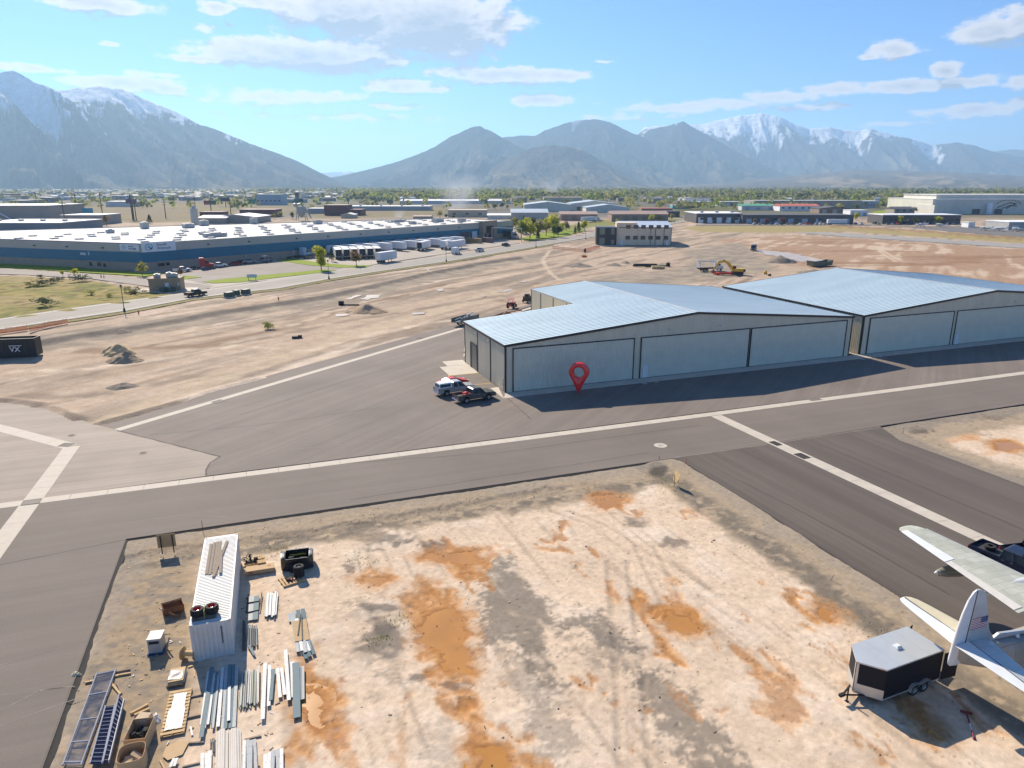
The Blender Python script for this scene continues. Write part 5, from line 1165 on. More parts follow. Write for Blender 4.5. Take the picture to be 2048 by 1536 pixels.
# by the nearer hangar
gp = at(949,800); gh = head((912,801),(988,788))
pickup(gp, gh, grey_p, 'dark grey pickup truck with an open bed parked beside the hangar corner'); 
red_c = paint('cargo_red', (.5,.03,.03), 0); k = MB(); k.obox((-1.4,.2,1.15),(.7,.5,.35),rz=.4); k.obox((-1.0,-.4,1.1),(.3,.3,.3)); k.lathe([(.1,1.0),(.25,1.05),(.25,1.2),(0,1.22)],10,c=(-1.7,-.3,0))
og = k.build('cooler_box', red_c, None); og.matrix_world = Matrix.Translation((*gp,0)) @ Matrix.Rotation(gh,4,'Z'); tag(og, 'red gear box lying in the bed of the dark grey pickup', 'box')
sp_ = at(910,786); pickup(sp_, gh-.02, silver_p, 'silver pickup truck with a white camper shell beside the dark grey one', shell=white_p)
rp = at(906,770.5); o = sedan(rp, gh+.05, paint('bright_red',(.55,.02,.03),.1), 'low bright red sports car behind the silver pickup', H_=1.25, cat='sports car', name='sports_car')
# flatbed and machines behind the hangar
o = empty('flatbed_trailer', (*at(931,648),0), ANG3, 'dark grey flatbed trailer loaded with metal frames beside the hangar', 'trailer'); k = MB(); k.box(-3.6,3.6,-1.2,1.2,.85,1.05); k.box(3.6,5.0,-.08,.08,.75,.9); k.build('deck', M('flatbed_grey',(.12,.15,.16),.6,metal=.2), o)
for s in (-1,1):
    for x in (-1.2,-.2): wheel(o,x,s*1.1,.38,.25)
    k = MB(); k.box(-3.6,3.6,s*1.18-.03,s*1.18+.03,1.05,1.75); k.build('side_board', MATS['flatbed_grey'], o)
k = MB(); r2 = random.Random(4)
for i in range(9): k.obox((r2.uniform(-2.6,2.4),r2.uniform(-.8,.8),1.35+r2.random()*.7),(r2.uniform(1.2,3.2),.14,.14),rz=r2.uniform(-.4,.4),ry=r2.uniform(-.3,.3))
og = k.build('metal_scrap', M('frame_steel',(.30,.33,.35),.4,metal=.6)); og.location = o.location; og.rotation_euler = o.rotation_euler; tag(og, 'jumbled grey metal frames piled on the flatbed trailer', 'metal frames')
o = empty('farm_tractor', (*at(1024,616),0), ANG3+.2, 'small red tractor behind the stepped corner of the hangar', 'tractor'); k = MB(); k.ext([(-1.2,.7),(1.7,.7),(1.8,1.3),(.3,1.45),(-.2,1.1),(-1.2,1.1)],-.42,.42); k.build('body', paint('tractor_red',(.45,.03,.03),0), o, bevel=.06)
for s in (-1,1): wheel(o,-.8,s*.75,.72,.4); wheel(o,1.3,s*.65,.42,.25); MB().box(-1.4,-.2,s*.75-.25,s*.75+.25,1.45,1.53).build('mudguard', MATS['paint_tractor_red'], o)
k = MB()
for x in (-1.2,-.1):
    for y in (-.55,.55): k.tube((x,y,1.1),(x,y,2.3),.04)
k.box(-1.35,.05,-.65,.65,2.3,2.38); k.build('canopy', MATS['paint_tractor_red'], o); MB().box(-1.0,-.5,-.3,.3,1.1,1.5).build('seat', plast_m, o)
o = empty('skid_loader', (*at(1054,604),0), ANG3, 'black compact loader by the rear wall of the hangar', 'loader'); k = MB(); k.box(-1.2,1.1,-.6,.6,.4,1.4); k.box(-.5,.6,-.5,.5,1.4,2.1); k.build('body', black_p, o, bevel=.05)
for s in (-1,1):
    for x in (-.7,.6): wheel(o,x,s*.72,.4,.28)
    k = MB(); k.path([(-1.2,s*.55,1.5),(.8,s*.55,1.6),(1.9,s*.55,.6)],.08); k.build('arm', plast_m, o)
MB().box(1.9,2.5,-.9,.9,.1,.6).build('bucket', plast_m, o)
# traffic and parked cars at the warehouse
pickup(at(392,592), RD, black_p, 'black pickup truck driving along the road below the parking lot', cover=True)
PK = head((425,545),(432,538))
tractor(at(408,538), head((396,541),(420,539))-.3, red_p, 'red semi truck cab parked by the blue banded wall')
pickup(at(365,544), head((352,545),(374,543))-.1, white_p, 'white pickup truck parked left of the red semi truck')
pickup(at(438,535), head((426,536),(450,533))-.2, white_p, 'white pickup truck parked just right of the red semi truck')
sedan(at(472,530.5), head((462,531),(481,530))-.3, red_p, 'red hatchback car in the parking lot below the blue wall')
sedan(at(484,527.5), head((476,528),(494,526))-.3, black_p, 'black car behind the red hatchback in the parking lot')
pickup(at(498,527), head((490,528),(508,526))-.3, silver_p, 'silver grey pickup parked right of the black car', L_=5.4)
van(at(534,524), head((524,525),(545,522))+.1, paint('van_grey',(.24,.24,.27),.3), 'grey van with dark windows parked at the end of the lot', windows=True)
tractor(at(608,514), head((588,516),(622,512)), paint('pale_blue',(.48,.58,.62),.1), 'pale blue semi truck cab parked at the docks')
for i,(x,lab) in enumerate(((590,'empty black flatbed chassis beside the pale blue semi truck, left of two'),(624,'empty black flatbed chassis beside the pale blue semi truck, right of two'))):
    o = empty('trailer_chassis', (*at(x,517.5),0), head((588,518),(626,515)), lab, 'trailer chassis', 'empty chassis at the docks'); k = MB(); k.box(-3.5,3.5,-.6,-.4,.8,1.0); k.box(-3.5,3.5,.4,.6,.8,1.0)
    for q in (-3,-1,1,3): k.box(q-.1,q+.1,-.4,.4,.82,.98)
    k.build('frame', axle_m, o)
    for s in (-1,1):
        for q in (-2.6,-1.4): wheel(o,q,s*.95,.5,.4)
# trailers: docked row along the wall, a second row of tail-out trailers, singles
DOCK = wang-math.pi/2
names = ['first','second','third','fourth','fifth','sixth','seventh','eighth','ninth','tenth']
for i in range(10):
    s = 78+i*8.0; p = (WC[0]+wpt(s,-9)[0], WC[1]+wpt(s,-9)[1]); semi_trailer(p, DOCK+math.pi+math.pi, 'white semi trailer docked at the blue wall, %s from the left'%names[i], L_=14 if i % 3 else 12.5)
SB = head((668,527),(775,520))
for i in range(6):
    p = at(676+i*15.5, 516.5-i*.6); semi_trailer(p, head((690,527),(668,500)), 'white semi trailer in the nearer row with its dark tail open, %s from the left'%names[i], L_=13.0, open_=True)
semi_trailer(at(773,524), head((757,526),(797,520)), 'single white semi trailer parked nearest the road in the truck yard', L_=10.5)
semi_trailer(at(848,500), head((835,505),(868,496)), 'white semi trailer with a dark open tail right of the docked row', L_=13, open_=True)
semi_trailer(at(892,498), head((878,500),(905,493)), 'short white trailer between the open trailer and the delivery van', L_=9)
semi_trailer(at(914,498), head((896,500),(934,494)), 'white trailer parked behind the white delivery van', L_=12)
semi_trailer(at(808,492), head((795,494),(830,488)), 'white semi trailer with a small blue panel at the dock end', L_=14, logo=True)
semi_trailer(at(842,488), head((828,490),(860,484)), 'white semi trailer behind the blue panelled one', L_=14)
tractor(at(788,497), head((780,497),(794,496))-1.2, white_p, 'white semi truck cab parked at the end of the docked trailers', sleeper=False)
van(at(912,508), head((901,511),(923,505)), white_p, 'white box delivery van driving along the road', boxy=True, L_=6.2, H_=2.9)
pickup(at(959,503.5), head((951,505),(967,502)), paint('white_blue',(.5,.55,.62),.1), 'pale blue and white pickup on the road before the gantry', L_=5.6)
sedan(at(1012,492.5), RD-.2, paint('dark_teal',(.03,.06,.07),.2), 'dark teal SUV driving away on the road near the gantry', kind='suv', L_=4.8)
o = tractor(at(1028,478), head((1040,478.5),(1014,476))+math.pi, paint('white_grey',(.5,.5,.5),.1), 'white semi truck cab pulling a black trailer by the gantry'); semi_trailer((o.location.x-11*math.cos(o.rotation_euler.z),o.location.y-11*math.sin(o.rotation_euler.z)), o.rotation_euler.z, 'black curtain sided semi trailer at the end of the warehouse', col=M('trailer_black',(.02,.025,.028),.5), group=None)
o = tractor(at(1194,443), head((1180,444),(1200,443)), white_p, 'white semi truck cab in front of the pink brown shed'); semi_trailer((o.location.x-11*math.cos(o.rotation_euler.z),o.location.y-11*math.sin(o.rotation_euler.z)), o.rotation_euler.z, 'white semi trailer hitched in front of the pink brown shed', group=None)
semi_trailer(at(1134,440), 0.2, 'white semi trailer standing before the trees by the shed', group=None)
semi_trailer(at(1673,449.5), .05, 'white semi trailer parked in front of the charcoal shop row', group=None)
sedan(at(1052,470), 1.0, silver_p, 'silver car half hidden under the roadside trees')
# car park in front of the charcoal row
cols = [white_p, silver_p, black_p, blue_p, white_p, green_p, tanp, grey_p, white_p, red_p, navy_p, silver_p]
cn = ['white','silver','black','blue','white','dark green','champagne','grey','white','red','navy','silver']
rc = random.Random(9)
CP_ = [1508,1519,1530,1542,1553,1563,1575,1586,1600,1613,1622,1632,1640,1648,1700,1710,1722,1750,1757,1775,1784,1794,1806,1830,1848,1869,1884,1905]
for i, px in enumerate(CP_):
    kd = ['sedan','suv','pickup'][rc.randrange(3)]; c = i % 12; y = 449.2 if px < 1730 else 448.6
    lab = '%s %s in the far car park, %s'%(cn[c], {'sedan':'car','suv':'SUV','pickup':'pickup truck'}[kd], ['number %d from its left end'%(i+1)][0])
    p = at(px, y+rc.uniform(-.25,.5))
    if kd == 'pickup': pickup(p, 1.4+rc.uniform(-.1,.2), cols[c], lab, 'cars parked before the charcoal shop rows')
    else: sedan(p, 1.4+rc.uniform(-.1,.2), cols[c], lab, 'cars parked before the charcoal shop rows', kind=kd)
van(at(1655,521) if False else at(1507,501), head((1507,502),(1513,498))+math.pi, paint('van_navy',(.03,.045,.08),.2), 'dark navy high roofed van on the bare field', windows=True)
sedan(at(1310,444.5), 1.0, white_p, 'white car passing behind the tan building')
# roll-off container and excavator, crane truck
o = empty('dumpster', (*at(1639,531.5),0), head((1625,533),(1655,531)), 'long low grey green open skip on the bare field', 'skip'); k = MB(); gm = M('skip_green',(.13,.145,.115),.7,var=.25); sx, sy, sz = 4.6, 1.6, 2.1
for s in (-1,1): k.ext([(-sx,.2),(sx,.2),(sx+.6,sz),(sx*.45,sz*.72),(-sx*.45,sz*.72),(-sx-.6,sz)], s*sy-.06, s*sy+.06)
k.box(-sx,sx,-sy+.06,sy-.06,.2,.3); k.obox((sx+.25,0,sz*.55),(.1,2*sy-.12,sz*.9),ry=.3); k.obox((-sx-.25,0,sz*.55),(.1,2*sy-.12,sz*.9),ry=-.3); k.build('hull', gm, o)
k = MB()
for x in np.linspace(-sx,sx,9): 
    for s in (-1,1): k.box(x-.08,x+.08,s*(sy+.1)-.05,s*(sy+.1)+.05,.2,sz*.72)
k.build('rib', gm, o)
yel_p = paint('machine_yellow', (.62,.36,.015), 0, .45)
exP = at(1473,549); exa = head((1480,549),(1450,548))
o = empty('excavator', (*exP,0), exa, 'yellow tracked excavator with its bucket lowered onto red netting', 'excavator')
for s in (-1,1):
    k = MB(); k.ext([(-2.1,.25),(-1.8,0),(1.8,0),(2.1,.25),(2.15,.6),(1.8,.9),(-1.8,.9),(-2.15,.6)], s*1.25-.3, s*1.25+.3); t = k.build('track', plast_m, o, bevel=.03)
    for x in (-1.6,1.6,-.8,0,.8): k = MB(); k.lathe([(0,-.33),(.3,-.33),(.3,.33),(0,.33)],12,'Y',c=(x,s*1.25,.45)); k.build('roller', axle_m, t)
k = MB(); k.box(-1.0,1.0,-.95,.95,.5,1.05); k.build('undercarriage', axle_m, o)
k = MB(); k.ext([(-2.7,1.1),(1.6,1.1),(1.6,1.5),(-.6,2.05),(-2.7,2.15)], -1.35,1.35); k.build('house', yel_p, o, bevel=.06)
k = MB(); k.frustum((.15,1.75,-1.3,-.2),(.25,1.45,-1.22,-.28),1.12,2.95); cb_ = k.build('cab', yel_p, o, bevel=.05)
for y in (-1.285,-.225): MB().obox((.85,y,2.3),(1.0,.03,.8)).build('window', glass_m, cb_)
MB().obox((1.64,-.75,2.2),(.04,.9,1.2),ry=-.16).build('windscreen', glass_m, cb_)
k = MB(); k.box(-2.75,-2.0,-1.4,1.4,1.0,2.0); k.build('counterweight', M('machine_dark',(.06,.055,.05),.6), o, bevel=.1)
def beam(pts, w, name, mat, hts): 
    k = MB(); v = []; n = len(pts)
    for i,(x,z) in enumerate(pts):
        a = pts[max(0,i-1)]; c = pts[min(n-1,i+1)]; d = math.hypot(c[0]-a[0],c[1]-a[1]); nx, nz = -(c[1]-a[1])/d*hts[i]/2, (c[0]-a[0])/d*hts[i]/2
        v += [(x+nx,.3-w/2,z+nz),(x+nx,.3+w/2,z+nz),(x-nx,.3+w/2,z-nz),(x-nx,.3-w/2,z-nz)]
    k.loft([v[4*i:4*i+4] for i in range(n)]); return k.build(name, mat, o, bevel=.02)
beam([(1.4,1.7),(2.7,3.6),(4.2,4.4),(6.1,3.8)], .5, 'boom', yel_p, [.6,.9,.85,.5]); beam([(5.7,4.4),(6.1,3.7),(7.6,1.4)], .4, 'stick', yel_p, [.5,.7,.35])
k = MB(); k.path([(1.9,.3,1.4),(3.3,.3,3.6)],.10); k.path([(4.2,.3,4.9),(5.7,.3,4.5)],.09); k.path([(6.2,.3,4.0),(7.3,.3,2.0)],.07); k.build('hydraulic_ram', chrome_m, o)
k = MB(); k.ext([(7.4,1.5),(8.3,1.1),(8.2,.4),(7.4,.05),(6.6,.3),(7.1,.8)], -.3,.9); k.build('bucket', M('bucket_rust',(.25,.09,.04),.8,var=.3), o)
ctr = at(1418,541.5); cta = head((1392,543),(1440,541))
o = empty('crane_truck', (*ctr,0), cta, 'white crane truck with a flat bed and folded white boom', 'crane truck'); k = MB(); k.box(-4.6,2.0,-1.2,1.2,1.15,1.35); k.build('deck', M('deck_wood',(.20,.16,.12),.8,var=.3), o)
k = MB(); k.box(-4.5,4.4,-.45,.45,.7,1.1); k.build('chassis', axle_m, o)
k = MB(); k.ext([(2.8,.7),(5.0,.7),(5.2,1.0),(5.1,1.6),(4.2,1.75),(3.8,2.6),(2.8,2.65)], -1.1,1.1); k.build('cab', white_p, o, bevel=.08, segs=2, smooth=True)
MB().obox((4.05,0,2.2),(.04,1.8,.75),ry=-.42).build('windscreen', glass_m, o)
for s in (-1,1):
    MB().box(3.0,3.7,s*1.10-.02,s*1.10+.02,1.8,2.4).build('window', glass_m, o)
    wheel(o,4.2,s*.95,.48,.3)
    for x in (-2.6,-1.4): wheel(o,x,s*.92,.48,.5)
    MB().box(2.1,2.4,s*1.3-.12,s*1.3+.12,.1,1.3).build('outrigger', white_p, o)
k = MB(); k.box(2.05,2.65,-.4,.4,1.2,2.9); k.build('crane_column', white_p, o); k = MB(); k.tube((2.4,0,3.2),(-4.8,0,3.5),.24,.18,8); k.tube((2.4,0,2.7),(-.6,0,3.2),.08); k.box(-5.0,-4.6,-.2,.2,3.2,3.9); k.build('crane_boom', white_p, o)
k = MB(); k.box(-4.5,-4.35,-1.15,1.15,1.35,3.1); k.build('headboard', M('rack_white',(.55,.55,.55),.5), o)
# dark boxes and pipes lying about the bare ground
# ================================================================ STREET FURNITURE, TREES
rng2 = random.Random(21)
blackp = M('lamp_black', (.02,.022,.025), .5, metal=.3)
def lamp_post(px, py, ytop, label):
    g = at(px,py); h = max(4.5, heightat(px,ytop,g[1])); o = empty('street_lamp', (*g,0), 0, label, 'street lamp', 'black street lamps along the road')
    k = MB(); k.lathe([(.28,0),(.26,.5),(.14,.8),(.085,1.0),(.06,h-.9)], 10); k.build('pole', blackp, o)
    k = MB(); k.lathe([(.10,h-.9),(.22,h-.75),(.26,h-.35)], 8); k.build('lantern', M('lantern_glass',(.25,.25,.22),.3), o); k = MB(); k.lathe([(.34,h-.36),(.30,h-.25),(.05,h-.05),(0,h)], 8); k.build('lamp_cap', blackp, o)
for px,py,yt,lb in ((249,623,569,'black street lamp beside the meadow, nearest of the row'),(658,558,519,'black street lamp by the lone green tree'),(892.5,523,492,'black street lamp in front of the delivery van'),(1072,495,475,'black street lamp before the roadside trees'),(1171.5,478,461,'black street lamp nearest the tan building')): lamp_post(px,py,yt,lb)
wood_m = M('pole_wood', (.075,.055,.042), .9, var=.3)
PW = []
for i,(px,yt,yb) in enumerate(((74,383,409),(155,381,428),(205,381,428),(132,403,455),(266,388,441),(273,405,441),(332,401,437),(391,391,418),(462,399,429),(513,388,410))):
    g = at(px,yb); h = heightat(px,yt,g[1]); o = empty('power_pole', (*g,0), 0, 'brown wooden power pole, number %d from the left of the far row'%(sorted([74,155,205,132,266,273,332,391,462,513]).index(px)+1), 'power pole', 'power poles behind the warehouse')
    k = MB(); k.tube((0,0,0),(0,0,h),.45,.30,8); k.build('pole', wood_m, o); k = MB(); k.box(-2.4,2.4,-.12,.12,h-1.6,h-1.25); k.box(-1.8,1.8,-.12,.12,h-3.6,h-3.3); k.build('crossarm', wood_m, o); PW.append((g[0],g[1],h))
PW.sort()
wire_m = M('wire', (.12,.12,.125), .5)
for a, c in zip(PW[:-1],PW[1:]):
    if math.dist(a[:2],c[:2]) > 420: continue
    k = MB()
    pts = [(a[0]+(c[0]-a[0])*t/8, a[1]+(c[1]-a[1])*t/8, a[2]-1.4+(c[2]-a[2])*t/8-4*(t/8)*(1-t/8)*2.2) for t in range(9)]
    k.path(pts,.07,4); wi = k.build('power_line', wire_m); tag(wi, 'thin power line strung between the far wooden poles', 'power line', 'power lines behind the warehouse')
def billboard(px0,px1,yt,yb,yfoot,mats,label,cat='billboard'):
    xm = (px0+px1)/2; g = at(xm,yfoot); w = (px1-px0)*math.hypot(g[0],g[1])/FPX; z1 = heightat(xm,yt,g[1]); z0 = heightat(xm,yb,g[1]); o = empty('billboard', (*g,0), 0, label, cat)
    k = MB(); k.tube((0,.6,0),(0,.6,z1-.5),.5,.5,8); k.build('post', blackp, o)
    n = len(mats)
    for i, m in enumerate(mats): MB().box(-w/2+w*i/n,-w/2+w*(i+1)/n,-.2,.2,z0,z1).build('panel', m, o)
    MB().box(-w/2,w/2,-.9,-.2,z0-.5,z0-.25).build('catwalk', blackp, o)
sg = lambda n,c: M('sign_'+n, c, .5, var=.15, scale=.3)
billboard(169,187,416,426,440,[sg('cyan2',(.03,.30,.42))],'cyan billboard in front of the dry embankment')
billboard(411,433,401,409,423,[sg('crimson',(.28,.02,.03)),sg('bottle',(.02,.12,.07))],'red and green billboard on a single post left of the highway sign')
billboard(443,460,395,402.5,414,[sg('dark',(.045,.045,.05))],'black billboard left of the green highway sign')
billboard(258,277,398,406,440,[sg('purple',(.11,.06,.13)),sg('mauve',(.16,.10,.17))],'dull purple billboard beside the twin poles')
billboard(495,511,398,408,414,[sg('hwy',(.02,.22,.14))],'green highway sign in the left distance','road sign')
billboard(590,607,397,404,414,[sg('bottle2',(.03,.16,.10)),sg('dark2',(.04,.06,.06))],'green and dark billboard above the dust collector')
billboard(592,599,385,395,414,[sg('violet',(.12,.05,.14))],'tall violet sign tower above the dust collector')
billboard(775,786,399,406,418,[sg('teal3',(.03,.12,.12))],'dark teal billboard in front of the white shed')
billboard(694,700,396,402,412,[sg('hwy',(.02,.22,.14))],'tiny green road sign in the middle distance','road sign')
# hydrants, utility boxes, signs
hyd_m = M('hydrant_red', (.42,.035,.02), .5); hyd_y = M('hydrant_yellow', (.60,.36,.03), .5)
def hydrant(px,py,m,label):
    o = empty('fire_hydrant', (*at(px,py),0), 0, label, 'hydrant', 'fire hydrants along the road'); k = MB(); k.lathe([(.2,0),(.2,.08),(.13,.1),(.13,.6),(.17,.62),(.15,.75),(.05,.85),(0,.86)],10); k.build('barrel', m, o)
    k = MB(); k.tube((-.24,0,.45),(.24,0,.45),.07); k.tube((0,0,.45),(0,-.22,.45),.08); k.build('outlet', m, o)
hydrant(277.5,628,hyd_m,'red fire hydrant on the bank below the street lamp'); hydrant(202.5,555,hyd_m,'red fire hydrant beside the yellow one at the meadow drive'); hydrant(208,556,hyd_y,'yellow fire hydrant at the meadow drive'); hydrant(557,600,hyd_m,'rusty red fire hydrant on the bank below the transformers')
box_m = M('utility_green', (.045,.085,.065), .6)
for px,py,w,lb in ((459,594,2.4,'green transformer box on a slab below the road, left of three'),(473,590,1.4,'small green transformer box below the road, middle of three'),(492,588,2.2,'green transformer box below the road, right of three'),(330,584,2.4,'dark green utility cabinet beside the pump house, left of two'),(343,584,2.0,'dark green utility cabinet beside the pump house, right of two'),(226,528,4.2,'grey green transformer by the left wall of the warehouse')):
    o = empty('transformer_box', (*at(px,py),0), RD, lb, 'utility box', 'green utility boxes'); k = MB(); k.frustum((-w/2,w/2,-.8,.8),(-w/2+.05,w/2-.05,-.7,.8),.1,1.35); k.build('cabinet', box_m, o, bevel=.04); MB().box(-w/2-.25,w/2+.25,-1.05,1.05,-.15,.1).build('pad', concrete, o)
    for x in (-.03,.03): pass
    MB().box(-.03,.03,-.83,-.74,.25,1.2).build('door_seam', axle_m, o)
o = empty('entry_sign', (*at(504.5,561),0), .15, 'small pale blue entry sign on two posts on the lawn strip', 'sign'); k = MB(); k.box(-1.5,1.5,-.06,.06,.9,2.0); k.build('panel', sg('pale',(.50,.58,.62)), o)
for x in (-1.1,1.1): MB().box(x-.06,x+.06,-.05,.05,0,.9).build('post', blackp, o)
# orange safety netting
net_m = M('orange_net', (.62,.12,.05), .8, var=.15, scale=3)
def netting(pts, label, h=1.1, m=net_m, z=0):
    W = ats(pts); o = empty('safety_net', (*W[0],0), 0, label, 'safety fence'); k = MB(); kp = []
    rr = random.Random(len(pts)*7+int(pts[0][0]))
    for a, c in zip(W[:-1],W[1:]):
        L_ = math.dist(a,c); n = max(2,int(L_/1.2)); u = unit(a,c)
        for i in range(n):
            s0, s1 = L_*i/n, L_*(i+1)/n; p0 = (a[0]+u[0]*s0-W[0][0],a[1]+u[1]*s0-W[0][1]); p1 = (a[0]+u[0]*s1-W[0][0],a[1]+u[1]*s1-W[0][1])
            sag = rr.uniform(0,.28) if i % 3 else 0
            for j in range(9):
                z = (h-sag)*(j+.5)/9; k.tube((*p0,z),(*p1,z-.03),.035,.035,4,cap=False)
            for q in range(4):
                t = q/4; x, y = p0[0]+(p1[0]-p0[0])*t, p0[1]+(p1[1]-p0[1])*t; k.tube((x,y,.05),(x,y,h-sag),.025,.025,4,cap=False)
            if i % 3 == 0: kp.append(p0)
        kp.append((c[0]-W[0][0],c[1]-W[0][1]))
    k.build('mesh', m, o, fix=False)
    for p in kp: MB().tube((*p,0),(*p,h+.15),.03,.03,5).build('stake', wood_m, o)
netting([(-30,672),(55,660)], 'orange safety netting fence beside the road at the left edge'); netting([(60,664),(100,653),(135,646)], 'red orange sagging netting right of the first safety fence')
netting([(1105,498),(1165,504),(1199,496)], 'orange safety netting around a pit before the tan building', h=1.5)
o = MB(); rr = random.Random(3)
for i in range(5):
    pts = [(rr.uniform(-.7,.7)+x*1.0-4.5, rr.uniform(-.6,.6), .35+rr.uniform(-.1,.35)) for x in range(10)]; o.path(pts,.28,7)
rn = o.build('red_netting', M('red_mesh',(.60,.05,.03),.8,var=.2,scale=3), smooth=True); rn.location = (*at(1457,549.5),0); tag(rn, 'heap of bright red netting under the excavator bucket', 'netting')
# dark container with a bold white two letter mark
cP = at(75,713); cQ = at(0,716); ca = math.atan2(cP[1]-cQ[1],cP[0]-cQ[0]); o = empty('roll_off_container', (*cP,0), ca, 'black roll off container with a white letter mark at the left edge', 'container'); k = MB(); cz = heightat(75,676,cP[1])
k.box(-9,0,0,.08,.15,cz); k.box(-9,0,2.3,2.38,.15,cz); k.box(-.08,0,.08,2.3,.15,cz); k.box(-9,-8.92,.08,2.3,.15,cz); k.box(-8.92,-.08,.08,2.3,.15,.3); k.build('shell', M('container_black',(.014,.015,.02),.5,var=.2), o)
k = MB()
for x in np.arange(-8.6,0,.9): k.box(x-.05,x+.05,-.06,0,.2,cz-.05)
k.box(-9,0,-.08,0,cz-.12,cz); k.build('rib', MATS['container_black'], o)
wm = M('mark_white', (.72,.72,.72), .6)
text('VX', 1.25, wm, o, Matrix.Translation((-4.15,-.09,cz*.42)) @ Matrix.Rotation(math.pi/2,4,'X')); k = MB(); k.box(-4.2,-2.2,-.10,-.08,cz*.42+.62,cz*.42+.74); k.build('letter_bar', wm, o)
# ------------------------------------------------ trees
def leafmat(n, c, c2):
    m = M('leaf_'+n, c, .8, col2=c2, scale=1.2, spec=.2); N, L = m.node_tree.nodes, m.node_tree.links
    b = N['Principled BSDF']; out = [q for q in N if q.type == 'OUTPUT_MATERIAL'][0]; src = b.inputs['Base Color'].links[0].from_socket
    tl = N.new('ShaderNodeBsdfTranslucent'); L.new(src, tl.inputs['Color']); ms = N.new('ShaderNodeMixShader'); ms.inputs[0].default_value = .45
    L.new(b.outputs[0], ms.inputs[1]); L.new(tl.outputs[0], ms.inputs[2]); L.new(ms.outputs[0], out.inputs['Surface']); return m
LM = dict(lime=leafmat('lime',(.60,.58,.06),(.38,.40,.045)), green=leafmat('green',(.32,.37,.07),(.18,.23,.045)), olive=leafmat('olive',(.42,.39,.12),(.25,.25,.07)), dark=leafmat('dark',(.12,.145,.075),(.06,.08,.04)), bare=leafmat('bare',(.32,.23,.14),(.19,.13,.08)), red=leafmat('red',(.25,.10,.10),(.13,.05,.055)), sage=leafmat('sage',(.30,.29,.14),(.18,.185,.085)))
bark = M('bark', (.10,.075,.055), .95, var=.3, scale=3)
def crown(kind, seed, n=900, h=1.0):
    """many small leaf clumps through an uneven crown; unit tree of height 1"""
    r = random.Random(seed); k = MB(); lobes = []
    if kind == 'conifer': 
        def pos():
            t = r.random()**.8; a = r.uniform(0,6.283); rad = .22*(1-t)**.8*(.35+.65*r.random()**.5)*(1+.25*math.sin(t*40)); return (rad*math.cos(a),rad*math.sin(a),.08+.92*t)
    else:
        wd, lo = dict(round=(.36,.22), tall=(.20,.16), oval=(.28,.18), shrub=(.62,.02))[kind]
        for i in range(11): a = r.uniform(0,6.283); q = r.uniform(.2,1); lobes.append((wd*.75*q*math.cos(a), wd*.75*q*math.sin(a), lo+.16+(.70-lo)*r.random(), r.uniform(.11,.19)*(wd/.3)**.5))
        lobes.append((0,0,.84,.14)); lobes.append((0,0,.6,.2))
        def pos():
            l = lobes[r.randrange(len(lobes))]; v = Vector((r.gauss(0,1),r.gauss(0,1),r.gauss(0,1))).normalized()*l[3]*(r.random()**.33); return (l[0]+v.x,l[1]+v.y,min(1,max(lo,l[2]+v.z*1.1)))
    s = .042*(900/n)**.42*(.8 if kind == 'conifer' else 1)
    for i in range(n):
        p = Vector(pos()); a = Vector((r.gauss(0,1),r.gauss(0,1),r.gauss(0,1))).normalized(); b_ = a.orthogonal().normalized(); q = s*r.uniform(.6,1.3); c = a.cross(b_)
        k.add([p+b_*q, p+c*q*.7, p-b_*q*.9, p-c*q*.8], [(0,1,2,3)])
    me = k; return me
TREES = {}
def tree(px, py, ytop, kind, leaf, label, group=None, n=700, name='tree', wscale=1.0, cat='tree', trunk=True):
    g = at(px,py); h = heightat(px,ytop,g[1]); var = rng2.randrange(3); key = (kind,leaf,var,n)
    o = empty(name, (*g,0), rng2.uniform(0,6.28), label, cat, group); o.scale = (h*wscale,h*wscale,h)
    if key not in TREES:
        c = crown(kind, hash((kind,var,n))%1000 if False else 100*var+n+len(kind), n).build('crown', LM[leaf], None, fix=False); k = MB(); top = .62 if kind != 'conifer' else .9
        k.tube((0,0,-.02),(.01,.0,.3),.022,.016,7); k.tube((.01,0,.3),(.0,.01,top),.016,.006,6)
        if kind not in ('conifer',):
            rr = random.Random(var)
            for i in range(6): a = i*1.05+rr.random(); z = .22+.05*i; k.tube((.008,0,z),(.2*math.cos(a),.2*math.sin(a),z+.22),.009,.003,5)
        t = k.build('trunk', bark, None, fix=False); TREES[key] = (c,t)
        c.parent = o; t.parent = o
    else:
        for m_ in TREES[key]: q = m_.copy(); COL.objects.link(q); q.parent = o
    return o
tree(643,541,492,'oval','lime','lone bright yellow green tree on the lawn by the street lamp',n=1500)
tree(481,519,474,'round','green','green leafy tree in front of the blue wall by the parked cars',n=1500)
tree(664,523,494,'conifer','dark','dark evergreen behind the lone yellow green tree',n=700)
tree(713,532,498,'round','bare','brown nearly bare tree beside the open trailers',n=260)
tree(285,552,521,'round','olive','thin yellowish sapling at the warehouse corner',n=160); tree(361,553,534,'round','bare','thin brownish sapling on the lawn by the white pickup',n=120)
tree(150,553,536,'round','lime','sparse yellow green sapling at the meadow drive, right of two',n=140,wscale=1.4); tree(126,553,541,'round','lime','sparse yellow green shrub at the meadow drive, left of two',n=200,wscale=1.2)
tree(213,451,429,'round','bare','rounded brown bare tree behind the blue grey roof',n=700,wscale=1.0); tree(300,447,429,'conifer','dark','dark triangular evergreen behind the warehouse',n=500,wscale=1.7)
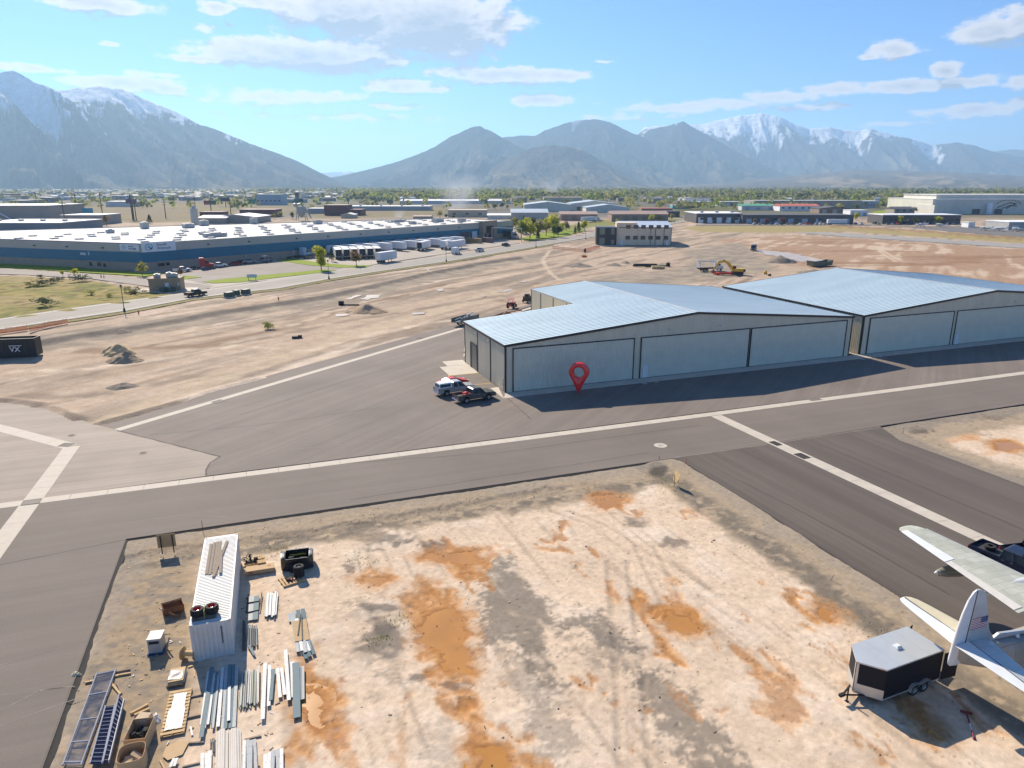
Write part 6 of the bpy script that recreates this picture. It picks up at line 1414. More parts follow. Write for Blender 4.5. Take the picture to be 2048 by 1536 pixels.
RT = [(1042,478,439,'round','green'),(1060,478,441,'round','lime'),(1078,476,437,'round','olive'),(1092,473,443,'round','olive'),(1052,468,434,'round','lime'),(1030,462,433,'oval','olive'),(1110,467,427,'round','lime'),(1100,460,432,'round','lime'),(1124,466,446,'round','green'),(1108,474,448,'oval','green'),(1133,462,442,'round','sage'),(1064,462,434,'round','dark'),(1048,459,432,'conifer','dark'),(1076,479,459,'conifer','dark'),(1116,475,452,'round','dark'),(1093,464,436,'round','lime')]
words_ = ['first','second','third','fourth','fifth','sixth','seventh','eighth','ninth','tenth','eleventh','twelfth','thirteenth','fourteenth','fifteenth','sixteenth']
cdesc = dict(green='mid green',lime='bright yellow green',olive='dull olive',dark='dark green',bare='brown bare',sage='pale grey green',red='dusky red')
order = sorted(range(len(RT)), key=lambda i: RT[i][0])
for i,(px,py,yt,kd,lf) in enumerate(RT): tree(px,py,yt,kd,lf,'%s %s in the roadside clump, %s from the left'%(cdesc[lf],'evergreen' if kd=='conifer' else 'tree',words_[order.index(i)]),'trees in the roadside clump',n=900,wscale=1.15)
tree(1150,470,452,'conifer','dark','short dark evergreen left of the roadside sapling'); tree(1157,465,443,'conifer','dark','tall dark evergreen by the road before the tan building',wscale=1.3)
tree(1168.5,462,439,'oval','lime','slim yellow green tree right of the dark evergreens',n=600,wscale=1.2)
for i,(px,py,yt,lf) in enumerate(((1302,444,429,'lime'),(1318,443,430,'lime'),(1331,441,428,'lime'),(1343,440,427,'olive'),(1270,443,437,'lime'),(1235,446,437,'lime'))): tree(px,py,yt,'round',lf,'small %s street tree behind the tan building, %s from the left'%(cdesc[lf],['third','fourth','fifth','sixth','second','first'][i]),'street trees behind the tan building',n=350,wscale=1.25)
for i,(px,py,yt,lf) in enumerate(((1800,448.5,431,'lime'),(1830,448,434,'lime'),(1874,448.5,432,'lime'),(1907,447,434,'olive'),(1509,448,437,'bare'),(1533,448,436,'red'),(1565,448,434,'red'),(1437,445,438,'lime'),(1712,441,425,'lime'),(1990,449,442,'olive'))): tree(px,py,yt,'round',lf,'%s tree by the charcoal shop rows, %s'%(cdesc[lf],['left of four before the glazed row','second of four before the glazed row','third of four before the glazed row','rightmost before the glazed row','leftmost in the car park','second in the car park','third in the car park','tiny one at the left end','right of the long row','beside the airport shed'][i]),'trees at the shop rows',n=420,wscale=1.35)
for i,(px,py,yt,lf,kd) in enumerate(((1466,419,406,'dark','round'),(1490,410,399,'olive','round'),(1740,415,403,'dark','round'),(1775,417,404,'sage','round'),(1795,416,402,'green','round'),(1815,417,400,'olive','round'),(1828,427,414,'sage','round'),(700,432,424,'olive','round'),(560,437,423,'olive','round'),(548,438,427,'olive','round'),(585,438,423,'bare','tall'),(505,436,428,'lime','round'),(532,437,429,'lime','round'),(880,437,421,'olive','round'),(893,437,428,'dark','round'),(907,438,430,'dark','round'),(1004,418,406,'dark','round'),(1032,416,406,'lime','round'),(1043,415,406,'lime','round'),(990,420,407,'sage','round'),(1050,421,411,'sage','round'),(1095,421,413,'sage','round'),(1110,422,413,'sage','round'),(1014,418,409,'olive','round'),(240,413,402,'lime','round'),(285,414,402,'lime','round'),(300,413,402,'lime','round'),(168,415,406,'olive','round'),(139,420,411,'olive','round'))):
    tree(px,py,yt,kd,lf,'%s tree %s'%(cdesc[lf],['by the green roofed building','left of the long grey warehouse','by the blue and white office','right of the blue and white office, first','right of the blue and white office, second','right of the blue and white office, third','beside the dark gabled house','right of the stepped maroon building','left of the dust collector, right one','left of the dust collector, left one','just left of the dust collector, tall and bare','left end of the long maroon building','middle of the long maroon building','left of the tan flat building','in front of the tan flat building, left','in front of the tan flat building, right','left of the beige halls, darkest','left of the beige halls, nearer one','left of the beige halls, close to the gable','left of the grey gabled hangar','below the beige hall, left','below the beige hall, middle','below the beige hall, right','behind the grey gabled hangar','by the pale low building, right side','right of the pale low building, first','right of the pale low building, second','left of the cyan billboard','behind the brown low building'][i]),'trees scattered among the industrial buildings',n=300,wscale=1.3)
tree(975,461,453,'shrub','red','dusky red leafless tree in front of the warehouse end',n=500,wscale=2.2)
# meadow bushes and the green clump on the bare site
def bush(px,py,wpx,hpx,leaf,label,group='bushes in the meadow',n=420):
    g = at(px,py); kx = math.hypot(g[0],g[1],CAMH)/FPX; o = crown('shrub', int(px)%97+3, n).build('bush', LM[leaf], None, fix=False); o.location = (*g,-.1); o.scale = (wpx*kx*.85,wpx*kx*.7,hpx*kx*1.25); o.rotation_euler = (0,0,rng2.uniform(0,6)); return tag(o, label, 'bush', group)
bush(535,657,34,11,'green','low green weed clump alone on the bare site',None)
for px,py,w,h,lf,lb in ((85,571,30,8,'dark','dark bush in the meadow, leftmost of the upper row'),(104,567,26,8,'dark','dark bush in the meadow, second in the upper row'),(160,563,40,10,'dark','dark scrubby bush by the meadow drive'),(88,612,50,12,'dark','wide dark bush low in the meadow'),(60,572,20,6,'sage','small grey bush at the left of the meadow'),(182,590,24,7,'olive','olive bush in the meadow middle'),(275,586,44,10,'sage','grey green bush left of the pump house'),(258,582,20,7,'sage','small grey bush left of the larger grey one'),(220,594,20,6,'olive','small olive bush toward the road'),(82,556,14,5,'dark','tiny dark bush on the meadow edge'),(117,562,20,6,'dark','little dark bush between the larger ones')): bush(px,py,w,h,lf,lb)
# far town: crowns that read as one mass, and a scatter of roofs
def town_trees(name, count, yr, xr, leafs, hr, seed, label):
    r = random.Random(seed); ks = [MB() for _ in leafs]
    for i in range(count):
        px = r.uniform(*xr); t = r.random(); py = yr[0]+(yr[1]-yr[0])*t**1.6
        g = at(px,py); h = r.uniform(*hr)*1.25; w = h*r.uniform(.5,.85); li = r.randrange(len(leafs)); k = ks[li]
        for j in range(16):
            a = r.uniform(0,6.283); q = r.random()**.5; p = Vector((g[0]+w*.75*q*math.cos(a), g[1]+w*.6*q*math.sin(a), h*(.25+.7*r.random()*(1-.5*q))))
            n_ = Vector((r.gauss(0,1),r.gauss(0,1)-.4,r.gauss(0,1)+.5)).normalized(); b_ = n_.orthogonal().normalized(); c = n_.cross(b_); s = h*r.uniform(.14,.26)
            k.add([p+b_*s,p+c*s*.8,p-b_*s*.9,p-c*s*.8], [(0,1,2,3)])
    tot = MB(); mats = []
    for i, k in enumerate(ks): tot.add(k.v, k.f, i); mats.append(LM[leafs[i]])
    o = tot.build(name, mats, None, fix=False); return tag(o, None, None, None, 'stuff')
town_trees('town_trees', 2700, (386,402), (690,2260), ['sage','olive','sage','green','dark'], (9,15), 5, '')
town_trees('town_trees', 1300, (378.5,386), (500,2300), ['sage','dark','olive'], (10,15), 6, '')
town_trees('town_trees', 420, (381,396), (-150,700), ['sage','dark','sage','olive'], (7,11), 7, '')
town_trees('town_trees', 330, (398,420), (-100,2200), ['olive','sage','green','dark'], (6,10), 9, '')
town_trees('town_trees', 240, (400,420), (1240,1900), ['olive','sage','green'], (6,10), 8, '')
r = random.Random(77); k = MB(); mm = [bm_('pale'),bm_('white'),bm_('taupe'),bm_('brown'),bm_('grey')]
for i in range(430):
    left = r.random() < .62; px = r.uniform(-120,720) if left else r.uniform(720,2200); py = r.uniform(379,398) if left else r.uniform(386,404)
    g = at(px,py); w, d, h = r.uniform(9,20), r.uniform(8,12), r.uniform(3,5); k.T = Matrix.Translation((*g,0)) @ Matrix.Rotation(r.uniform(-.5,.5),4,'Z'); mi = r.randrange(5)
    k.box(-w/2,w/2,-d/2,d/2,0,h,2 if r.random() < .6 else mi); k.T = k.T @ Matrix.Rotation(math.pi/2,4,'Z'); k.ext([(-d/2-.4,h),(d/2+.4,h),(0,h+r.uniform(2,3.4))], -w/2-.4,w/2+.4, [3,4,2,2,4,0,3][r.randrange(7)])
for i in range(170):                                            # low sheds of the industrial flats
    px = r.uniform(-100,2250); py = 388+24*r.random()**1.4; g = at(px,py)
    if any(x0-14 < px < x1+14 and y0-4 < py < y1+5 for x0,x1,y0,y1 in ((800,1270,396,424),(640,905,410,430),(120,560,405,437),(1480,1760,398,425),(1860,2200,385,430),(505,565,385,412))): continue
    w, d, h = r.uniform(14,46), r.uniform(12,26), r.uniform(4,8); k.T = Matrix.Translation((*g,0)) @ Matrix.Rotation(r.uniform(-.4,.4),4,'Z'); k.box(-w/2,w/2,0,d,0,h,r.choice([0,2,2,3,4])); k.box(-w/2-.3,w/2+.3,-.3,d+.3,h,h+.5,r.choice([0,1,4,4,2]))
    for j in range(3): x = -w/2+w*(j+.5)/3; k.box(x-1.6,x+1.6,-.1,0,0,h*.6,r.choice([1,3,4]))
tag(k.build('town_houses', mm, None, fix=False), kind='stuff')
# parked planes on the far apron
pw = M('plane_white', (.70,.70,.69), .35, coat=.4)
def light_plane(px,py,rz,label):
    o = empty('light_aircraft', (*at(px,py),0), rz, label, 'light aircraft', 'light aircraft on the far apron')
    k = MB(); R = [[(x, w*math.cos(t), 1.35+zc+hh*math.sin(t)) for t in [i*math.pi/5 for i in range(10)]] for x,w,hh,zc in ((3.6,.15,.15,0),(3.2,.45,.5,0),(1.6,.6,.62,.05),(.4,.6,.8,.2),(-1.2,.5,.6,.2),(-4,.15,.2,.3))]; k.loft(R); k.build('fuselage', pw, o, smooth=True)
    k = MB(); k.box(.2,1.6,-5.5,5.5,2.25,2.4); k.build('wing', pw, o); k = MB(); k.box(-4.1,-3.2,-1.8,1.8,1.65,1.72); k.build('tailplane', pw, o); k = MB(); k.ext([(-4.3,1.6),(-3.0,1.6),(-3.9,3.0),(-4.5,3.0)],-.05,.05); k.build('fin', pw, o)
    for x,y in ((2.6,0),(.2,1.1),(.2,-1.1)): k = MB(); k.tube((x,y,.2),(x,y*.5,1.1),.05); k.lathe([(0,-.08),(.22,-.08),(.22,.08),(0,.08)],10,'Y',c=(x,y,.22)); k.build('landing_gear', axle_m, o)
    MB().box(.5,1.7,-.55,.55,1.75,2.2).build('window', glass_m, o)
for px,py,rz,lb in ((1842,453.5,2.6,'white light plane left of the plane shelter on the far apron'),(1881,454,2.9,'white light plane nearer the plane shelter'),(1971,461,3.0,'white light plane below the airport shed, leftmost'),(1999,462,2.7,'white light plane below the airport shed, middle'),(2035,463,2.9,'white light plane below the airport shed, rightmost')): light_plane(px,py,rz,lb)
# smoke and steam
def plume(px, py, tops, r0, r1, dens, label, seed=1):
    """a leaning column of vapour, thick at its foot and thinning out upward and outward"""
    g = at(px,py); z1 = heightat(tops[0],tops[1],g[1]); lean = (xat(tops[0],tops[1],g[1])-g[0])/z1
    m = bpy.data.materials.new('vapour_%d'%seed); m.use_nodes = True; nt = m.node_tree; N = nt.nodes; L = nt.links
    out = [n for n in N if n.type == 'OUTPUT_MATERIAL'][0]; N.remove(N['Principled BSDF'])
    v = N.new('ShaderNodeVolumePrincipled'); v.inputs['Color'].default_value = (.95,.96,.98,1); L.new(v.outputs[0], out.inputs['Volume'])
    tc = N.new('ShaderNodeTexCoord'); sp = N.new('ShaderNodeSeparateXYZ'); L.new(tc.outputs['Object'], sp.inputs[0])
    def f(op, a, b=None, c=None, cl=False):
        k = N.new('ShaderNodeMath'); k.operation = op; k.use_clamp = cl
        for i, q in enumerate((a,b,c)):
            if q is None: continue
            if isinstance(q,(int,float)): k.inputs[i].default_value = q
            else: L.new(q, k.inputs[i])
        return k.outputs[0]
    t = f('DIVIDE', sp.outputs[2], z1); r = f('MULTIPLY_ADD', t, r1-r0, r0); x = f('SUBTRACT', sp.outputs[0], f('MULTIPLY', sp.outputs[2], lean))
    rr = f('DIVIDE', f('ADD', f('MULTIPLY',x,x), f('MULTIPLY',sp.outputs[1],sp.outputs[1])), f('MULTIPLY',r,r))
    nz = N.new('ShaderNodeTexNoise'); nz.inputs['Scale'].default_value = .035; nz.inputs['Detail'].default_value = 4; L.new(tc.outputs['Object'], nz.inputs['Vector'])
    q = f('MULTIPLY_ADD', nz.outputs['Fac'], 2.6, -.75, True); d = f('MULTIPLY', f('SUBTRACT', 1, rr, None, True), f('SUBTRACT', 1, t, None, True))
    L.new(f('MULTIPLY', f('MULTIPLY', d, q), dens), v.inputs['Density'])
    k = MB(); k.loft([[(z*lean+(r0+(r1-r0)*z/z1)*math.cos(i*.5236), (r0+(r1-r0)*z/z1)*math.sin(i*.5236), z) for i in range(12)] for z in np.linspace(.3,z1,8)])
    o = k.build('smoke_plume', m); o.location = (*g,0); tag(o, label, 'smoke')
plume(916,418,(915,345),16,46,.05,'wide pale smoke plume rising before the mountains, left of two',seed=1); plume(1102,396,(1104,352),13,34,.045,'thin pale smoke plume above the tan factory, right of two',seed=2)
plume(478,433,(481,416),3,7,.16,'white steam puff above the gabled roof behind the silo, left of two',seed=3); plume(490,433,(493,413),3,8,.2,'white steam puff above the gabled roof behind the silo, right of two',seed=4); plume(797,436,(800,420),4,9,.16,'small white steam puff behind the warehouse roof',seed=5)
# ================================================================ THE NEAR YARD
rusty = M('rusty_steel', (.28,.12,.05), .9, col2=(.12,.055,.03), scale=3, bump=.2); galv = M('galvanised', (.42,.44,.44), .65, metal=0, var=.12, scale=1.5, stretch=(.2,1,1), spec=.15); galv_b = M('galvanised_blue', (.16,.215,.235), .65, var=.10, spec=.12); galv_w = M('white_coated_steel', (.64,.64,.62), .6, var=.08, spec=.2)
ply = M('plywood', (.42,.29,.15), .8, var=.15, scale=2, stretch=(.3,2,1)); lumber = M('lumber', (.54,.37,.185), .85, var=.18, scale=2); lumber_g = M('weathered_lumber', (.27,.215,.165), .9, var=.2, scale=3); card = M('cardboard', (.52,.36,.20), .9, var=.08, scale=2); black_s = M('black_steel', (.03,.031,.033), .75, var=.2, spec=.15); plas = M('clear_plastic', (.62,.62,.60), .25, var=.1, alpha=.55); navy_s = M('navy_steel', (.012,.018,.05), .9, var=.2, spec=.03); dkgrey_s = M('dark_grey_tube', (.10,.105,.11), .7, spec=.15)
LZ = -.13
def lp(px, py, z=0.0): p = at(px,py,LZ+z); return (p[0],p[1],LZ+z)
# shipping container
cw = M('container_white', (.66,.66,.63), .55, var=.06, scale=.7, col2=(.58,.56,.52))
cNL, cNR, cFL, cFR = at(377.8,1251.8,2.5), at(461,1238.6,2.5), at(410,1072.5,2.5), at(476.4,1064.6,2.5)
cx_ = unit(cNL,cFL); can = math.atan2(cx_[1],cx_[0]); CT = empty('shipping_container', (cNL[0],cNL[1],LZ), can, 'long white corrugated shipping container standing on the dirt lot', 'container')
CL_, CW_, CH_ = 12.19, 2.44, 2.6                     # local x away from us, y to the left: body lies at y<0
k = MB()
ribwall(k,(0,0),(.0,-CW_),.15,CH_-.12,pitch=.26,dep=-.04)
ribwall(k,(0,-CW_),(CL_,-CW_),.15,CH_-.1,pitch=.28,dep=-.04); ribwall(k,(CL_,0),(0,0),.15,CH_-.1,pitch=.28,dep=-.04); ribwall(k,(CL_,-CW_),(CL_,0),.15,CH_-.1,pitch=.4,dep=-.03)
k.build('side_panel', cw, CT, fix=False)
k = MB(); st = []; n = 58; d = (CL_-.5)/n
for i in range(n): x = .25+i*d; st += [(x,0),(x+d*.45,0),(x+d*.6,1),(x+d*.9,1)]
st.append((CL_-.25,0)); v = []
for x, q in st: v += [(x,-.07,CH_-.035+.03*q),(x,-CW_+.07,CH_-.035+.03*q)]
k.add(v,[(2*i,2*i+2,2*i+3,2*i+1) for i in range(len(st)-1)]); k.box(.02,.25,-CW_+.07,-.07,CH_-.08,CH_-.02); k.box(CL_-.25,CL_-.02,-CW_+.07,-.07,CH_-.08,CH_-.02); k.build('roof', cw, CT)
k = MB()
for y in (-.05,-CW_+.05): k.box(.0,CL_,y-.05,y+.05,CH_-.12,CH_-.01); k.box(0,CL_,y-.05,y+.05,0,.15)
for x in (.05,CL_-.05): k.box(x-.052,x+.052,-CW_+.1,-.1,CH_-.12,CH_-.005); k.box(x-.052,x+.052,-CW_+.1,-.1,0,.15)
for x in (.05,CL_-.05):
    for y in (-.05,-CW_+.05): k.box(x-.055,x+.055,y-.055,y+.055,.0,CH_)
k.build('frame', cw, CT)
for x in (.09,CL_-.09):
    for y in (-.08,-CW_+.08): MB().box(x-.095,x+.095,y-.09,y+.09,CH_-.1,CH_+.012).build('corner_casting', M('casting',(.5,.46,.41),.7,var=.3,scale=8), CT)
k = MB()                                                     # stencilled code down the near end: illegible strokes
r = random.Random(8)
for i in range(15): z = 2.2-i*.085; k.box(-.052,-.044,-1.86-r.uniform(.01,.05),-1.80,z,z+.05)
k.build('stencil', black_s, CT)
def oncont(x, y, z, name): pass
CM = Matrix.Translation((cNL[0],cNL[1],LZ)) @ Matrix.Rotation(can,4,'Z')
def place(o, M4): o.matrix_world = M4; return o
for i,(x0,x1,y0,y1,rz) in enumerate(((6.3,11.0,-.55,-.55,0),(6.2,11.1,-.78,-.78,.005),(6.35,11.2,-1.0,-1.0,-.004),(6.0,11.2,-1.2,-1.2,.0),(5.7,11.0,-1.05,-1.7,0),(6.0,9.6,-1.5,-1.36,0))):
    a = math.atan2(y1-y0,x1-x0); k = MB(); L_ = math.hypot(x1-x0,y1-y0); k.box(-L_/2,L_/2,-.10,.10,0,.04); pb = k.build('plank', lumber_g, bevel=.006); place(pb, CM @ Matrix.Translation(((x0+x1)/2,(y0+y1)/2,CH_+.005+(.045 if i >= 4 else 0)+(.042 if i == 5 else 0))) @ Matrix.Rotation(a,4,'Z')); tag(pb, 'long weathered grey plank lying on the white container roof', 'plank', 'grey planks on the container roof')
def pallet(M4, L_, W_, label, mat=lumber, n=7, group='wooden pallets in the yard', h=.13):
    o = empty('wooden_pallet', (0,0,0), 0, label, 'pallet', group); o.matrix_world = M4
    k = MB()
    for i in range(n): x = -L_/2+(i+.5)*L_/n; k.box(x-L_/n*.33,x+L_/n*.33,-W_/2,W_/2,h-.02,h)
    k.build('deck_board', mat, o); k = MB()
    for y in (-W_/2+.05,0,W_/2-.05): k.box(-L_/2,L_/2,y-.045,y+.045,.02,h-.021)
    k.build('stringer', mat, o); k = MB()
    for x in (-L_/2+.06,0,L_/2-.06): k.box(x-.05,x+.05,-W_/2,W_/2,0,.019)
    k.build('bottom_board', mat, o); return o
pm = CM @ Matrix.Translation((.95,-.85,CH_+.01)); pallet(pm, 1.0,1.5,'weathered pallet on the container roof under two red rimmed wheels',lumber_g)
red_rim = M('red_rim', (.50,.012,.02), .35, var=.06)
def flatwheel(M4, r, w, label, rim, group, spokes=0):
    o = empty('tyre_assembly', (0,0,0), 0, label, 'wheel', group); o.matrix_world = M4
    k = MB(); k.lathe([(r*.58,0),(r*.92,0),(r,.12*w),(r,.88*w),(r*.92,w),(r*.6,w),(r*.56,w*.9),(r*.56,.1*w),(r*.58,0)],28)
    for i in range(20):
        a = i*math.pi/10
        for z in (.28,.72): k.obox((r*1.0*math.cos(a+z),r*1.0*math.sin(a+z),w*z),(.06,r*.2,w*.22),rz=a+z)
    k.build('tyre', tyre_m, o, smooth=True)
    k = MB(); k.lathe([(r*.57,w*.96),(r*.53,w*.90),(r*.50,w*.62),(r*.22,w*.58),(r*.20,w*.66),(0,w*.66)],24)
    for i in range(spokes): a = i*2*math.pi/spokes; k.obox((r*.36*math.cos(a),r*.36*math.sin(a),w*.68),(r*.34,r*.10,.04),rz=a)
    k.build('rim', rim, o, smooth=True)
    k = MB()
    for i in range(6): a = i*math.pi/3; k.tube((r*.14*math.cos(a),r*.14*math.sin(a),w*.66),(r*.14*math.cos(a),r*.14*math.sin(a),w*.70),.018,.018,6)
    k.build('lug_nut', chrome_m, o); return o
flatwheel(pm @ Matrix.Translation((-.02,.40,.135)), .40,.46,'knobbly tyre with a red rim on the container roof, left of the pair',red_rim,'red rimmed wheels on the container'); flatwheel(pm @ Matrix.Translation((.08,-.45,.135)), .40,.46,'knobbly tyre with a red rim on the container roof, right of the pair',red_rim,'red rimmed wheels on the container')
k = MB(); k.path([(-.42,-.02,0),(-.42,-.03,.4),(.3,-.03,.5)],.02,5); place(tag(k.build('ratchet_strap', M('strap_yellow',(.5,.45,.12),.7)),'yellow ratchet strap between the two red rimmed wheels','strap'), pm @ Matrix.Translation((0,0,.13)))
# plywood sign boards
p0, p1 = lp(325,1108), lp(348.5,1105); an = math.atan2(p1[1]-p0[1],p1[0]-p0[0]); o = empty('sign_board', (*p0[:2],LZ), an, 'plywood sign board on two dark posts seen from behind', 'sign'); wS = math.dist(p0[:2],p1[:2])
k = MB(); k.box(-.28,wS+.22,.04,.065,.55,1.72); k.build('board', ply, o)
for x in (0,wS): MB().box(x-.035,x+.035,-.035,.035,0,1.62).build('post', black_s, o)
g = lp(1349,973); o = empty('sign_board', (g[0],g[1],LZ), 1.75, 'small pale plywood board on a stake at the lot corner, edge on', 'sign'); k = MB(); k.T = Matrix.Rotation(.18,4,'X'); k.box(-.6,.6,-.012,.012,.45,1.5); k.build('board', lumber, o); MB().box(-.035,.035,.02,.08,0,1.3).build('post', lumber_g, o)
def stake(px,py,h,m,label,lean=.0): g = lp(px,py); k = MB(); k.box(-.022,.022,-.012,.012,0,h); o = k.build('survey_stake', m); o.location = (g[0],g[1],LZ-.03); o.rotation_euler = (lean,lean*.6,.5); tag(o,label,'stake','survey stakes round the lot')
orange = M('stake_orange',(.60,.16,.04),.8); stake(406,1064,1.1,rusty,'thin rusty stake behind the container end'); stake(1372,930,.9,orange,'thin orange stake at the lot corner by the taxiway'); stake(1660,1062+100,.7,lumber_g,'wooden stake on the right margin, nearer the trailer',.3); stake(1507,1075,.7,lumber_g,'leaning wooden stake on the right margin, farther away',.35); stake(1318,920,.5,black_s,'short dark stub at the lot corner'); stake(1806,868,.9,orange,'thin orange stake on the right lot corner')
for i,(a,c) in enumerate((((1166,974),(1180,984)),((1388,948),(1412,950)),((482,1092),(497,1086)),((820,1005),(826,1010)))):
    q0, q1 = lp(*a), lp(*c); k = MB(); k.obox(((q0[0]+q1[0])/2,(q0[1]+q1[1])/2,LZ+.03),(math.dist(q0,q1),.05,.04),rz=math.atan2(q1[1]-q0[1],q1[0]-q0[0])); tag(k.build('loose_lath', lumber), ['loose pale lath by the farthest puddle','loose orange tipped lath near the lot corner','short timber lying behind the container','tiny lath on the margin by the taxiway'][i],'lath')
# loader bucket
g = lp(347,1222); o = empty('loader_bucket', (g[0],g[1],LZ), can+.25, 'rusty loader bucket lying open on its back by the container', 'bucket'); prof = [(-.55,.62),(-.5,.15),(-.25,0),(.3,0),(.62,.42)]
k = MB()
for a, c in zip(prof[:-1],prof[1:]): k.add([(a[0],-.65,a[1]),(c[0],-.65,c[1]),(c[0],.65,c[1]),(a[0],.65,a[1]),(a[0],-.65,a[1]+.03),(c[0]-.03,-.65,c[1]),(c[0]-.03,.65,c[1]),(a[0],.65,a[1]+.03)],[(0,3,2,1),(4,5,6,7),(0,1,5,4),(3,7,6,2),(1,2,6,5),(0,4,7,3)])
k.build('shell', rusty, o)
for s in (-1,1): k = MB(); k.ext([(-.55,.62),(-.5,.15),(-.25,0),(.3,0),(.62,.42)], s*.66-.02, s*.66+.02); k.build('side_plate', rusty, o)
k = MB(); k.obox((.66,0,.45),(.05,1.36,.12),ry=-.9); k.build('cutting_edge', rusty, o)
k = MB(); k.path([(-.55,-.4,.02),(-1.0,-.3,.05),(-1.1,.1,.3),(-.8,.35,.45)],.06,6); oc = k.build('hook', rusty); oc.parent = o
# air conditioner on a pallet
g = lp(316,1300); M4 = Matrix.Translation((g[0],g[1],LZ)) @ Matrix.Rotation(can-.12,4,'Z'); pallet(M4, 1.15,1.0,'blue painted pallet under the boxed machine',M('pallet_blue',(.02,.10,.22),.8),6); o = empty('machine_housing', (0,0,0), 0, 'grey white cabinet with a dark vent strapped on the blue pallet', 'cabinet'); o.matrix_world = M4 @ Matrix.Translation((0,.02,.131))
k = MB(); k.box(-.5,.5,-.4,.4,0,.95); k.build('housing', M('cabinet_grey',(.34,.35,.35),.5,var=.1), o, bevel=.02); k = MB(); k.box(-.54,.54,-.43,.43,.952,1.0); k.box(-.54,-.40,-.43,.43,1.0,1.05); k.build('lid', M('lid_grey',(.50,.49,.47),.6), o); MB().box(-.512,-.502,-.3,.3,.66,.86).build('vent', black_s, o)
k = MB(); k.obox((.1,-.62,.35),(.08,.08,.95),rx=.35); k.obox((-.2,-.6,.3),(.08,.08,.8),rx=.3); place(tag(k.build('prop_timber', lumber_g),'grey timbers leaning on the cabinet','timber'), M4)
# cable spool
g = lp(380,1318); o = empty('cable_spool', (g[0],g[1],LZ), can+1.2, 'wooden cable spool lying against the container corner', 'spool')
for x in (-.42,.42): k = MB(); k.lathe([(0,x-.025),(.42,x-.025),(.42,x+.025),(0,x+.025)],22,'X',c=(0,0,.42)); k.build('flange', ply, o)
k = MB(); k.tube((-.39,0,.42),(.39,0,.42),.17,.17,14); k.build('drum', lumber, o)
# quads of long steel on the ground
def quad(TL, TR, BR, BL, t, u):
    a = (TL[0]+(TR[0]-TL[0])*t, TL[1]+(TR[1]-TL[1])*t); c = (BL[0]+(BR[0]-BL[0])*t, BL[1]+(BR[1]-BL[1])*t); return (a[0]+(c[0]-a[0])*u, a[1]+(c[1]-a[1])*u)
def member(p, q, w, z, style, mat, name, label, group, cat, h=.07):
    L_ = math.dist(p,q); k = MB()
    if style == 'channel':
        t = .012; k.box(-L_/2,L_/2,-w/2,w/2,0,t); k.box(-L_/2,L_/2,-w/2,-w/2+t,t,h); k.box(-L_/2,L_/2,w/2-t,w/2,t,h)
    elif style == 'cap':
        t = .012; k.box(-L_/2,L_/2,-w/2,w/2,h-t,h); k.box(-L_/2,L_/2,-w/2,-w/2+t,0,h-t); k.box(-L_/2,L_/2,w/2-t,w/2,0,h-t)
    elif style == 'tube': k.box(-L_/2,L_/2,-w/2,w/2,0,w)
    elif style == 'sheet':
        n = max(3,int(w/.12)); v = []
        for i in range(2*n+1):
            y = -w/2+w*i/(2*n); zz = .02+(.022 if i % 2 else 0); v += [(-L_/2,y,zz),(L_/2,y,zz)]
        k.add(v,[(2*i,2*i+1,2*i+3,2*i+2) for i in range(2*n)])
    else: k.box(-L_/2,L_/2,-w/2,w/2,0,h)
    o = k.build(name, mat, fix=style != 'sheet')
    if style == 'cap' and w > .16:
        kk = MB(); m = int(L_/.45)
        for i in range(1,m): kk.lathe([(0,h+.004),(.018,h+.004)],8,c=(-L_/2+i*L_/m,(.25*w if i % 2 else -.25*w),0))
        kk.build('bolt_hole', black_s, o, fix=False)
    o.location = ((p[0]+q[0])/2,(p[1]+q[1])/2,z); o.rotation_euler = (0,0,math.atan2(q[1]-p[1],q[0]-p[0])); return tag(o, label, cat, group)
def steel(TL,TR,BR,BL,n,style,mats,seed,label,group,z=0,w=None,jl=.10,jy=.3,layers=1,h=.07,name='steel_channel',cat='steel channel'):
    r = random.Random(seed); a, b_, c, d = [at(*p,LZ) for p in (TL,TR,BR,BL)]
    for ly in range(layers):
        m_ = n if ly == 0 else max(2,n//2)
        for i in range(m_):
            t = (i+.5)/m_+(0 if ly == 0 else r.uniform(-.06,.06)); u0, u1 = r.uniform(0,jl), 1-r.uniform(0,jl); t2 = t+r.uniform(-1,1)*jy/n
            W_ = w or math.dist(a,b_)/n*.88
            member(quad(a,b_,c,d,t,u0), quad(a,b_,c,d,t2,u1), W_, LZ+.07+z+ly*(h+.006)+(i%3)*.022, style, mats[r.randrange(len(mats))], name, label, group, cat, h)
q2 = lambda x,y: (360+x/5.689,1040+y/5.689); q4 = lambda x,y: (360+x/6.024,1290+y/6.024); q3 = lambda x,y: (60+x/6.024,1290+y/6.024)
steel(q4(330,330),q4(490,330),q4(425,1030),q4(225,1050),6,'cap',[galv_b,galv_w,galv],1,'punched grey and white steel channel in the stack left of the widest one','steel stack by the container, left')
member(at(*q4(390,300),LZ),at(*q4(260,1150),LZ),.24,LZ+.155,'cap',galv_b,'steel_channel','longest blue grey punched channel lying across the left stack',None,'steel channel')
steel(q4(500,250),q4(710,250),q4(680,1040),q4(445,1060),5,'cap',[galv_w,galv,galv_b],2,'wide white punched steel channel in the stack nearest the container','steel stack by the container, middle',jl=.06)
member(at(*q4(600,530),LZ),at(*q4(590,950),LZ),.16,LZ+.155,'cap',galv_w,'steel_channel','short white channel lying on the widest white stack',None,'steel channel')
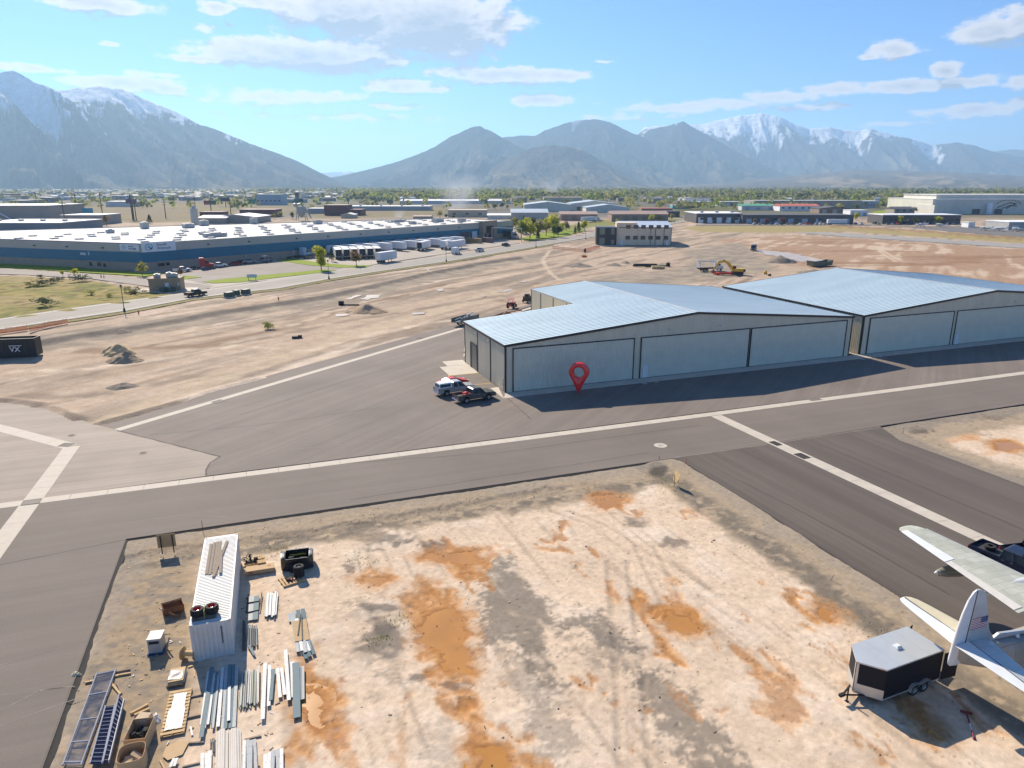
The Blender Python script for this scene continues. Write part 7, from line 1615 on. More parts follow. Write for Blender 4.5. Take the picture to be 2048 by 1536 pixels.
steel(q4(740,330),q4(960,290),q4(960,760),q4(700,800),12,'channel',[galv,galv_b,galv_w,M('primer_green',(.33,.36,.29),.6)],3,'narrow galvanised channel in the tight bundle right of the white stack','bundle of narrow channels',layers=2,jl=.12)
steel(q4(1010,250),q4(1250,290),q4(1260,680),q4(980,800),5,'cap',[galv_w,galv_w,galv_b],4,'white and grey steel channel in the loose fan beside the muddy strip','loose fan of steel channels',jl=.14,jy=.9,w=.20)
member(at(*q4(1030,250),LZ),at(*q4(1000,930),LZ),.22,LZ+.15,'cap',galv_w,'steel_channel','longest white channel reaching below the loose fan',None,'steel channel')
member(at(*q4(1275,90),LZ),at(*q4(1315,700),LZ),.22,LZ+.15,'cap',galv_w,'steel_channel','long white channel standing out above the fan by the puddle',None,'steel channel')
steel(q4(1330,170),q4(1490,280),q4(1500,680),q4(1340,690),5,'channel',[galv_b,galv,galv_w],5,'grey galvanised channel at the edge of the muddy strip','channels at the muddy strip',jl=.12,jy=.5)
member(at(*q4(1400,240),LZ),at(*q4(1410,905),LZ),.42,LZ+.15,'slab',galv_b,'steel_flashing','broad blue grey steel panel ending in the muddy strip',None,'steel panel',.04)
steel(q4(440,1050),q4(740,1030),q4(755,1560),q4(420,1560),4,'sheet',[M('ivory_sheet',(.60,.55,.48),.6,var=.06)],6,'ivory corrugated sheet in the stack at the bottom edge','ivory corrugated sheets',layers=3,h=.04,jl=.03,jy=.1,name='corrugated_sheet',cat='metal sheet')
steel(q4(250,1320),q4(390,1300),q4(400,1560),q4(240,1560),3,'cap',[galv_w,galv],7,'white channel left of the ivory sheets at the bottom edge','channels left of the ivory sheets')
steel(q4(365,1150),q4(425,1140),q4(425,1320),q4(365,1310),3,'tube',[dkgrey_s],8,'short dark steel bar above the white channels at the bottom','short dark bars',w=.05)
steel(q4(760,1150),q4(920,1150),q4(930,1560),q4(760,1560),4,'cap',[galv_w,galv],9,'white channel right of the ivory sheets at the bottom edge','channels right of the ivory sheets',jl=.12)
steel(q4(1005,1340),q4(1250,1260),q4(1260,1560),q4(1000,1560),5,'cap',[galv_w,galv],10,'white channel in the bundle at the bottom edge by the orange mud','white channels by the orange mud',jl=.05)
steel(q2(975,860),q2(1120,830),q2(1105,1120),q2(950,1130),6,'cap',[galv_w,galv,galv_w],11,'white channel in the upper bundle beyond the container shadow','upper bundle of white channels',layers=2,jl=.10)
steel(q2(785,870),q2(905,880),q2(885,1160),q2(775,1160),2,'slab',[galv,galv_b],12,'pale grey flat panel in the container shadow','pale panels beside the container',h=.05,name='steel_flashing',cat='steel panel',jl=.03)
for a, c, lb in ((q2(775,965),q2(905,945),'upper black angle bar across the pale panels'),(q2(745,1080),q2(905,1045),'lower black angle bar across the pale panels'),(q2(780,870),q2(755,1080),'black bar along the left of the pale panels'),(q2(935,850),q2(905,1050),'dark bar along the right of the pale panels')): member(at(*a,LZ),at(*c,LZ),.06,LZ+.13,'tube',black_s,'steel_bar',lb,None,'steel bar')
steel(q2(715,1150),q2(745,1150),q2(750,1520),q2(705,1520),2,'tube',[dkgrey_s,galv_b],13,'long grey square tube in the container shadow','square tubes in the container shadow',w=.09)
steel(q2(770,1220),q2(880,1215),q2(885,1450),q2(770,1480),5,'tube',[dkgrey_s,dkgrey_s,galv_b],14,'short dark square tube on the rack by the container','short square tubes',w=.09,jl=.04)
member(at(*q2(785,1450),LZ),at(*q2(850,1560),LZ),.16,LZ+.1,'cap',galv_b,'steel_channel','short bent blue grey channel below the square tubes',None,'steel channel')
steel(q2(1215,1080),q2(1420,1010),q2(1450,1160),q2(1230,1170),4,'sheet',[galv,galv_b],15,'galvanised ribbed sheet at the top of the plywood pile','galvanised sheets under the plywood',jl=.05,name='ribbed_sheet',cat='metal sheet')
steel(q2(1260,1150),q2(1440,1130),q2(1500,1530),q2(1330,1530),4,'cap',[galv_w,galv,galv_b],16,'grey channel beneath the plywood sheet','channels under the plywood',jl=.06)
a, b_, c, d = [at(*q2(*p),LZ) for p in ((1275,1180),(1440,1150),(1475,1385),(1310,1410))]; k = MB(); k.prism([a,b_,c,d],LZ+.165,LZ+.185); tag(k.build('plywood_sheet', ply),'bare plywood sheet lying on the steel pile','plywood')
for a, c, lb in ((q2(1375,1100),q2(1345,1340),'dark pipe lying on the plywood, left of two'),(q2(1385,1110),q2(1395,1400),'grey pipe lying on the plywood, right of two')): member(at(*a,LZ),at(*c,LZ),.07,LZ+.19,'tube',dkgrey_s,'pipe',lb,None,'pipe')
steel(q2(1350,1410),q2(1490,1380),q2(1560,1530),q2(1400,1560+60),3,'sheet',[galv,galv_b],17,'galvanised ribbed sheet at the foot of the plywood pile','galvanised sheets below the plywood',jl=.04,name='ribbed_sheet',cat='metal sheet')
for a, c, lb in ((q4(110,640),q4(290,600),'timber bearer left of the steel stacks, upper'),(q4(70,890),q4(250,850),'timber bearer left of the steel stacks, lower'),(q4(110,1190),q4(290,1180),'timber bearer by the cardboard sheet'),(q4(780,1150),q4(980,1105),'timber bearer right of the ivory sheets'),(q4(30,1480),q4(240,1430),'timber bearer at the bottom edge')): member(at(*a,LZ),at(*c,LZ),.09,LZ,'slab',lumber_g,'timber_bearer',lb,None,'timber',.09)
k = MB()                                                       # bearers under the stacks carry them clear of the mud
# crates, pallets and machine parts beyond the container
g = lp(*q2(915,590)); an = .32; o = empty('long_crate', (g[0],g[1],LZ), an, 'long cardboard crate with red letters beside the container', 'crate'); k = MB(); k.box(-1.05,1.05,-.42,.42,.12,.42); k.build('carton', card, o)
k = MB()
for x in (-.8,0,.8): k.box(x-.05,x+.05,-.42,.42,0,.12)
k.build('skid', lumber, o); text('IKL', .26, M('ink_red',(.5,.03,.03),.7), o, Matrix.Translation((-.85,-.425,.27)) @ Matrix.Rotation(math.pi/2,4,'X')); text('IKL', .2, MATS['ink_red'], o, Matrix.Translation((.55,.05,.425)))
pallet(Matrix.Translation((*lp(*q2(935,535))[:2],LZ+.43)) @ Matrix.Rotation(an+.1,4,'Z'),.62,.5,'small pale pallet on top of the long crate',lumber,5,h=.10)
M4 = Matrix.Translation((*lp(*q2(850,480))[:2],LZ)) @ Matrix.Rotation(an+.1,4,'Z'); pallet(M4,1.6,1.0,'pale pallet carrying machine parts behind the long crate',lumber,8)
pallet(M4 @ Matrix.Translation((.35,.2,.15)) @ Matrix.Rotation(.1,4,'Z'),.75,.6,'small pallet stacked on the machine parts',lumber,5)
o = empty('gearbox', (0,0,0), 0, 'dark machine parts with two spoked hubs on the pallet', 'machine part'); o.matrix_world = M4 @ Matrix.Translation((-.4,.1,.135))
for x,y,rx in ((-.35,0,.3),(.05,.3,.9)):
    k = MB(); k.T = Matrix.Translation((x,y,.25)) @ Matrix.Rotation(rx,4,'X'); k.lathe([(.20,-.04),(.24,0),(.20,.04)],18); 
    for i in range(8): a = i*math.pi/4; k.tube((0,0,0),(.21*math.cos(a),.21*math.sin(a),0),.018,.018,5)
    k.lathe([(0,.05),(.06,.05),(.06,-.05),(0,-.05)],10); k.build('hub', dkgrey_s, o)
k = MB(); k.tube((.1,.1,0),(.1,.1,.55),.07); k.box(-.3,.5,-.35,-.05,0,.12); k.obox((.5,-.2,.2),(.3,.2,.25)); k.build('axle', black_s, o)
# black pickup box standing on its tail with fenders, tyre stacks on a pallet
bx_ = lp(*q2(1345,520)); o = empty('pickup_box', (bx_[0],bx_[1],LZ), .25, 'detached black pickup truck box with flared wings on the dirt', 'truck box'); o.scale = (1.25,1.15,1.1)
bb = M('truck_black', (.016,.016,.019), .28, coat=.5, var=.1)
for s in (-1,1):
    k = MB(); k.loft([[(s*x,y,z) for y,z in ((-.62,.05),(-.75,.5),(-.6,1.05),(0,1.2),(.55,1.0),(.7,.5),(.6,.05))] for x in (.72,.98)][::1]); k.build('side_panel', bb, o, bevel=.06, segs=2, smooth=True)
k = MB(); k.box(-.72,.72,-.66,-.58,.05,.95); k.build('tailgate', bb, o, bevel=.02); k = MB(); k.box(-.72,.72,.50,.62,.1,1.05); k.build('front_wall', bb, o, bevel=.02); k = MB(); k.box(-.72,.72,-.58,.5,.05,.15); k.build('floor', bed_m, o)
k = MB(); k.path([(-.45,.3,.75),(-.1,.38,.68),(.3,.35,.74),(.5,.4,.66)],.06,7); k.build('yellow_hose', M('hose_yellow',(.60,.42,.05),.6), o, smooth=True)
k = MB(); k.obox((0,0,.35),(.9,.5,.35)); k.obox((-.4,.1,.6),(.3,.3,.3),rz=.4); k.obox((.35,-.1,.55),(.4,.25,.25),rz=-.3); k.build('loose_part', black_s, o)
M4 = Matrix.Translation((*lp(*q2(1270,690))[:2],LZ)) @ Matrix.Rotation(.62,4,'Z'); pallet(M4,1.7,1.35,'bright wooden pallet under the tyre stack beside the black truck box',lumber,7)
tp = lp(*q2(1360,650)); names4 = ['bottom','second','third','top']
for i in range(4): flatwheel(Matrix.Translation((tp[0],tp[1],LZ+.135+i*.215)) @ Matrix.Rotation(i,4,'Z'), .37,.21,'black road tyre, %s of the nearer stack of four on the pallet'%names4[i], black_s,'stacked tyres', 6)
tp = lp(*q2(1305,575))
for i in range(3): flatwheel(Matrix.Translation((tp[0],tp[1],LZ+i*.215)) @ Matrix.Rotation(i+.5,4,'Z'), .37,.21,'black road tyre, %s of the farther stack of three'%['bottom','middle','top'][i], dkgrey_s,'stacked tyres', 6)
k = MB(); k.obox((0,0,.16),(.45,.3,.16),rz=.3); k.path([(-.2,0,.1),(.3,-.3,.1),(.5,-.1,.12)],.04,6); pr_ = k.build('trailer_coupler', black_s); pr_.matrix_world = M4 @ Matrix.Translation((-.15,0,.05)); tag(pr_,'small black coupler lying on the bright pallet','coupler'); k = MB(); k.lathe([(0,0),(.07,.03),(.09,.1),(.05,.16),(0,.17)],10); k = k.build('gas_cap', red_rim, smooth=True); k.matrix_world = M4 @ Matrix.Translation((-.05,-.25,.135)); tag(k,'small red can on the bright pallet','can')
# wrapped bundle, white-topped pallet
g = lp(*q3(1770,420)); M4 = Matrix.Translation((g[0],g[1],LZ)) @ Matrix.Rotation(can-.08,4,'Z'); pallet(M4,1.3,.95,'low pallet under the plastic wrapped boards',lumber_g,6)
for i in range(3):
    k = MB(); k.box(-.72+.05*i,.78-.04*i,-.45,.42,0,.065); bd_ = k.build('board_stack', lumber, bevel=.005); bd_.matrix_world = M4 @ Matrix.Translation((.03*i,0,.132+i*.068)) @ Matrix.Rotation(.03*i,4,'Z'); tag(bd_,'pale board layer in the plastic wrapped stack, %s'%['bottom','middle','top'][i],'board','boards under plastic')
n = 16; xs = np.linspace(-.5,.62,n); ys = np.linspace(-.52,.5,n); v = []
for y in ys:
    for x in xs: e = max(abs(x-.06)/.56,abs(y)/.5); v.append((x,y,.37+.035*math.sin(x*5+y*2)*math.cos(y*4-x*2)+.008*math.sin(x*11+y*7)-(.22*max(0,e-.86)/.14)))
k = MB(); k.add(v,[(j*n+i,j*n+i+1,(j+1)*n+i+1,(j+1)*n+i) for j in range(n-1) for i in range(n-1)]); pf = k.build('plastic_wrap', plas, smooth='all', fix=False); pf.matrix_world = M4; tag(pf,'crumpled clear plastic draped over the pale boards','plastic film')
TLp, TRp, BRp, BLp = [at(*q3(*p),LZ) for p in ((1690,575),(1950,530),(1860,1080),(1570,1120))]; cM = ((TLp[0]+BRp[0])/2,(TLp[1]+BRp[1])/2); upx = unit(BLp,TLp); M4 = Matrix.Translation((*cM,LZ)) @ Matrix.Rotation(math.atan2(upx[1],upx[0]),4,'Z'); LL, WW = math.dist(BLp,TLp), math.dist(BLp,BRp)
pallet(M4,LL,WW,'long slatted pallet half covered by a white sheet',lumber,13,h=.16)
n = 18; v = []
for j in range(n):
    for i in range(n): x = -LL*.40+LL*.80*j/(n-1); y = -WW*.30+WW*(.56 if j > 9 else .72)*i/(n-1)-WW*.06*(j<10); v.append((x,y,.175+.012*math.sin(x*8+y*5)+.010*math.sin(y*23+x*3)))
k = MB(); k.add(v,[(j*n+i,j*n+i+1,(j+1)*n+i+1,(j+1)*n+i) for j in range(n-1) for i in range(n-1)]); wf = k.build('white_sheet', M('white_foam',(.80,.80,.79),.6,var=.03), smooth='all', fix=False); wf.matrix_world = M4; tag(wf,'white foam sheet lying over the long slatted pallet','sheet')
# rack frames
def ladder(TL,TR,BR,BL,rungs,rail,rung,label,z=.12,cross=(),flat=False,rw=.07,deck=None):
    P = [at(*p,LZ) for p in (TL,TR,BR,BL)]; o = empty('pallet_rack', (*P[0],LZ), 0, label, 'rack frame'); L0 = lambda p: (p[0]-P[0][0],p[1]-P[0][1])
    for a, b_ in ((P[0],P[3]),(P[1],P[2])):
        k = MB(); a_, c_ = L0(a), L0(b_); k.obox(((a_[0]+c_[0])/2,(a_[1]+c_[1])/2,z+.05),(math.dist(a_,c_),rw,.10),rz=math.atan2(c_[1]-a_[1],c_[0]-a_[0])); rl = k.build('rail', rail, o)
    k = MB()
    for i in range(rungs):
        u = (i+.5)/rungs; a_ = L0(quad(*P,0,u)); c_ = L0(quad(*P,1,u)); k.tube((*a_,z+.05),(*c_,z+.05),.014 if not flat else .02,None,4)
    if rungs > 90: 
        r_o = k.build('rung', rung, o); 
    else: k.build('rung', rung, o)
    for u in cross: a_ = L0(quad(*P,0,u)); c_ = L0(quad(*P,1,u)); kk = MB(); kk.obox(((a_[0]+c_[0])/2,(a_[1]+c_[1])/2,z+.06),(math.dist(a_,c_),.06,.06),rz=math.atan2(c_[1]-a_[1],c_[0]-a_[0])); kk.build('cross_bar', rail, o)
    if deck: kk = MB(); kk.prism([L0(p) for p in P],z-.01,z+.01); kk.build('deck', deck, o)
    return o
rail_w = M('rail_steel_blue', (.30,.32,.38), .8, spec=.1)
ladder(q3(810,370),q3(1040,315),q3(620,1482),q3(400,1482),84,rail_w,M('rung_steel',(.22,.24,.31),.8,spec=.1),'long steel ladder like rack frame lying nearest the taxiway',cross=(.02,.27,.55,.78,.97))
ladder(q3(920,785),q3(1035,770),q3(880,1482),q3(735,1482),15,rail_w,rail_w,'dark stair like frame with pale rungs, left half of the pair',z=.25,deck=navy_s)
o = ladder(q3(1085,660),q3(1145,735),q3(965,1482),q3(890,1482),15,rail_w,rail_w,'dark perforated upright frame with white edges, right half of the pair',z=.32,deck=navy_s)
k = MB(); P = [at(*q3(*p),LZ) for p in ((1145,735),(965,1482))]; k = MB()
for i in range(70): t = i/70; k.obox((P[0][0]+(P[1][0]-P[0][0])*t,P[0][1]+(P[1][1]-P[0][1])*t,LZ+.48),(.035,.08,.03))
pf = k.build('perforation', galv_w, None); pf.parent = o; pf.location = (-o.location[0],-o.location[1],-o.location[2])
for a, c, w, lb in ((q3(665,460),q3(1080,370),.12,'pale timber under the ladder frame, left piece'),(q3(1075,370),q3(1215,345),.11,'pale timber under the ladder frame, right piece'),(q3(760,385),q3(1210,300),.06,'thin grey batten under the ladder frame'),(q3(990,480),q3(1090,600),.12,'short yellow timber beside the ladder frame'),(q3(1045,465),q3(1105,590),.07,'short split batten beside the yellow timber'),(q3(925,790),q3(1030,770),.2,'yellow timber block at the end of the stair frame')): member(at(*a,LZ),at(*c,LZ),w,LZ,'slab',lumber if 'grey' not in lb and 'split' not in lb else lumber_g,'timber',lb,None,'timber',.09)
for a, c, lb in ((q3(1215,840),q3(1420,730),'pale timber offcut above the cardboard boxes, upper'),(q3(1260,860),q3(1440,780),'pale timber offcut above the cardboard boxes, lower')): member(at(*a,LZ),at(*c,LZ),.14,LZ,'slab',lumber,'timber_offcut',lb,None,'timber',.14)
# cardboard boxes
def carton(c, w, d, h, rz, label, wall=.02, fill=None, rnd=0):
    o = empty('cardboard_box', (c[0],c[1],c[2]), rz, label, 'cardboard box'); k = MB()
    n = 8 if rnd else 1
    def ring(q): 
        if not rnd: return [(-w/2+q,-d/2+q),(w/2-q,-d/2+q),(w/2-q,d/2-q),(-w/2+q,d/2-q)]
        return [((w/2-q)*abs(math.cos(t))**.55*math.copysign(1,math.cos(t)),(d/2-q)*abs(math.sin(t))**.55*math.copysign(1,math.sin(t))) for t in [i*math.pi/12 for i in range(24)]]
    A, B = ring(0), ring(wall); m = len(A); v = [(x,y,0) for x,y in A]+[(x,y,h) for x,y in A]+[(x,y,h) for x,y in B]+[(x,y,.02) for x,y in B]; f = []
    for i in range(m): j = (i+1)%m; f += [(i,j,m+j,m+i),(m+i,m+j,2*m+j,2*m+i),(2*m+i,2*m+j,3*m+j,3*m+i)]
    f += [tuple(range(m-1,-1,-1)),tuple(range(3*m,4*m))]; k.add(v,f); k.build('carton', card, o, fix=False); return o
g = lp(*q3(1340,1160)); ob1 = carton((g[0],g[1],LZ),1.6,1.1,.85,can-.15,'open cardboard box full of black scrap in the corner pile')
k = MB(); r = random.Random(2)
for i in range(16): k.obox((r.uniform(-.45,.45),r.uniform(-.35,.35),.15+r.random()*.45),(r.uniform(.2,.6),r.uniform(.1,.3),r.uniform(.05,.2)),rz=r.uniform(0,3),rx=r.uniform(-.5,.5))
sc_ = k.build('scrap_heap', black_s); sc_.location = (g[0],g[1],LZ+.02); sc_.rotation_euler = (0,0,can-.15); tag(sc_,'black plastic scrap filling the open cardboard box','scrap')
g2 = lp(*q3(1250,1470)); carton((g2[0],g2[1],LZ),1.4,1.3,.95,can,'large rounded open cardboard bin at the bottom edge',rnd=1)
k = MB(); k.obox((0,0,.45),(.75,.5,.03),rz=.3,rx=.35); k.obox((.15,.2,.55),(.6,.3,.03),rz=-.2,ry=.4); k.obox((-.1,-.2,.3),(.7,.6,.3)); fl = k.build('crumpled_card', M('card_pale',(.52,.40,.27),.9), None); fl.location = (g2[0],g2[1],LZ+.03); tag(fl,'folded card and paper inside the rounded bin','cardboard')
g3 = lp(*q3(1385,990)); o = empty('cardboard_box', (g3[0],g3[1],LZ), can-.4, 'closed pale cardboard carton standing above the open boxes', 'cardboard box'); k = MB(); k.box(-.32,.32,-.35,.35,0,.75); k.build('carton', MATS['card_pale'], o, bevel=.02)
def crumple(px,py,r_,m,name,label,cat,seed,h=.25):
    g = lp(px,py); k = MB(); n = 20; rr = random.Random(seed); v = [(0,0,h)]
    for j in range(1,5):
        for i in range(n): a = 2*math.pi*i/n; q = r_*j/4*(1+.35*math.sin(a*3+seed)+.2*rr.uniform(-1,1)); v.append((q*math.cos(a),q*math.sin(a),h*(1-(j/4)**2)*(1+.5*rr.uniform(-1,1))+.005))
    f = [(0,1+i,1+(i+1)%n) for i in range(n)]+[(1+(j-1)*n+i,1+j*n+i,1+j*n+(i+1)%n,1+(j-1)*n+(i+1)%n) for j in range(1,4) for i in range(n)]
    k.add(v,f); o = k.build(name, m, smooth='all', fix=False); o.location = (g[0],g[1],LZ); tag(o,label,cat)
bagm = M('bag_white',(.62,.62,.58),.4,var=.1); crumple(*q3(1510,900),.32,bagm,'plastic_bag','crumpled whitish plastic beside the standing carton','plastic bag',3); crumple(*q3(1270,1010),.34,M('paper_pale',(.55,.50,.42),.8),'packing_paper','crumpled packing paper left of the standing carton','paper',5,.18); crumple(*q3(548,370),.30,M('rag_cream',(.52,.50,.36),.9),'sack','crumpled cream sack lying beside the taxiway edge','sack',7,.22)
cs = [at(*q3(*p),LZ) for p in ((1790,1165),(1920,1170),(1840,1330),(1660,1400),(1600,1350),(1640,1240))]; k = MB(); k.prism(cs,LZ+.05,LZ+.07); tag(k.build('cardboard_sheet', card),'curled flat cardboard sheet below the slatted pallet','cardboard')
steel(q3(1720,1390),q3(1800,1375),q3(1760,1500),q3(1660,1500),2,'cap',[galv_w],21,'white channel end at the bottom edge by the cardboard','channels by the cardboard sheet'); member(at(*q3(1570,1400),LZ),at(*q3(1620,1500),LZ),.08,LZ,'slab',lumber,'timber_offcut','short pale timber at the bottom edge by the cardboard',None,'timber',.08); member(at(*q3(1935,990),LZ),at(*q3(1955,1095),LZ),.10,LZ,'slab',galv_w,'steel_offcut','tiny white offcut right of the slatted pallet',None,'offcut',.06)
member(at(*q3(1995,260),LZ),at(*q3(1980,390),LZ),.07,LZ,'slab',lumber,'timber_offcut','thin lath by the near container corner',None,'timber',.06); member(at(*q3(1905,275),LZ),at(*q3(1965,255),LZ),.14,LZ,'slab',lumber,'timber_offcut','small timber block behind the wrapped boards',None,'timber',.08)
# small stones strewn over the margin
k = MB(); r = random.Random(31)
def inlot(p): return inside(p, lotpoly)
def rock(k, x, y, z, s, r): 
    k.T = Matrix.Translation((x,y,z)) @ Matrix.Rotation(r.uniform(0,6.28),4,'Z') @ Matrix.Diagonal((s*r.uniform(.7,1.3),s*r.uniform(.7,1.2),s*r.uniform(.5,.8),1))
    j = lambda: r.uniform(.75,1.2)
    v = [(j(),0,0),(0,j(),0),(-j(),0,0),(0,-j(),0),(0,0,j())]; k.add(v,[(0,1,4),(1,2,4),(2,3,4),(3,0,4)])
gr_edge = [lotL, at(1345,917)]; side_e = lane_in
for i in range(9000):
    if i % 3 == 0: t = r.random(); a, b_ = gr_edge; nn = (n1[0],n1[1]); off = -abs(r.gauss(3.5,2.0)); x, y = a[0]+(b_[0]-a[0])*t+nn[0]*off, a[1]+(b_[1]-a[1])*t+nn[1]*off
    elif i % 3 == 1: j = r.choice([4,5,6,6,7]) if len(side_e) > 8 else r.randrange(len(side_e)-1); j = min(j,len(side_e)-2); a, b_ = side_e[j],side_e[j+1]; t = r.random(); u_ = unit(a,b_); off = abs(r.gauss(3.4,1.7)); x, y = a[0]+(b_[0]-a[0])*t+u_[1]*off, a[1]+(b_[1]-a[1])*t-u_[0]*off
    else: x, y = r.uniform(-32,30), r.uniform(26,72)
    if not inlot((x,y)): continue
    rock(k, x, y, LZ-.015, abs(r.gauss(.0,.022))+.018, r)
k.T = None; st_ = k.build('gravel', M('gravel_stone',(.30,.265,.225),.95,col2=(.16,.14,.12),scale=6), None, fix=False); tag(st_, kind='stuff')
k = MB(); r = random.Random(55); dm = [lumber,galv_w,black_s,card,lumber_g]
for i in range(190):
    px, py = (r.uniform(250,560), r.uniform(1100,1536)) if i < 160 else (r.uniform(650,1650), r.uniform(1000,1500)); x, y = at(px,py,LZ)
    if inlot((x,y)): k.obox((x,y,LZ+.02),(r.uniform(.05,.30 if i < 200 else .12),r.uniform(.03,.09),r.uniform(.015,.05)),rz=r.uniform(0,3.1),mi=r.choice([0,0,1,0,3,4] if i < 160 else [2,4,0]))
tag(k.build('debris', dm, None, fix=False), kind='stuff')
k = MB()
for i in range(420):
    px, py = r.choice([(1338,962),(1320,953),(800,1240),(760,1280),(1350,975),(560,1100),(720,1120)]); px += r.gauss(0,16); py += r.gauss(0,9); x, y = at(px,py,LZ)
    for j in range(3): a = r.uniform(0,6.28); h = r.uniform(.05,.16); k.add([(x,y,LZ-.02),(x+.03*math.cos(a+1.6),y+.03*math.sin(a+1.6),LZ),(x+h*math.cos(a),y+h*math.sin(a),LZ+h)],[(0,1,2)])
tag(k.build('weeds', LM['green'], None, fix=False), kind='stuff')
# ------------------------------------------------ enclosed trailer
fr, rr_, apex, rl_ = at(1774.6,1340.7,2.4), at(1888.3,1299.9,2.4), at(1716.8,1321.7,2.4), at(1815.4,1251.6,2.4)
tx = unit(rr_,fr); tang = math.atan2(tx[1],tx[0]); TLn = math.dist(rr_,fr); TWd = 2.5; mid = ((rr_[0]+rl_[0])/2,(rr_[1]+rl_[1])/2)
TR_ = empty('enclosed_trailer', (mid[0],mid[1],LZ), tang, 'black enclosed cargo trailer with a silver roof and wedge nose', 'trailer')
tb_ = M('trailer_charcoal', (.012,.013,.020), .6, var=.15, spec=.2); alu = M('trailer_aluminium', (.55,.54,.52), .35, metal=.5, var=.05); hw = TWd/2; z0, z1 = .42, 2.5; ap = 1.0
plan = [(0,-hw),(TLn,-hw),(TLn+ap,0),(TLn,hw),(0,hw)]
MB().prism(plan, z0+.08, z1-.07).build('body', tb_, TR_)
k = MB(); k.prism([(p[0]*1.0-.02+.04*(p[0]>1),p[1]*1.015) for p in plan], z1-.07, z1+.02); k.build('roof', M('trailer_roof',(.56,.58,.58),.35,metal=.3,var=.06,scale=.6), TR_)
k = MB()
for x in (1.2,2.45,3.7): k.box(x-.03,x+.03,-hw+.05,hw-.05,z1+.021,z1+.03)
k.build('roof_seam', MATS['trailer_roof'], TR_)
k = MB(); k.box(2.2,2.65,-.2,.2,z1+.02,z1+.12); k.frustum((2.22,2.63,-.18,.18),(2.3,2.58,-.12,.12),z1+.12,z1+.2); k.build('roof_vent', white_door, TR_)
k = MB(); k.box(0,TLn,-hw-.02,-hw-.001,z0,z0+.10); k.box(0,TLn,hw+.001,hw+.02,z0,z0+.10); k.box(-.03,0,-hw,hw,z0,z0+.1); k.build('bottom_trim', alu, TR_)
def nosepanel(s, z_a, z_b, t0, t1, name, mat, out):
    a, c = (TLn,s*hw), (TLn+ap,0); u_ = unit(a,c); n = (u_[1],-u_[0]) if s < 0 else (-u_[1],u_[0]); L_ = math.dist(a,c); k = MB(); m = (a[0]+u_[0]*L_*(t0+t1)/2+n[0]*out, a[1]+u_[1]*L_*(t0+t1)/2+n[1]*out)
    k.obox((m[0],m[1],(z_a+z_b)/2),(L_*(t1-t0),.02,z_b-z_a),rz=math.atan2(u_[1],u_[0])); k.build(name, mat, TR_)
for s in (-1,1): nosepanel(s,z0,1.08,0,.985,'stone_guard',alu,.015); nosepanel(s,1.08,z1-.08,.90,.985,'corner_trim',alu,.014)
for x, y in ((TLn-.05,-hw-.03),(TLn+.15,-hw+.15),(TLn+ap*.97,.02),(TLn+.15,hw-.15)): MB().obox((x+.02,y,z1-.03),(.1,.05,.05)).build('marker_light', M('amber_lamp',(.60,.18,.02),.3), TR_)
for s in (-1,1):
    for x in (1.35,2.15): wheel(TR_, x, s*(hw-.02), .36, .22)
    k = MB(); pts = [(.88,.42),(.92,.72),(1.1,.86),(1.4,.86),(1.75,.72),(2.1,.86),(2.4,.86),(2.58,.72),(2.62,.42)]
    for a, c in zip(pts[:-1],pts[1:]): k.obox(((a[0]+c[0])/2,s*(hw+.06),(a[1]+c[1])/2),(math.hypot(c[0]-a[0],c[1]-a[1])+.03,.26,.03),ry=-math.atan2(c[1]-a[1],c[0]-a[0]))
    k.build('fender', alu, TR_)
k = MB(); k.box(.1,TLn-.1,-.95,-.85,.3,.42); k.box(.1,TLn-.1,.85,.95,.3,.42); k.tube((1.35,-hw+.1,.36),(1.35,hw-.1,.36),.05); k.tube((2.15,-hw+.1,.36),(2.15,hw-.1,.36),.05); k.build('chassis', black_s, TR_)
k = MB(); k.path([(TLn+.1,-.7,.42),(TLn+ap+.75,0,.45)],.06); k.path([(TLn+.1,.7,.42),(TLn+ap+.75,0,.45)],.06); k.box(TLn+ap+.65,TLn+ap+1.0,-.09,.09,.38,.55); k.build('tongue', black_s, TR_); k = MB(); k.tube((TLn+ap+.5,.12,.0),(TLn+ap+.5,.12,.95),.045); k.box(TLn+ap+.40,TLn+ap+.60,.02,.22,-.0,.03); k.build('jack', black_s, TR_)
k = MB(); k.obox((-.62,-hw-.28,1.25),(1.15,.05,1.55),rz=.35); k.build('rear_door', tb_, TR_); k = MB(); k.obox((-.62,hw+.12,1.35),(1.1,.05,1.8),rz=-.12); k.build('rear_door', tb_, TR_); MB().obox((-.62,-hw-.28,.42),(1.1,.07,.12),rz=.35).build('door_sill', alu, TR_)
k = MB(); k.box(-.18,-.02,-hw+.15,hw-.15,.35,.6); k.build('rear_bumper', black_s, TR_)
for s in (-1,1): MB().box(-.05,-.005,s*(hw-.12)-.07,s*(hw-.12)+.07,1.0,1.25).build('tail_light', tail_m, TR_)
# tow bar lying on the ground
a, c = lp(1660+1440/5.278,1245+955/5.278,.1), lp(1660+1520/5.278,1245+1215/5.278,.1); o = empty('tow_bar', (a[0],a[1],LZ), math.atan2(c[1]-a[1],c[0]-a[0]), 'dark red and white tow bar lying in the trailer shadow', 'tow bar'); L_ = math.dist(a,c); trm = M('tow_red',(.20,.02,.03),.5)
k = MB(); k.tube((0,0,.12),(L_*.45,0,.1),.045); k.box(-.12,.0,-.3,.3,.06,.16); k.build('bar', trm, o); k = MB(); k.tube((L_*.45,0,.1),(L_*.72,0,.09),.05); k.build('white_sleeve', galv_w, o); k = MB(); k.tube((L_*.72,0,.09),(L_,0,.06),.04); k.lathe([(.05,.02),(.1,.05),(.05,.09)],10,c=(L_,0,0)); k.build('tow_eye', trm, o)
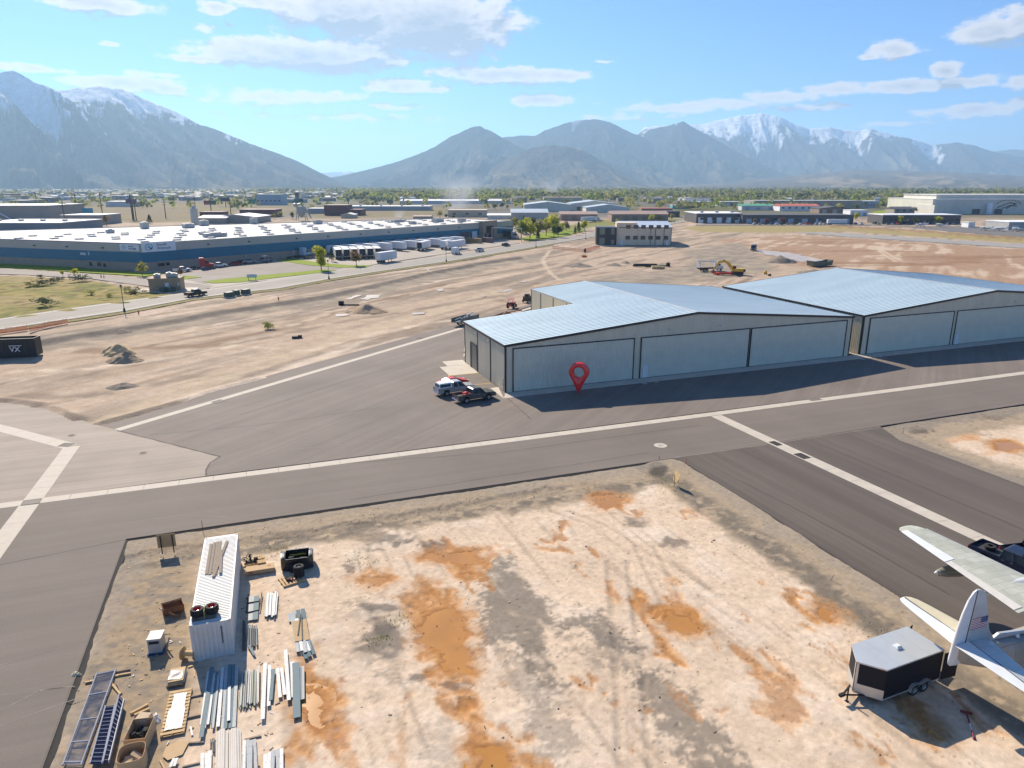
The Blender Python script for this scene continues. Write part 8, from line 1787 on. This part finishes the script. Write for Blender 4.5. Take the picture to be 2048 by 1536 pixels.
# ------------------------------------------------ amphibious aeroplane
skin = M('plane_skin', (.60,.61,.61), .42, metal=.25, var=.05, scale=.8); skin_o = M('plane_skin_weathered', (.52,.53,.46), .6, metal=.1, var=.12, scale=1.2, col2=(.42,.42,.34)); ctrl = M('control_surface', (.70,.72,.73), .45, metal=.05, var=.04); cream_s = M('stabiliser_cream', (.58,.52,.36), .55, var=.06); hullg = M('hull_grey', (.42,.39,.35), .5, metal=.15, var=.08)
PA = math.atan2(.24,.97)
def panelled(m, sx, sy):
    """riveted skin: rows of panels with dark joints and slightly different tints"""
    N, L = m.node_tree.nodes, m.node_tree.links; b = N['Principled BSDF']; src = b.inputs['Base Color'].links[0].from_socket
    tc = N.new('ShaderNodeTexCoord'); bk = N.new('ShaderNodeTexBrick'); bk.inputs['Scale'].default_value = 1; bk.inputs['Brick Width'].default_value = sx; bk.inputs['Row Height'].default_value = sy; bk.inputs['Mortar Size'].default_value = .012
    bk.inputs['Color1'].default_value = (1.03,1.03,1.02,1); bk.inputs['Color2'].default_value = (.84,.85,.83,1); bk.inputs['Mortar'].default_value = (.55,.55,.53,1); L.new(tc.outputs['Object'], bk.inputs['Vector'])
    mx = N.new('ShaderNodeMix'); mx.data_type = 'RGBA'; mx.blend_type = 'MULTIPLY'; mx.inputs['Factor'].default_value = .9; L.new(src, mx.inputs['A']); L.new(bk.outputs['Color'], mx.inputs['B']); L.new(mx.outputs['Result'], b.inputs['Base Color'])
panelled(skin_o, .9, .62); panelled(hullg, 1.1, .5); panelled(skin, 1.2, .7)
AP = empty('amphibious_plane', (25.05,34.88,0), PA, 'silver twin engined flying boat with a flag on its tall fin', 'aeroplane')
def foil(stations, le_te, name, mat, x0=0, x1=1, parent=AP, thick=.12, vertical=False, n=9):
    """stations: (span, le_x, te_x, z); chord part x0..x1 measured from the trailing edge"""
    k = MB(); rings = []
    for sp_, le, te, z in stations:
        up, dn = [], []
        for i in range(n):
            f = x0+(x1-x0)*i/(n-1); x = te+(le-te)*f; c_ = abs(le-te); th_ = c_*thick*1.9*(math.sqrt(max(0,1-f))*.9)*(f**.85)*1.15+.006
            up.append((x,th_*.62)); dn.append((x,-th_*.42))
        ring = up+dn[::-1]
        rings.append([(x,0+t,sp_) if vertical else (x,sp_,z+t) for x,t in ring])
    k.loft(rings); return k.build(name, mat, parent, smooth=True)
WZ = 4.5
for s in (1,-1):
    wl = [(s*y, le, te, WZ+.02*abs(y)*0) for y,le,te in ((1.0,10.3,5.65),(4.4,9.87,5.98),(8,9.33,6.31),(10.6,8.95,6.55),(11.3,8.8,6.62),(11.75,8.55,6.75),(12.0,8.2,7.05),(12.08,7.85,7.4))]
    wg = foil(wl, None, 'wing', skin_o, .0, 1, thick=.11); 
    k = MB(); t = .02
    ai = foil([(s*y, le, te, WZ+.02) for y,le,te in ((7.0,9.46,6.20),(10.6,8.95,6.53),(11.4,8.75,6.62))], None, 'aileron', ctrl, 0, .24, thick=.118); fl_ = foil([(s*y, le, te, WZ+.02) for y,le,te in ((1.3,10.26,5.67),(4.4,9.87,5.96),(6.9,9.48,6.19))], None, 'flap', M('flap_grey',(.58,.55,.50),.5,var=.06), 0, .13, thick=.118)
    foil([(s*y, le, te, WZ+.012) for y,le,te in ((1.0,10.33,5.65),(8,9.36,6.31),(11.3,8.83,6.62))], None, 'deicer_boot', ctrl, .965, 1, thick=.118)
    st_ = [(s*y, le, te, 4.0) for y,le,te in ((.12,2.5,.05),(1.8,2.2,.18),(3.6,1.82,.32),(4.3,1.62,.42),(4.62,1.4,.58),(4.74,1.15,.8))]
    foil(st_, None, 'tailplane', cream_s if s > 0 else skin, .42, 1, thick=.09); foil(st_[:-1]+[(s*4.72,1.22,.78,4.0)], None, 'elevator', ctrl, 0, .40, thick=.09)
    k = MB(); ey, ex_ = 3.55*s, 0
    k.loft([[(x,ey+rad*math.cos(t_),zc+rad*math.sin(t_)) for t_ in [i*math.pi/8 for i in range(16)]] for x,rad,zc in ((5.9,.12,4.25),(7.0,.45,4.2),(9.0,.66,4.15),(10.8,.72,4.15),(11.6,.68,4.15),(11.75,.45,4.15))]); nc = k.build('nacelle', skin, AP, smooth=True)
    k = MB(); k.lathe([(0,11.9),(.2,11.85),(.22,11.7),(0,11.7)],12,'X',c=(0,ey,4.15))
    for i in range(3):
        a = i*2.094+.5; k.loft([[(11.8+w_*.3,ey+q*math.cos(a)-w_*math.sin(a),4.15+q*math.sin(a)+w_*math.cos(a)),(11.8-w_*.3,ey+q*math.cos(a)+w_*math.sin(a),4.15+q*math.sin(a)-w_*math.cos(a)),(11.83,ey+q*math.cos(a)+w_*math.sin(a)*.9,4.15+q*math.sin(a)-w_*math.cos(a)*.9)] for q,w_ in ((.15,.08),(.8,.15),(1.5,.13),(1.65,.05))])
    k.build('propeller', black_s, nc)
    k = MB(); zt_ = 3.45; k.loft([[(x,7.4*s+rad*math.cos(t_),zt_+rad*math.sin(t_)) for t_ in [i*math.pi/8 for i in range(16)]] for x,rad in ((5.95,.03),(6.2,.19),(6.9,.38),(7.8,.48),(9.2,.48),(10.2,.30),(10.6,.05))]); dt = k.build('drop_tank', M('tank_grey',(.30,.30,.26),.35,metal=.5,var=.1), AP, smooth=True); k = MB(); k.lathe([(.02,5.93),(.13,6.1),(.215,6.27)],14,'X',c=(0,7.4*s,zt_)); k.build('tail_cap', galv_w, dt, smooth=True); k = MB(); k.box(7.6,9.2,7.4*s-.06,7.4*s+.06,zt_+.35,WZ); k.build('pylon', skin, dt)
    k = MB(); k.tube((9.0,1.25*s,2.0),(9.0,2.5*s,.75),.14); k.tube((9.0,1.3*s,3.4),(9.0,2.5*s,.8),.09); k.tube((9.6,1.3*s,2.6),(9.0,2.45*s,.8),.05); lg = k.build('landing_gear', black_s, AP); w_ = wheel(AP, 9.0, 2.62*s, .52, .34); 
# hull
def hullring(x, top, bot, w, keel=.35):
    h = top-bot; return [(x,w*cy,bot+h*cz) for cy,cz in ((0,0),(.55,.12*keel/.35),(.95,.30),(1,.55),(.9,.80),(.6,.95),(0,1),(-.6,.95),(-.9,.80),(-1,.55),(-.95,.30),(-.55,.12*keel/.35))]
MB().loft([hullring(*a) for a in ((.45,3.95,2.75,.10),(1.2,3.98,2.45,.28),(2.6,3.95,2.0,.52),(4.2,3.9,1.5,.80),(6.0,3.98,1.15,1.05),(8.5,4.3,.85,1.2),(11,4.35,.75,1.22),(14,4.1,.85,1.15),(16.5,3.4,1.3,.85),(18.2,2.6,1.8,.25))]).build('fuselage', hullg, AP, smooth=True)
k = MB(); k.box(13.2,14.3,-.9,.9,3.95,4.45); k.build('cockpit_window', glass_m, AP, bevel=.12); k = MB(); k.ext([(2.7,3.9),(6.4,3.95),(5.2,4.15),(3.2,4.25)],-.12,.12); k.build('dorsal_fairing', skin, AP, bevel=.05)
for x,y in ((4.4,.62),(5.3,.7)): k = MB(); k.lathe([(.12,0),(.1,.14),(.02,.2)],10,c=(x,-y*.3,3.9)); k.build('antenna_dome', white_door, AP, smooth=True)
# fin, rudder, flag
FIN = [(.80,3.55),(2.95,3.75),(2.35,4.6),(1.95,5.9),(1.68,6.9),(1.5,7.22),(1.2,7.38),(.98,7.40),(.92,6.0)]
def fin_ext(P, t0, name, mat):
    k = MB(); cx0 = sum(p[0] for p in P)/len(P); cz0 = sum(p[1] for p in P)/len(P); k.loft([[(cx0+(x-cx0)*q,y,cz0+(z-cz0)*q) for x,z in P] for y,q in ((-t0,.93),(-t0*.5,.995),(t0*.5,.995),(t0,.93))]); return k.build(name, mat, AP, smooth=True)
fin = fin_ext(FIN,.12,'tail_fin',M('fin_silver',(.56,.57,.56),.45,metal=.2,var=.08,scale=1.5)); fin_ext([(.78,2.75),(.76,3.6),(.90,6.0),(.965,7.37),(.80,7.28),(.55,6.85),(.32,6.0),(.14,5.0),(.02,4.0),(-.06,3.0),(-.05,2.72),(.06,2.58),(.5,2.56),(.72,2.62)],.085,'rudder',ctrl)
FX0, FX1, FZ0, FZ1, FY = .93, 2.02, 4.86, 5.58, -.131
flag_r = M('flag_red',(.38,.02,.05),.6,var=.03); flag_w = M('flag_white',(.75,.75,.74),.6,var=.03); flag_b = M('flag_blue',(.02,.04,.18),.6,var=.03); k = MB(); sh_ = .09
def fpt(u,v,y): x = FX0+(FX1-FX0)*u-.10*(v-.5)*0; return (x,y,FZ0+(FZ1-FZ0)*v+sh_*u)
for i in range(13):
    v0, v1 = i/13, (i+1)/13; u1 = 1.0 if i < 6 else .58
    k.add([fpt(0,v0,FY),fpt(u1,v0,FY),fpt(u1,v1,FY),fpt(0,v1,FY)],[(0,1,2,3)],0 if i % 2 == 0 else 1)
k.add([fpt(.58,6/13,FY),fpt(1,6/13,FY),fpt(1,1,FY),fpt(.58,1,FY)],[(0,1,2,3)],2)
for r_i in range(9):
    for c_i in range(6 if r_i % 2 == 0 else 5):
        u = .58+.42*((c_i+.5+(.5 if r_i % 2 else 0))/6.0); v = 6/13+(7/13)*((r_i+.7)/9.6); s_ = .012; k.add([fpt(u-s_,v,FY-.002),fpt(u,v-s_*1.4,FY-.002),fpt(u+s_,v,FY-.002),fpt(u,v+s_*1.4,FY-.002)],[(0,1,2,3)],1)
fg = k.build('painted_flag', [flag_r,flag_w,flag_b], fin, fix=False)
k = MB(); hl = M('hinge_gap',(.02,.03,.06),.8)
for sg_ in (1,-1):
    pr_ = [(sg_*y, te+.41*(le-te)) for y,le,te in ((.2,2.48,.05),(1.8,2.2,.18),(3.6,1.82,.32),(4.3,1.62,.42),(4.6,1.42,.58))]
    for (y0,x0_),(y1,x1_) in zip(pr_[:-1],pr_[1:]): k.tube((x0_,y0,4.085),(x1_,y1,4.075),.028,.028,5)
k.tube((.775,-.075,3.5),(.91,-.085,6.0),.022,.022,5); k.tube((.91,-.085,6.0),(.97,-.075,7.35),.022,.022,5); k.build('hinge_line', hl, AP)
# vehicles beside the aeroplane, ladder on the verge
tp0, tp1 = at(1940,1097), at(2075,1152); ctr = ((tp0[0]+tp1[0])/2-.1,(tp0[1]+tp1[1])/2-1.5); pickup(ctr, math.atan2(tp1[1]-tp0[1],tp1[0]-tp0[0]), navy_p, 'dark navy pickup truck parked partly under the aeroplane wing', L_=6.2, Wd=2.05)
k = MB(); k.T = Matrix.Translation((*ctr,1.0)) @ Matrix.Rotation(math.atan2(tp1[1]-tp0[1],tp1[0]-tp0[0]),4,'Z'); k.lathe([(.2,0),(.42,.02),(.42,.3),(.2,.32)],16,c=(-2.0,.1,0)); tag(k.build('spare_tyre_ring', tyre_m, smooth=True),'black spare tyre lying in the bed of the navy pickup','tyre')
g = at(2075,1122); pickup(g, .2, black_p, 'black vehicle with a red tail lamp at the right edge behind the wing')
q6 = lambda x,y: (1660+x/5.278,1245+y/5.278)
ladder(q6(1880,640),q6(1945,620),q6(2150,780),q6(2080,800),7,M('ladder_wood',(.10,.085,.07),.9),MATS['ladder_wood'],'dark wooden ladder lying on the verge under the tailplane',z=.02,flat=True)
# ------------------------------------------------ red map pin standing on the apron
pinm = M('pin_red', (.92,.03,.03), .18, var=.02, coat=.6); PP = at(1157,789); pin = None
zt1 = heightat(1156,724,PP[1]); rP = (1175.5-1134.5)/2*math.hypot(PP[0],PP[1],CAMH-2)/FPX; zc = zt1-rP
k = MB(); n = 48; rings = []
out = []
for i in range(n):
    a = -math.pi/2+2*math.pi*(i+.5)/n; s_ = max(0,-math.sin(a)); cx0 = rP*math.cos(a)*(1-.0*s_); z_ = zc+rP*math.sin(a)
    out.append((a,cx0,z_))
outer = []
for a, x, z in out:
    if math.sin(a) < -.25:
        t = (-.25-math.sin(a))/.75; ex = rP*math.cos(math.asin(.25)); sgn = 1 if math.cos(a) > 0 else -1; q = t; x = sgn*ex*(1-q)**1.0*(1-.10*math.sin(math.pi*q)); z = (zc-.25*rP)*(1-q)+.12*q
    outer.append((x,z))
rin = rP*.50; inner_ = [(rin*math.cos(a),zc+rin*math.sin(a)) for a,_,_ in out]; D_ = rP*.36
prof = []
for q, y in ((0,-D_*.55),(.10,-D_*.9),(.24,-D_),(.62,-D_),(.86,-D_*.92),(1.0,-D_*.6),(1.0,D_*.6),(.86,D_*.92),(.24,D_),(0,D_*.55)):
    prof.append([(ix*(q)+ox*(1-q),y,iz*q+oz*(1-q)) for (ox,oz),(ix,iz) in zip(outer,inner_)])
m = len(prof); v = [p for rg in prof for p in rg]; f = []
for j in range(m):
    for i in range(n): f.append((j*n+i,j*n+(i+1)%n,((j+1)%m)*n+(i+1)%n,((j+1)%m)*n+i))
k.add(v,f); pin = k.build('map_pin', pinm, smooth=True); pin.location = (PP[0],PP[1],0); pin.rotation_euler = (0,0,-math.atan2(PP[0],PP[1])-.18); tag(pin,'giant glossy red map pin with a round hole standing before the hangar','map pin')
# materials stacked in the truck yard, pipes, oddments on the bare site
brick_p = M('bale_mauve',(.19,.14,.135),.9,var=.2,scale=.8); kraft = M('bale_kraft',(.42,.27,.12),.9,var=.15)
def bales(p0,p1,n,h,rows,mat,label,group):
    a, c = at(*p0), at(*p1); u_ = unit(a,c); L_ = math.dist(a,c)/n
    for i in range(n):
        k = MB(); 
        for r_i in range(rows): k.box(-L_*.46,L_*.46,-.8,.8,r_i*h+.0,(r_i+1)*h-.06)
        o = k.build('paper_bale', mat); o.location = (a[0]+u_[0]*L_*(i+.5),a[1]+u_[1]*L_*(i+.5),0); o.rotation_euler = (0,0,math.atan2(u_[1],u_[0])); tag(o,label,'bale',group)
bales((882,471),(975,481),18,1.25,3,brick_p,'mauve stacked bale pile in the long row before the warehouse end','long row of mauve bales'); bales((935,465),(985,473),9,1.25,3,brick_p,'mauve stacked bale pile in the back row before the warehouse end','back row of mauve bales'); bales((918,484),(962,487),7,1.3,2,kraft,'tan cardboard bale pile in the middle of the yard','tan bales in the yard'); bales((866,480),(888,482),4,1.3,2,kraft,'tan cardboard bale pile left in the yard','tan bales at the left'); bales((964,484),(985,486),3,1.3,2,brick_p,'grey mauve bale pile at the right end of the tan bales','bales at the right end')
# gantry frame across the yard drive
a, c = at(984,481), at(1043,483.5); o = empty('drive_gantry', (*a,0), math.atan2(c[1]-a[1],c[0]-a[0]), 'tall white steel gantry over the yard drive', 'gantry'); L_ = math.dist(a,c); k = MB(); hG = heightat(1043,457,c[1])
for x in (0,L_): k.tube((x,0,0),(x,0,hG),.22,.2,8)
k.build('post', M('gantry_white',(.55,.53,.48),.6), o); k = MB(); k.box(-.2,L_+.2,-.2,.2,hG-.3,hG+.2); k.build('beam', MATS['gantry_white'], o)
def oddment(px,py,parts,m,name,label,cat,rz=0): 
    k = MB()
    for c_, s_ in parts: k.obox(c_,s_,rz=rz)
    o = k.build(name, m); o.location = (*at(px,py),-.08); tag(o,label,cat)
o = MB()
for i in range(4): o.tube((-4.5+i*.3,i*.5,.3+(i%2)*.35),(4.5,i*.5,.3+(i%2)*.35),.28,.28,8)
pi_ = o.build('drain_pipe', black_s); pi_.location = (*at(1290,533),0); tag(pi_,'black plastic drain pipes stacked on the bare ground','pipes')
o = MB()
for i in range(3): o.tube((-4,i*.45,.2),(4,i*.45,.2),.18,.18,8)
pi_ = o.build('drain_pipe', M('pipe_green',(.10,.22,.17),.6)); pi_.location = (*at(1310,532),0); tag(pi_,'pale green pipes beside the black drain pipes','pipes')
oddment(1312,537,[((0,0,.5),(3.2,1.6,1.0)),((2.4,.3,.35),(1.4,1.2,.7))],lumber,'pipe_crate','pale crate below the green pipes','crate'); oddment(1336,532,[((0,0,.6),(1.4,.9,1.2)),((0,0,1.3),(.5,.4,.3))],black_s,'site_box','small black site box right of the pipes','box')
oddment(687,609.5,[((-.6,.2,.5),(1.2,.9,1.0)),((1.4,-.2,.12),(5.2,.4,.24))],black_s,'steel_box','black steel box on a long skid left of the soil heap','box'); oddment(593,675,[((0,0,.2),(1.8,.8,.3)),((.6,.3,.25),(.8,.5,.5))],black_s,'scrap_pile','small dark scrap pile on the bare site','scrap',.3)
oddment(1530,547.5,[((0,0,.4),(1.1,1.0,.8)),((.2,0,1.0),(.5,.5,.5))],hyd_y,'compactor','small yellow compactor right of the excavator','machine'); oddment(1539,551,[((0,0,.25),(1.0,.5,.5)),((.3,.2,.5),(.4,.3,.3))],black_s,'steel_stub','dark stub beside the small compactor','fitting')
oddment(1170,504,[((0,0,.7),(.9,.9,1.4)),((0,0,1.5),(.5,.5,.3))],black_s,'pump_box','black pump box in the middle of the orange netting','box'); oddment(1168,514,[((0,0,.4),(1.8,.5,.8)),((1.0,0,.3),(.5,.4,.6))],orange,'traffic_barrier','orange red barrier on the bare ground','barrier'); oddment(1375,581,[((0,0,.4),(6,2,.8)),((1,0,.9),(2,1.6,.3))],white_door,'white_pallet_load','white wrapped load behind the first hangar roof','load')
for i,(px,py,L_,rz) in enumerate(((996,640,7,.5),(1010,636,6,.9),(1024,632,7,.2),(975,651,5,.7))): 
    k = MB(); rr = random.Random(i)
    for j in range(5): k.obox((rr.uniform(-.5,.5),rr.uniform(-.6,.6),.25+j*.22),(L_*rr.uniform(.6,1),.2,.2),rz=rr.uniform(-.25,.25),ry=rr.uniform(-.05,.05))
    o = k.build('rusty_beam_pile', rusty); o.location = (*at(px,py),0); o.rotation_euler = (0,0,ANG3+rz-.5); tag(o,['rusty beam pile by the haul road, second from the hangar','rusty beam pile by the haul road, third from the hangar','rusty beam pile by the haul road, nearest the rear hangar wall','rusty trestle pile by the haul road, nearest the flatbed'][i],'beam pile','rusty steel by the haul road')
# ================================================================ LIGHT, SKY, AIR, CAMERA
SUN_AZ, SUN_EL = math.radians(-30.0), math.radians(34.5)
sd_ = Vector((math.sin(SUN_AZ)*math.cos(SUN_EL), math.cos(SUN_AZ)*math.cos(SUN_EL), math.sin(SUN_EL)))
ld = bpy.data.lights.new('sun', 'SUN'); ld.energy = 4.7; ld.angle = math.radians(.5); ld.color = (1.0,.88,.71)
so = bpy.data.objects.new('sun', ld); COL.objects.link(so); so.rotation_euler = sd_.to_track_quat('Z','Y').to_euler(); so.location = sd_*400
W = bpy.data.worlds.new('World'); SC.world = W; W.use_nodes = True; nt = W.node_tree; N = nt.nodes; L = nt.links
bg = N['Background']; bg.inputs['Strength'].default_value = .070
sky = N.new('ShaderNodeTexSky'); sky.sky_type = 'NISHITA'; sky.sun_disc = False; sky.sun_elevation = SUN_EL; sky.sun_rotation = SUN_AZ
sky.altitude = 1400; sky.air_density = 1.0; sky.dust_density = .7; sky.ozone_density = 1.6
def math_(op, a, b=None, c=None, clamp=False):
    k = N.new('ShaderNodeMath'); k.operation = op; k.use_clamp = clamp
    for i, v in enumerate((a,b,c)):
        if v is None: continue
        if isinstance(v, (int,float)): k.inputs[i].default_value = v
        else: L.new(v, k.inputs[i])
    return k.outputs[0]
tc = N.new('ShaderNodeTexCoord'); sp = N.new('ShaderNodeSeparateXYZ'); L.new(tc.outputs['Generated'], sp.inputs[0])
az = math_('ARCTAN2', sp.outputs[0], sp.outputs[1]); el = math_('ARCSINE', sp.outputs[2])
cb = N.new('ShaderNodeCombineXYZ'); L.new(az, cb.inputs[0]); L.new(el, cb.inputs[1])
PT = cb.outputs[0]
def dirof(px, py):
    dx, dy = px-1024, py-768; v = Vector((dx, FPX*CP-SP*dy, -(FPX*SP+CP*dy))).normalized()
    return math.atan2(v.x, v.y), math.asin(v.z)
CL = [(200,8,130,26,1.0),(110,2,50,12,.7),(850,44,220,84,1.35),(700,22,190,56,1.15),(560,6,140,22,.9),(430,16,40,18,.8),(900,90,120,40,.9),
      (600,110,230,42,1.25),(470,104,90,30,1.0),(400,118,80,12,.8),(720,100,120,30,1.0),(790,122,44,8,.7),(250,168,150,20,1.0),(60,136,120,10,.7),(330,178,80,16,.8),
      (500,196,150,16,.55),(640,190,110,14,.5),(780,212,90,8,.45),(800,172,100,16,1.0),(870,178,50,10,.7),(1010,150,160,22,1.05),(1120,152,60,14,.9),(900,146,60,10,.7),(1085,200,64,18,1.0),
      (1790,100,64,22,1.0),(1740,114,30,8,.8),(1990,66,100,34,1.1),(2040,50,70,40,1.0),(1890,140,40,18,1.0),(1560,196,100,16,.9),(1680,178,90,18,.9),(1800,172,110,16,1.05),(1930,162,100,14,1.0),(1640,214,90,10,.6),
      (1360,214,140,14,.65),(1480,208,70,12,.6),(1940,222,150,18,.75),(2040,206,40,14,.8),(1780,248,80,8,.5),(1260,236,90,8,.35),(458,50,14,8,.6),(405,54,34,10,.6),(218,85,18,5,.6),(957,100,16,8,.6),(1208,125,18,4,.6),(2040,165,40,18,.8),(1030,52,18,6,.5),(700,236,200,8,.28),(300,150,60,8,.5)]
ng = bpy.data.node_groups.new('cloud_field', 'ShaderNodeTree')
ng.interface.new_socket('P', in_out='INPUT', socket_type='NodeSocketVector'); ng.interface.new_socket('D', in_out='OUTPUT', socket_type='NodeSocketFloat')
gi, go = ng.nodes.new('NodeGroupInput'), ng.nodes.new('NodeGroupOutput'); GN, GL = ng.nodes, ng.links
def gnoise(scale, st, det, seed):
    mp = GN.new('ShaderNodeMapping'); mp.inputs['Scale'].default_value = st; mp.inputs['Location'].default_value = (seed,seed*.7,0); GL.new(gi.outputs[0], mp.inputs[0])
    n = GN.new('ShaderNodeTexNoise'); n.inputs['Scale'].default_value = scale; n.inputs['Detail'].default_value = det; n.inputs['Roughness'].default_value = .58; GL.new(mp.outputs[0], n.inputs['Vector']); return n
wn = gnoise(22, (1,2.0,1), 3, 4.0)
v1 = GN.new('ShaderNodeVectorMath'); v1.operation = 'SUBTRACT'; GL.new(wn.outputs['Color'], v1.inputs[0]); v1.inputs[1].default_value = (.5,.5,.5)
v2 = GN.new('ShaderNodeVectorMath'); v2.operation = 'MULTIPLY_ADD'; GL.new(v1.outputs[0], v2.inputs[0]); v2.inputs[1].default_value = (.035,.012,0); GL.new(gi.outputs[0], v2.inputs[2])
acc = None
for px, py, rx, ry, k in CL:
    a0, e0 = dirof(px,py); a1, _ = dirof(px+rx,py); _, e1 = dirof(px,py-ry)
    ra, re = abs(a1-a0), abs(e1-e0)
    m1 = GN.new('ShaderNodeVectorMath'); m1.operation = 'MULTIPLY_ADD'; GL.new(v2.outputs[0], m1.inputs[0]); m1.inputs[1].default_value = (1/ra,1/re,0); m1.inputs[2].default_value = (-a0/ra,-e0/re,0)
    ln = GN.new('ShaderNodeVectorMath'); ln.operation = 'LENGTH'; GL.new(m1.outputs[0], ln.inputs[0])
    sb = GN.new('ShaderNodeMath'); sb.operation = 'MULTIPLY_ADD'; GL.new(ln.outputs['Value'], sb.inputs[0]); sb.inputs[1].default_value = -k; sb.inputs[2].default_value = k
    if acc is None: acc = sb.outputs[0]
    else:
        mm = GN.new('ShaderNodeMath'); mm.operation = 'SMOOTH_MAX'; mm.inputs[2].default_value = .12; GL.new(acc, mm.inputs[0]); GL.new(sb.outputs[0], mm.inputs[1]); acc = mm.outputs[0]
fn_ = gnoise(34, (1,1.9,1), 8, 1.0)
f2 = GN.new('ShaderNodeMath'); f2.operation = 'MULTIPLY_ADD'; GL.new(fn_.outputs['Fac'], f2.inputs[0]); f2.inputs[1].default_value = 1.7; f2.inputs[2].default_value = -.88
f3 = GN.new('ShaderNodeMath'); f3.operation = 'ADD'; GL.new(acc, f3.inputs[0]); GL.new(f2.outputs[0], f3.inputs[1]); GL.new(f3.outputs[0], go.inputs[0])
def dens(off):
    g = N.new('ShaderNodeGroup'); g.node_tree = ng; o = N.new('ShaderNodeVectorMath'); o.operation = 'ADD'; L.new(PT, o.inputs[0]); o.inputs[1].default_value = off; L.new(o.outputs[0], g.inputs[0]); return g.outputs[0]
d0 = dens((0,0,0)); d1 = dens((-.008,.016,0))
al = N.new('ShaderNodeMapRange'); al.interpolation_type = 'SMOOTHSTEP'; al.inputs[1].default_value = -.10; al.inputs[2].default_value = .38; L.new(d0, al.inputs[0])
lit = math_('MULTIPLY_ADD', math_('SUBTRACT', d0, d1), 2.4, .46, clamp=True)
thick = math_('MULTIPLY_ADD', d0, -.85, 1.18, clamp=True)
litv = math_('MULTIPLY', lit, thick, clamp=True)
cm = N.new('ShaderNodeMix'); cm.data_type = 'RGBA'; L.new(litv, cm.inputs['Factor']); cm.inputs['A'].default_value = (3.2,3.5,4.0,1); cm.inputs['B'].default_value = (8.2,7.6,7.2,1)
# haze-pale sky: nishita with a lift
hs = N.new('ShaderNodeMix'); hs.data_type = 'RGBA'; hs.blend_type = 'MULTIPLY'; hs.inputs['Factor'].default_value = 1; L.new(sky.outputs[0], hs.inputs['A']); hs.inputs['B'].default_value = (.42,.77,1.18,1)
mx = N.new('ShaderNodeMix'); mx.data_type = 'RGBA'; L.new(math_('MULTIPLY', al.outputs[0], .93), mx.inputs['Factor']); L.new(hs.outputs['Result'], mx.inputs['A']); L.new(cm.outputs['Result'], mx.inputs['B'])
L.new(mx.outputs['Result'], bg.inputs['Color'])
# the air
HZ = bpy.data.materials.new('haze_air'); HZ.use_nodes = True; hn = HZ.node_tree
for n in list(hn.nodes):
    if n.type != 'OUTPUT_MATERIAL': hn.nodes.remove(n)
pv = hn.nodes.new('ShaderNodeVolumePrincipled'); pv.inputs['Color'].default_value = (.47,.72,1.0,1); pv.inputs['Density'].default_value = 7.2e-5; pv.inputs['Anisotropy'].default_value = .3
hn.links.new(pv.outputs[0], [n for n in hn.nodes if n.type == 'OUTPUT_MATERIAL'][0].inputs['Volume'])
b = MB(); b.box(-24000,24000,-5900,25000,-3.5,1400); hz = b.build('haze', HZ); hz['kind'] = 'stuff'
# camera
cam = bpy.data.cameras.new('camera'); co_ = bpy.data.objects.new('camera', cam); COL.objects.link(co_)
co_.location = (0,0,CAMH); co_.rotation_euler = (math.pi/2-PITCH,0,0); cam.sensor_fit = 'HORIZONTAL'; cam.sensor_width = 36; cam.lens = 36*FPX/2048; cam.clip_start = .5; cam.clip_end = 80000
SC.camera = co_
SC.render.engine = 'CYCLES'; SC.cycles.use_denoising = True; SC.cycles.max_bounces = 6; SC.cycles.volume_bounces = 2; SC.cycles.transparent_max_bounces = 12
SC.view_settings.view_transform = 'Standard'; SC.view_settings.look = 'None'; SC.view_settings.exposure = .82; SC.view_settings.gamma = 1; SC.view_settings.use_curve_mapping = False
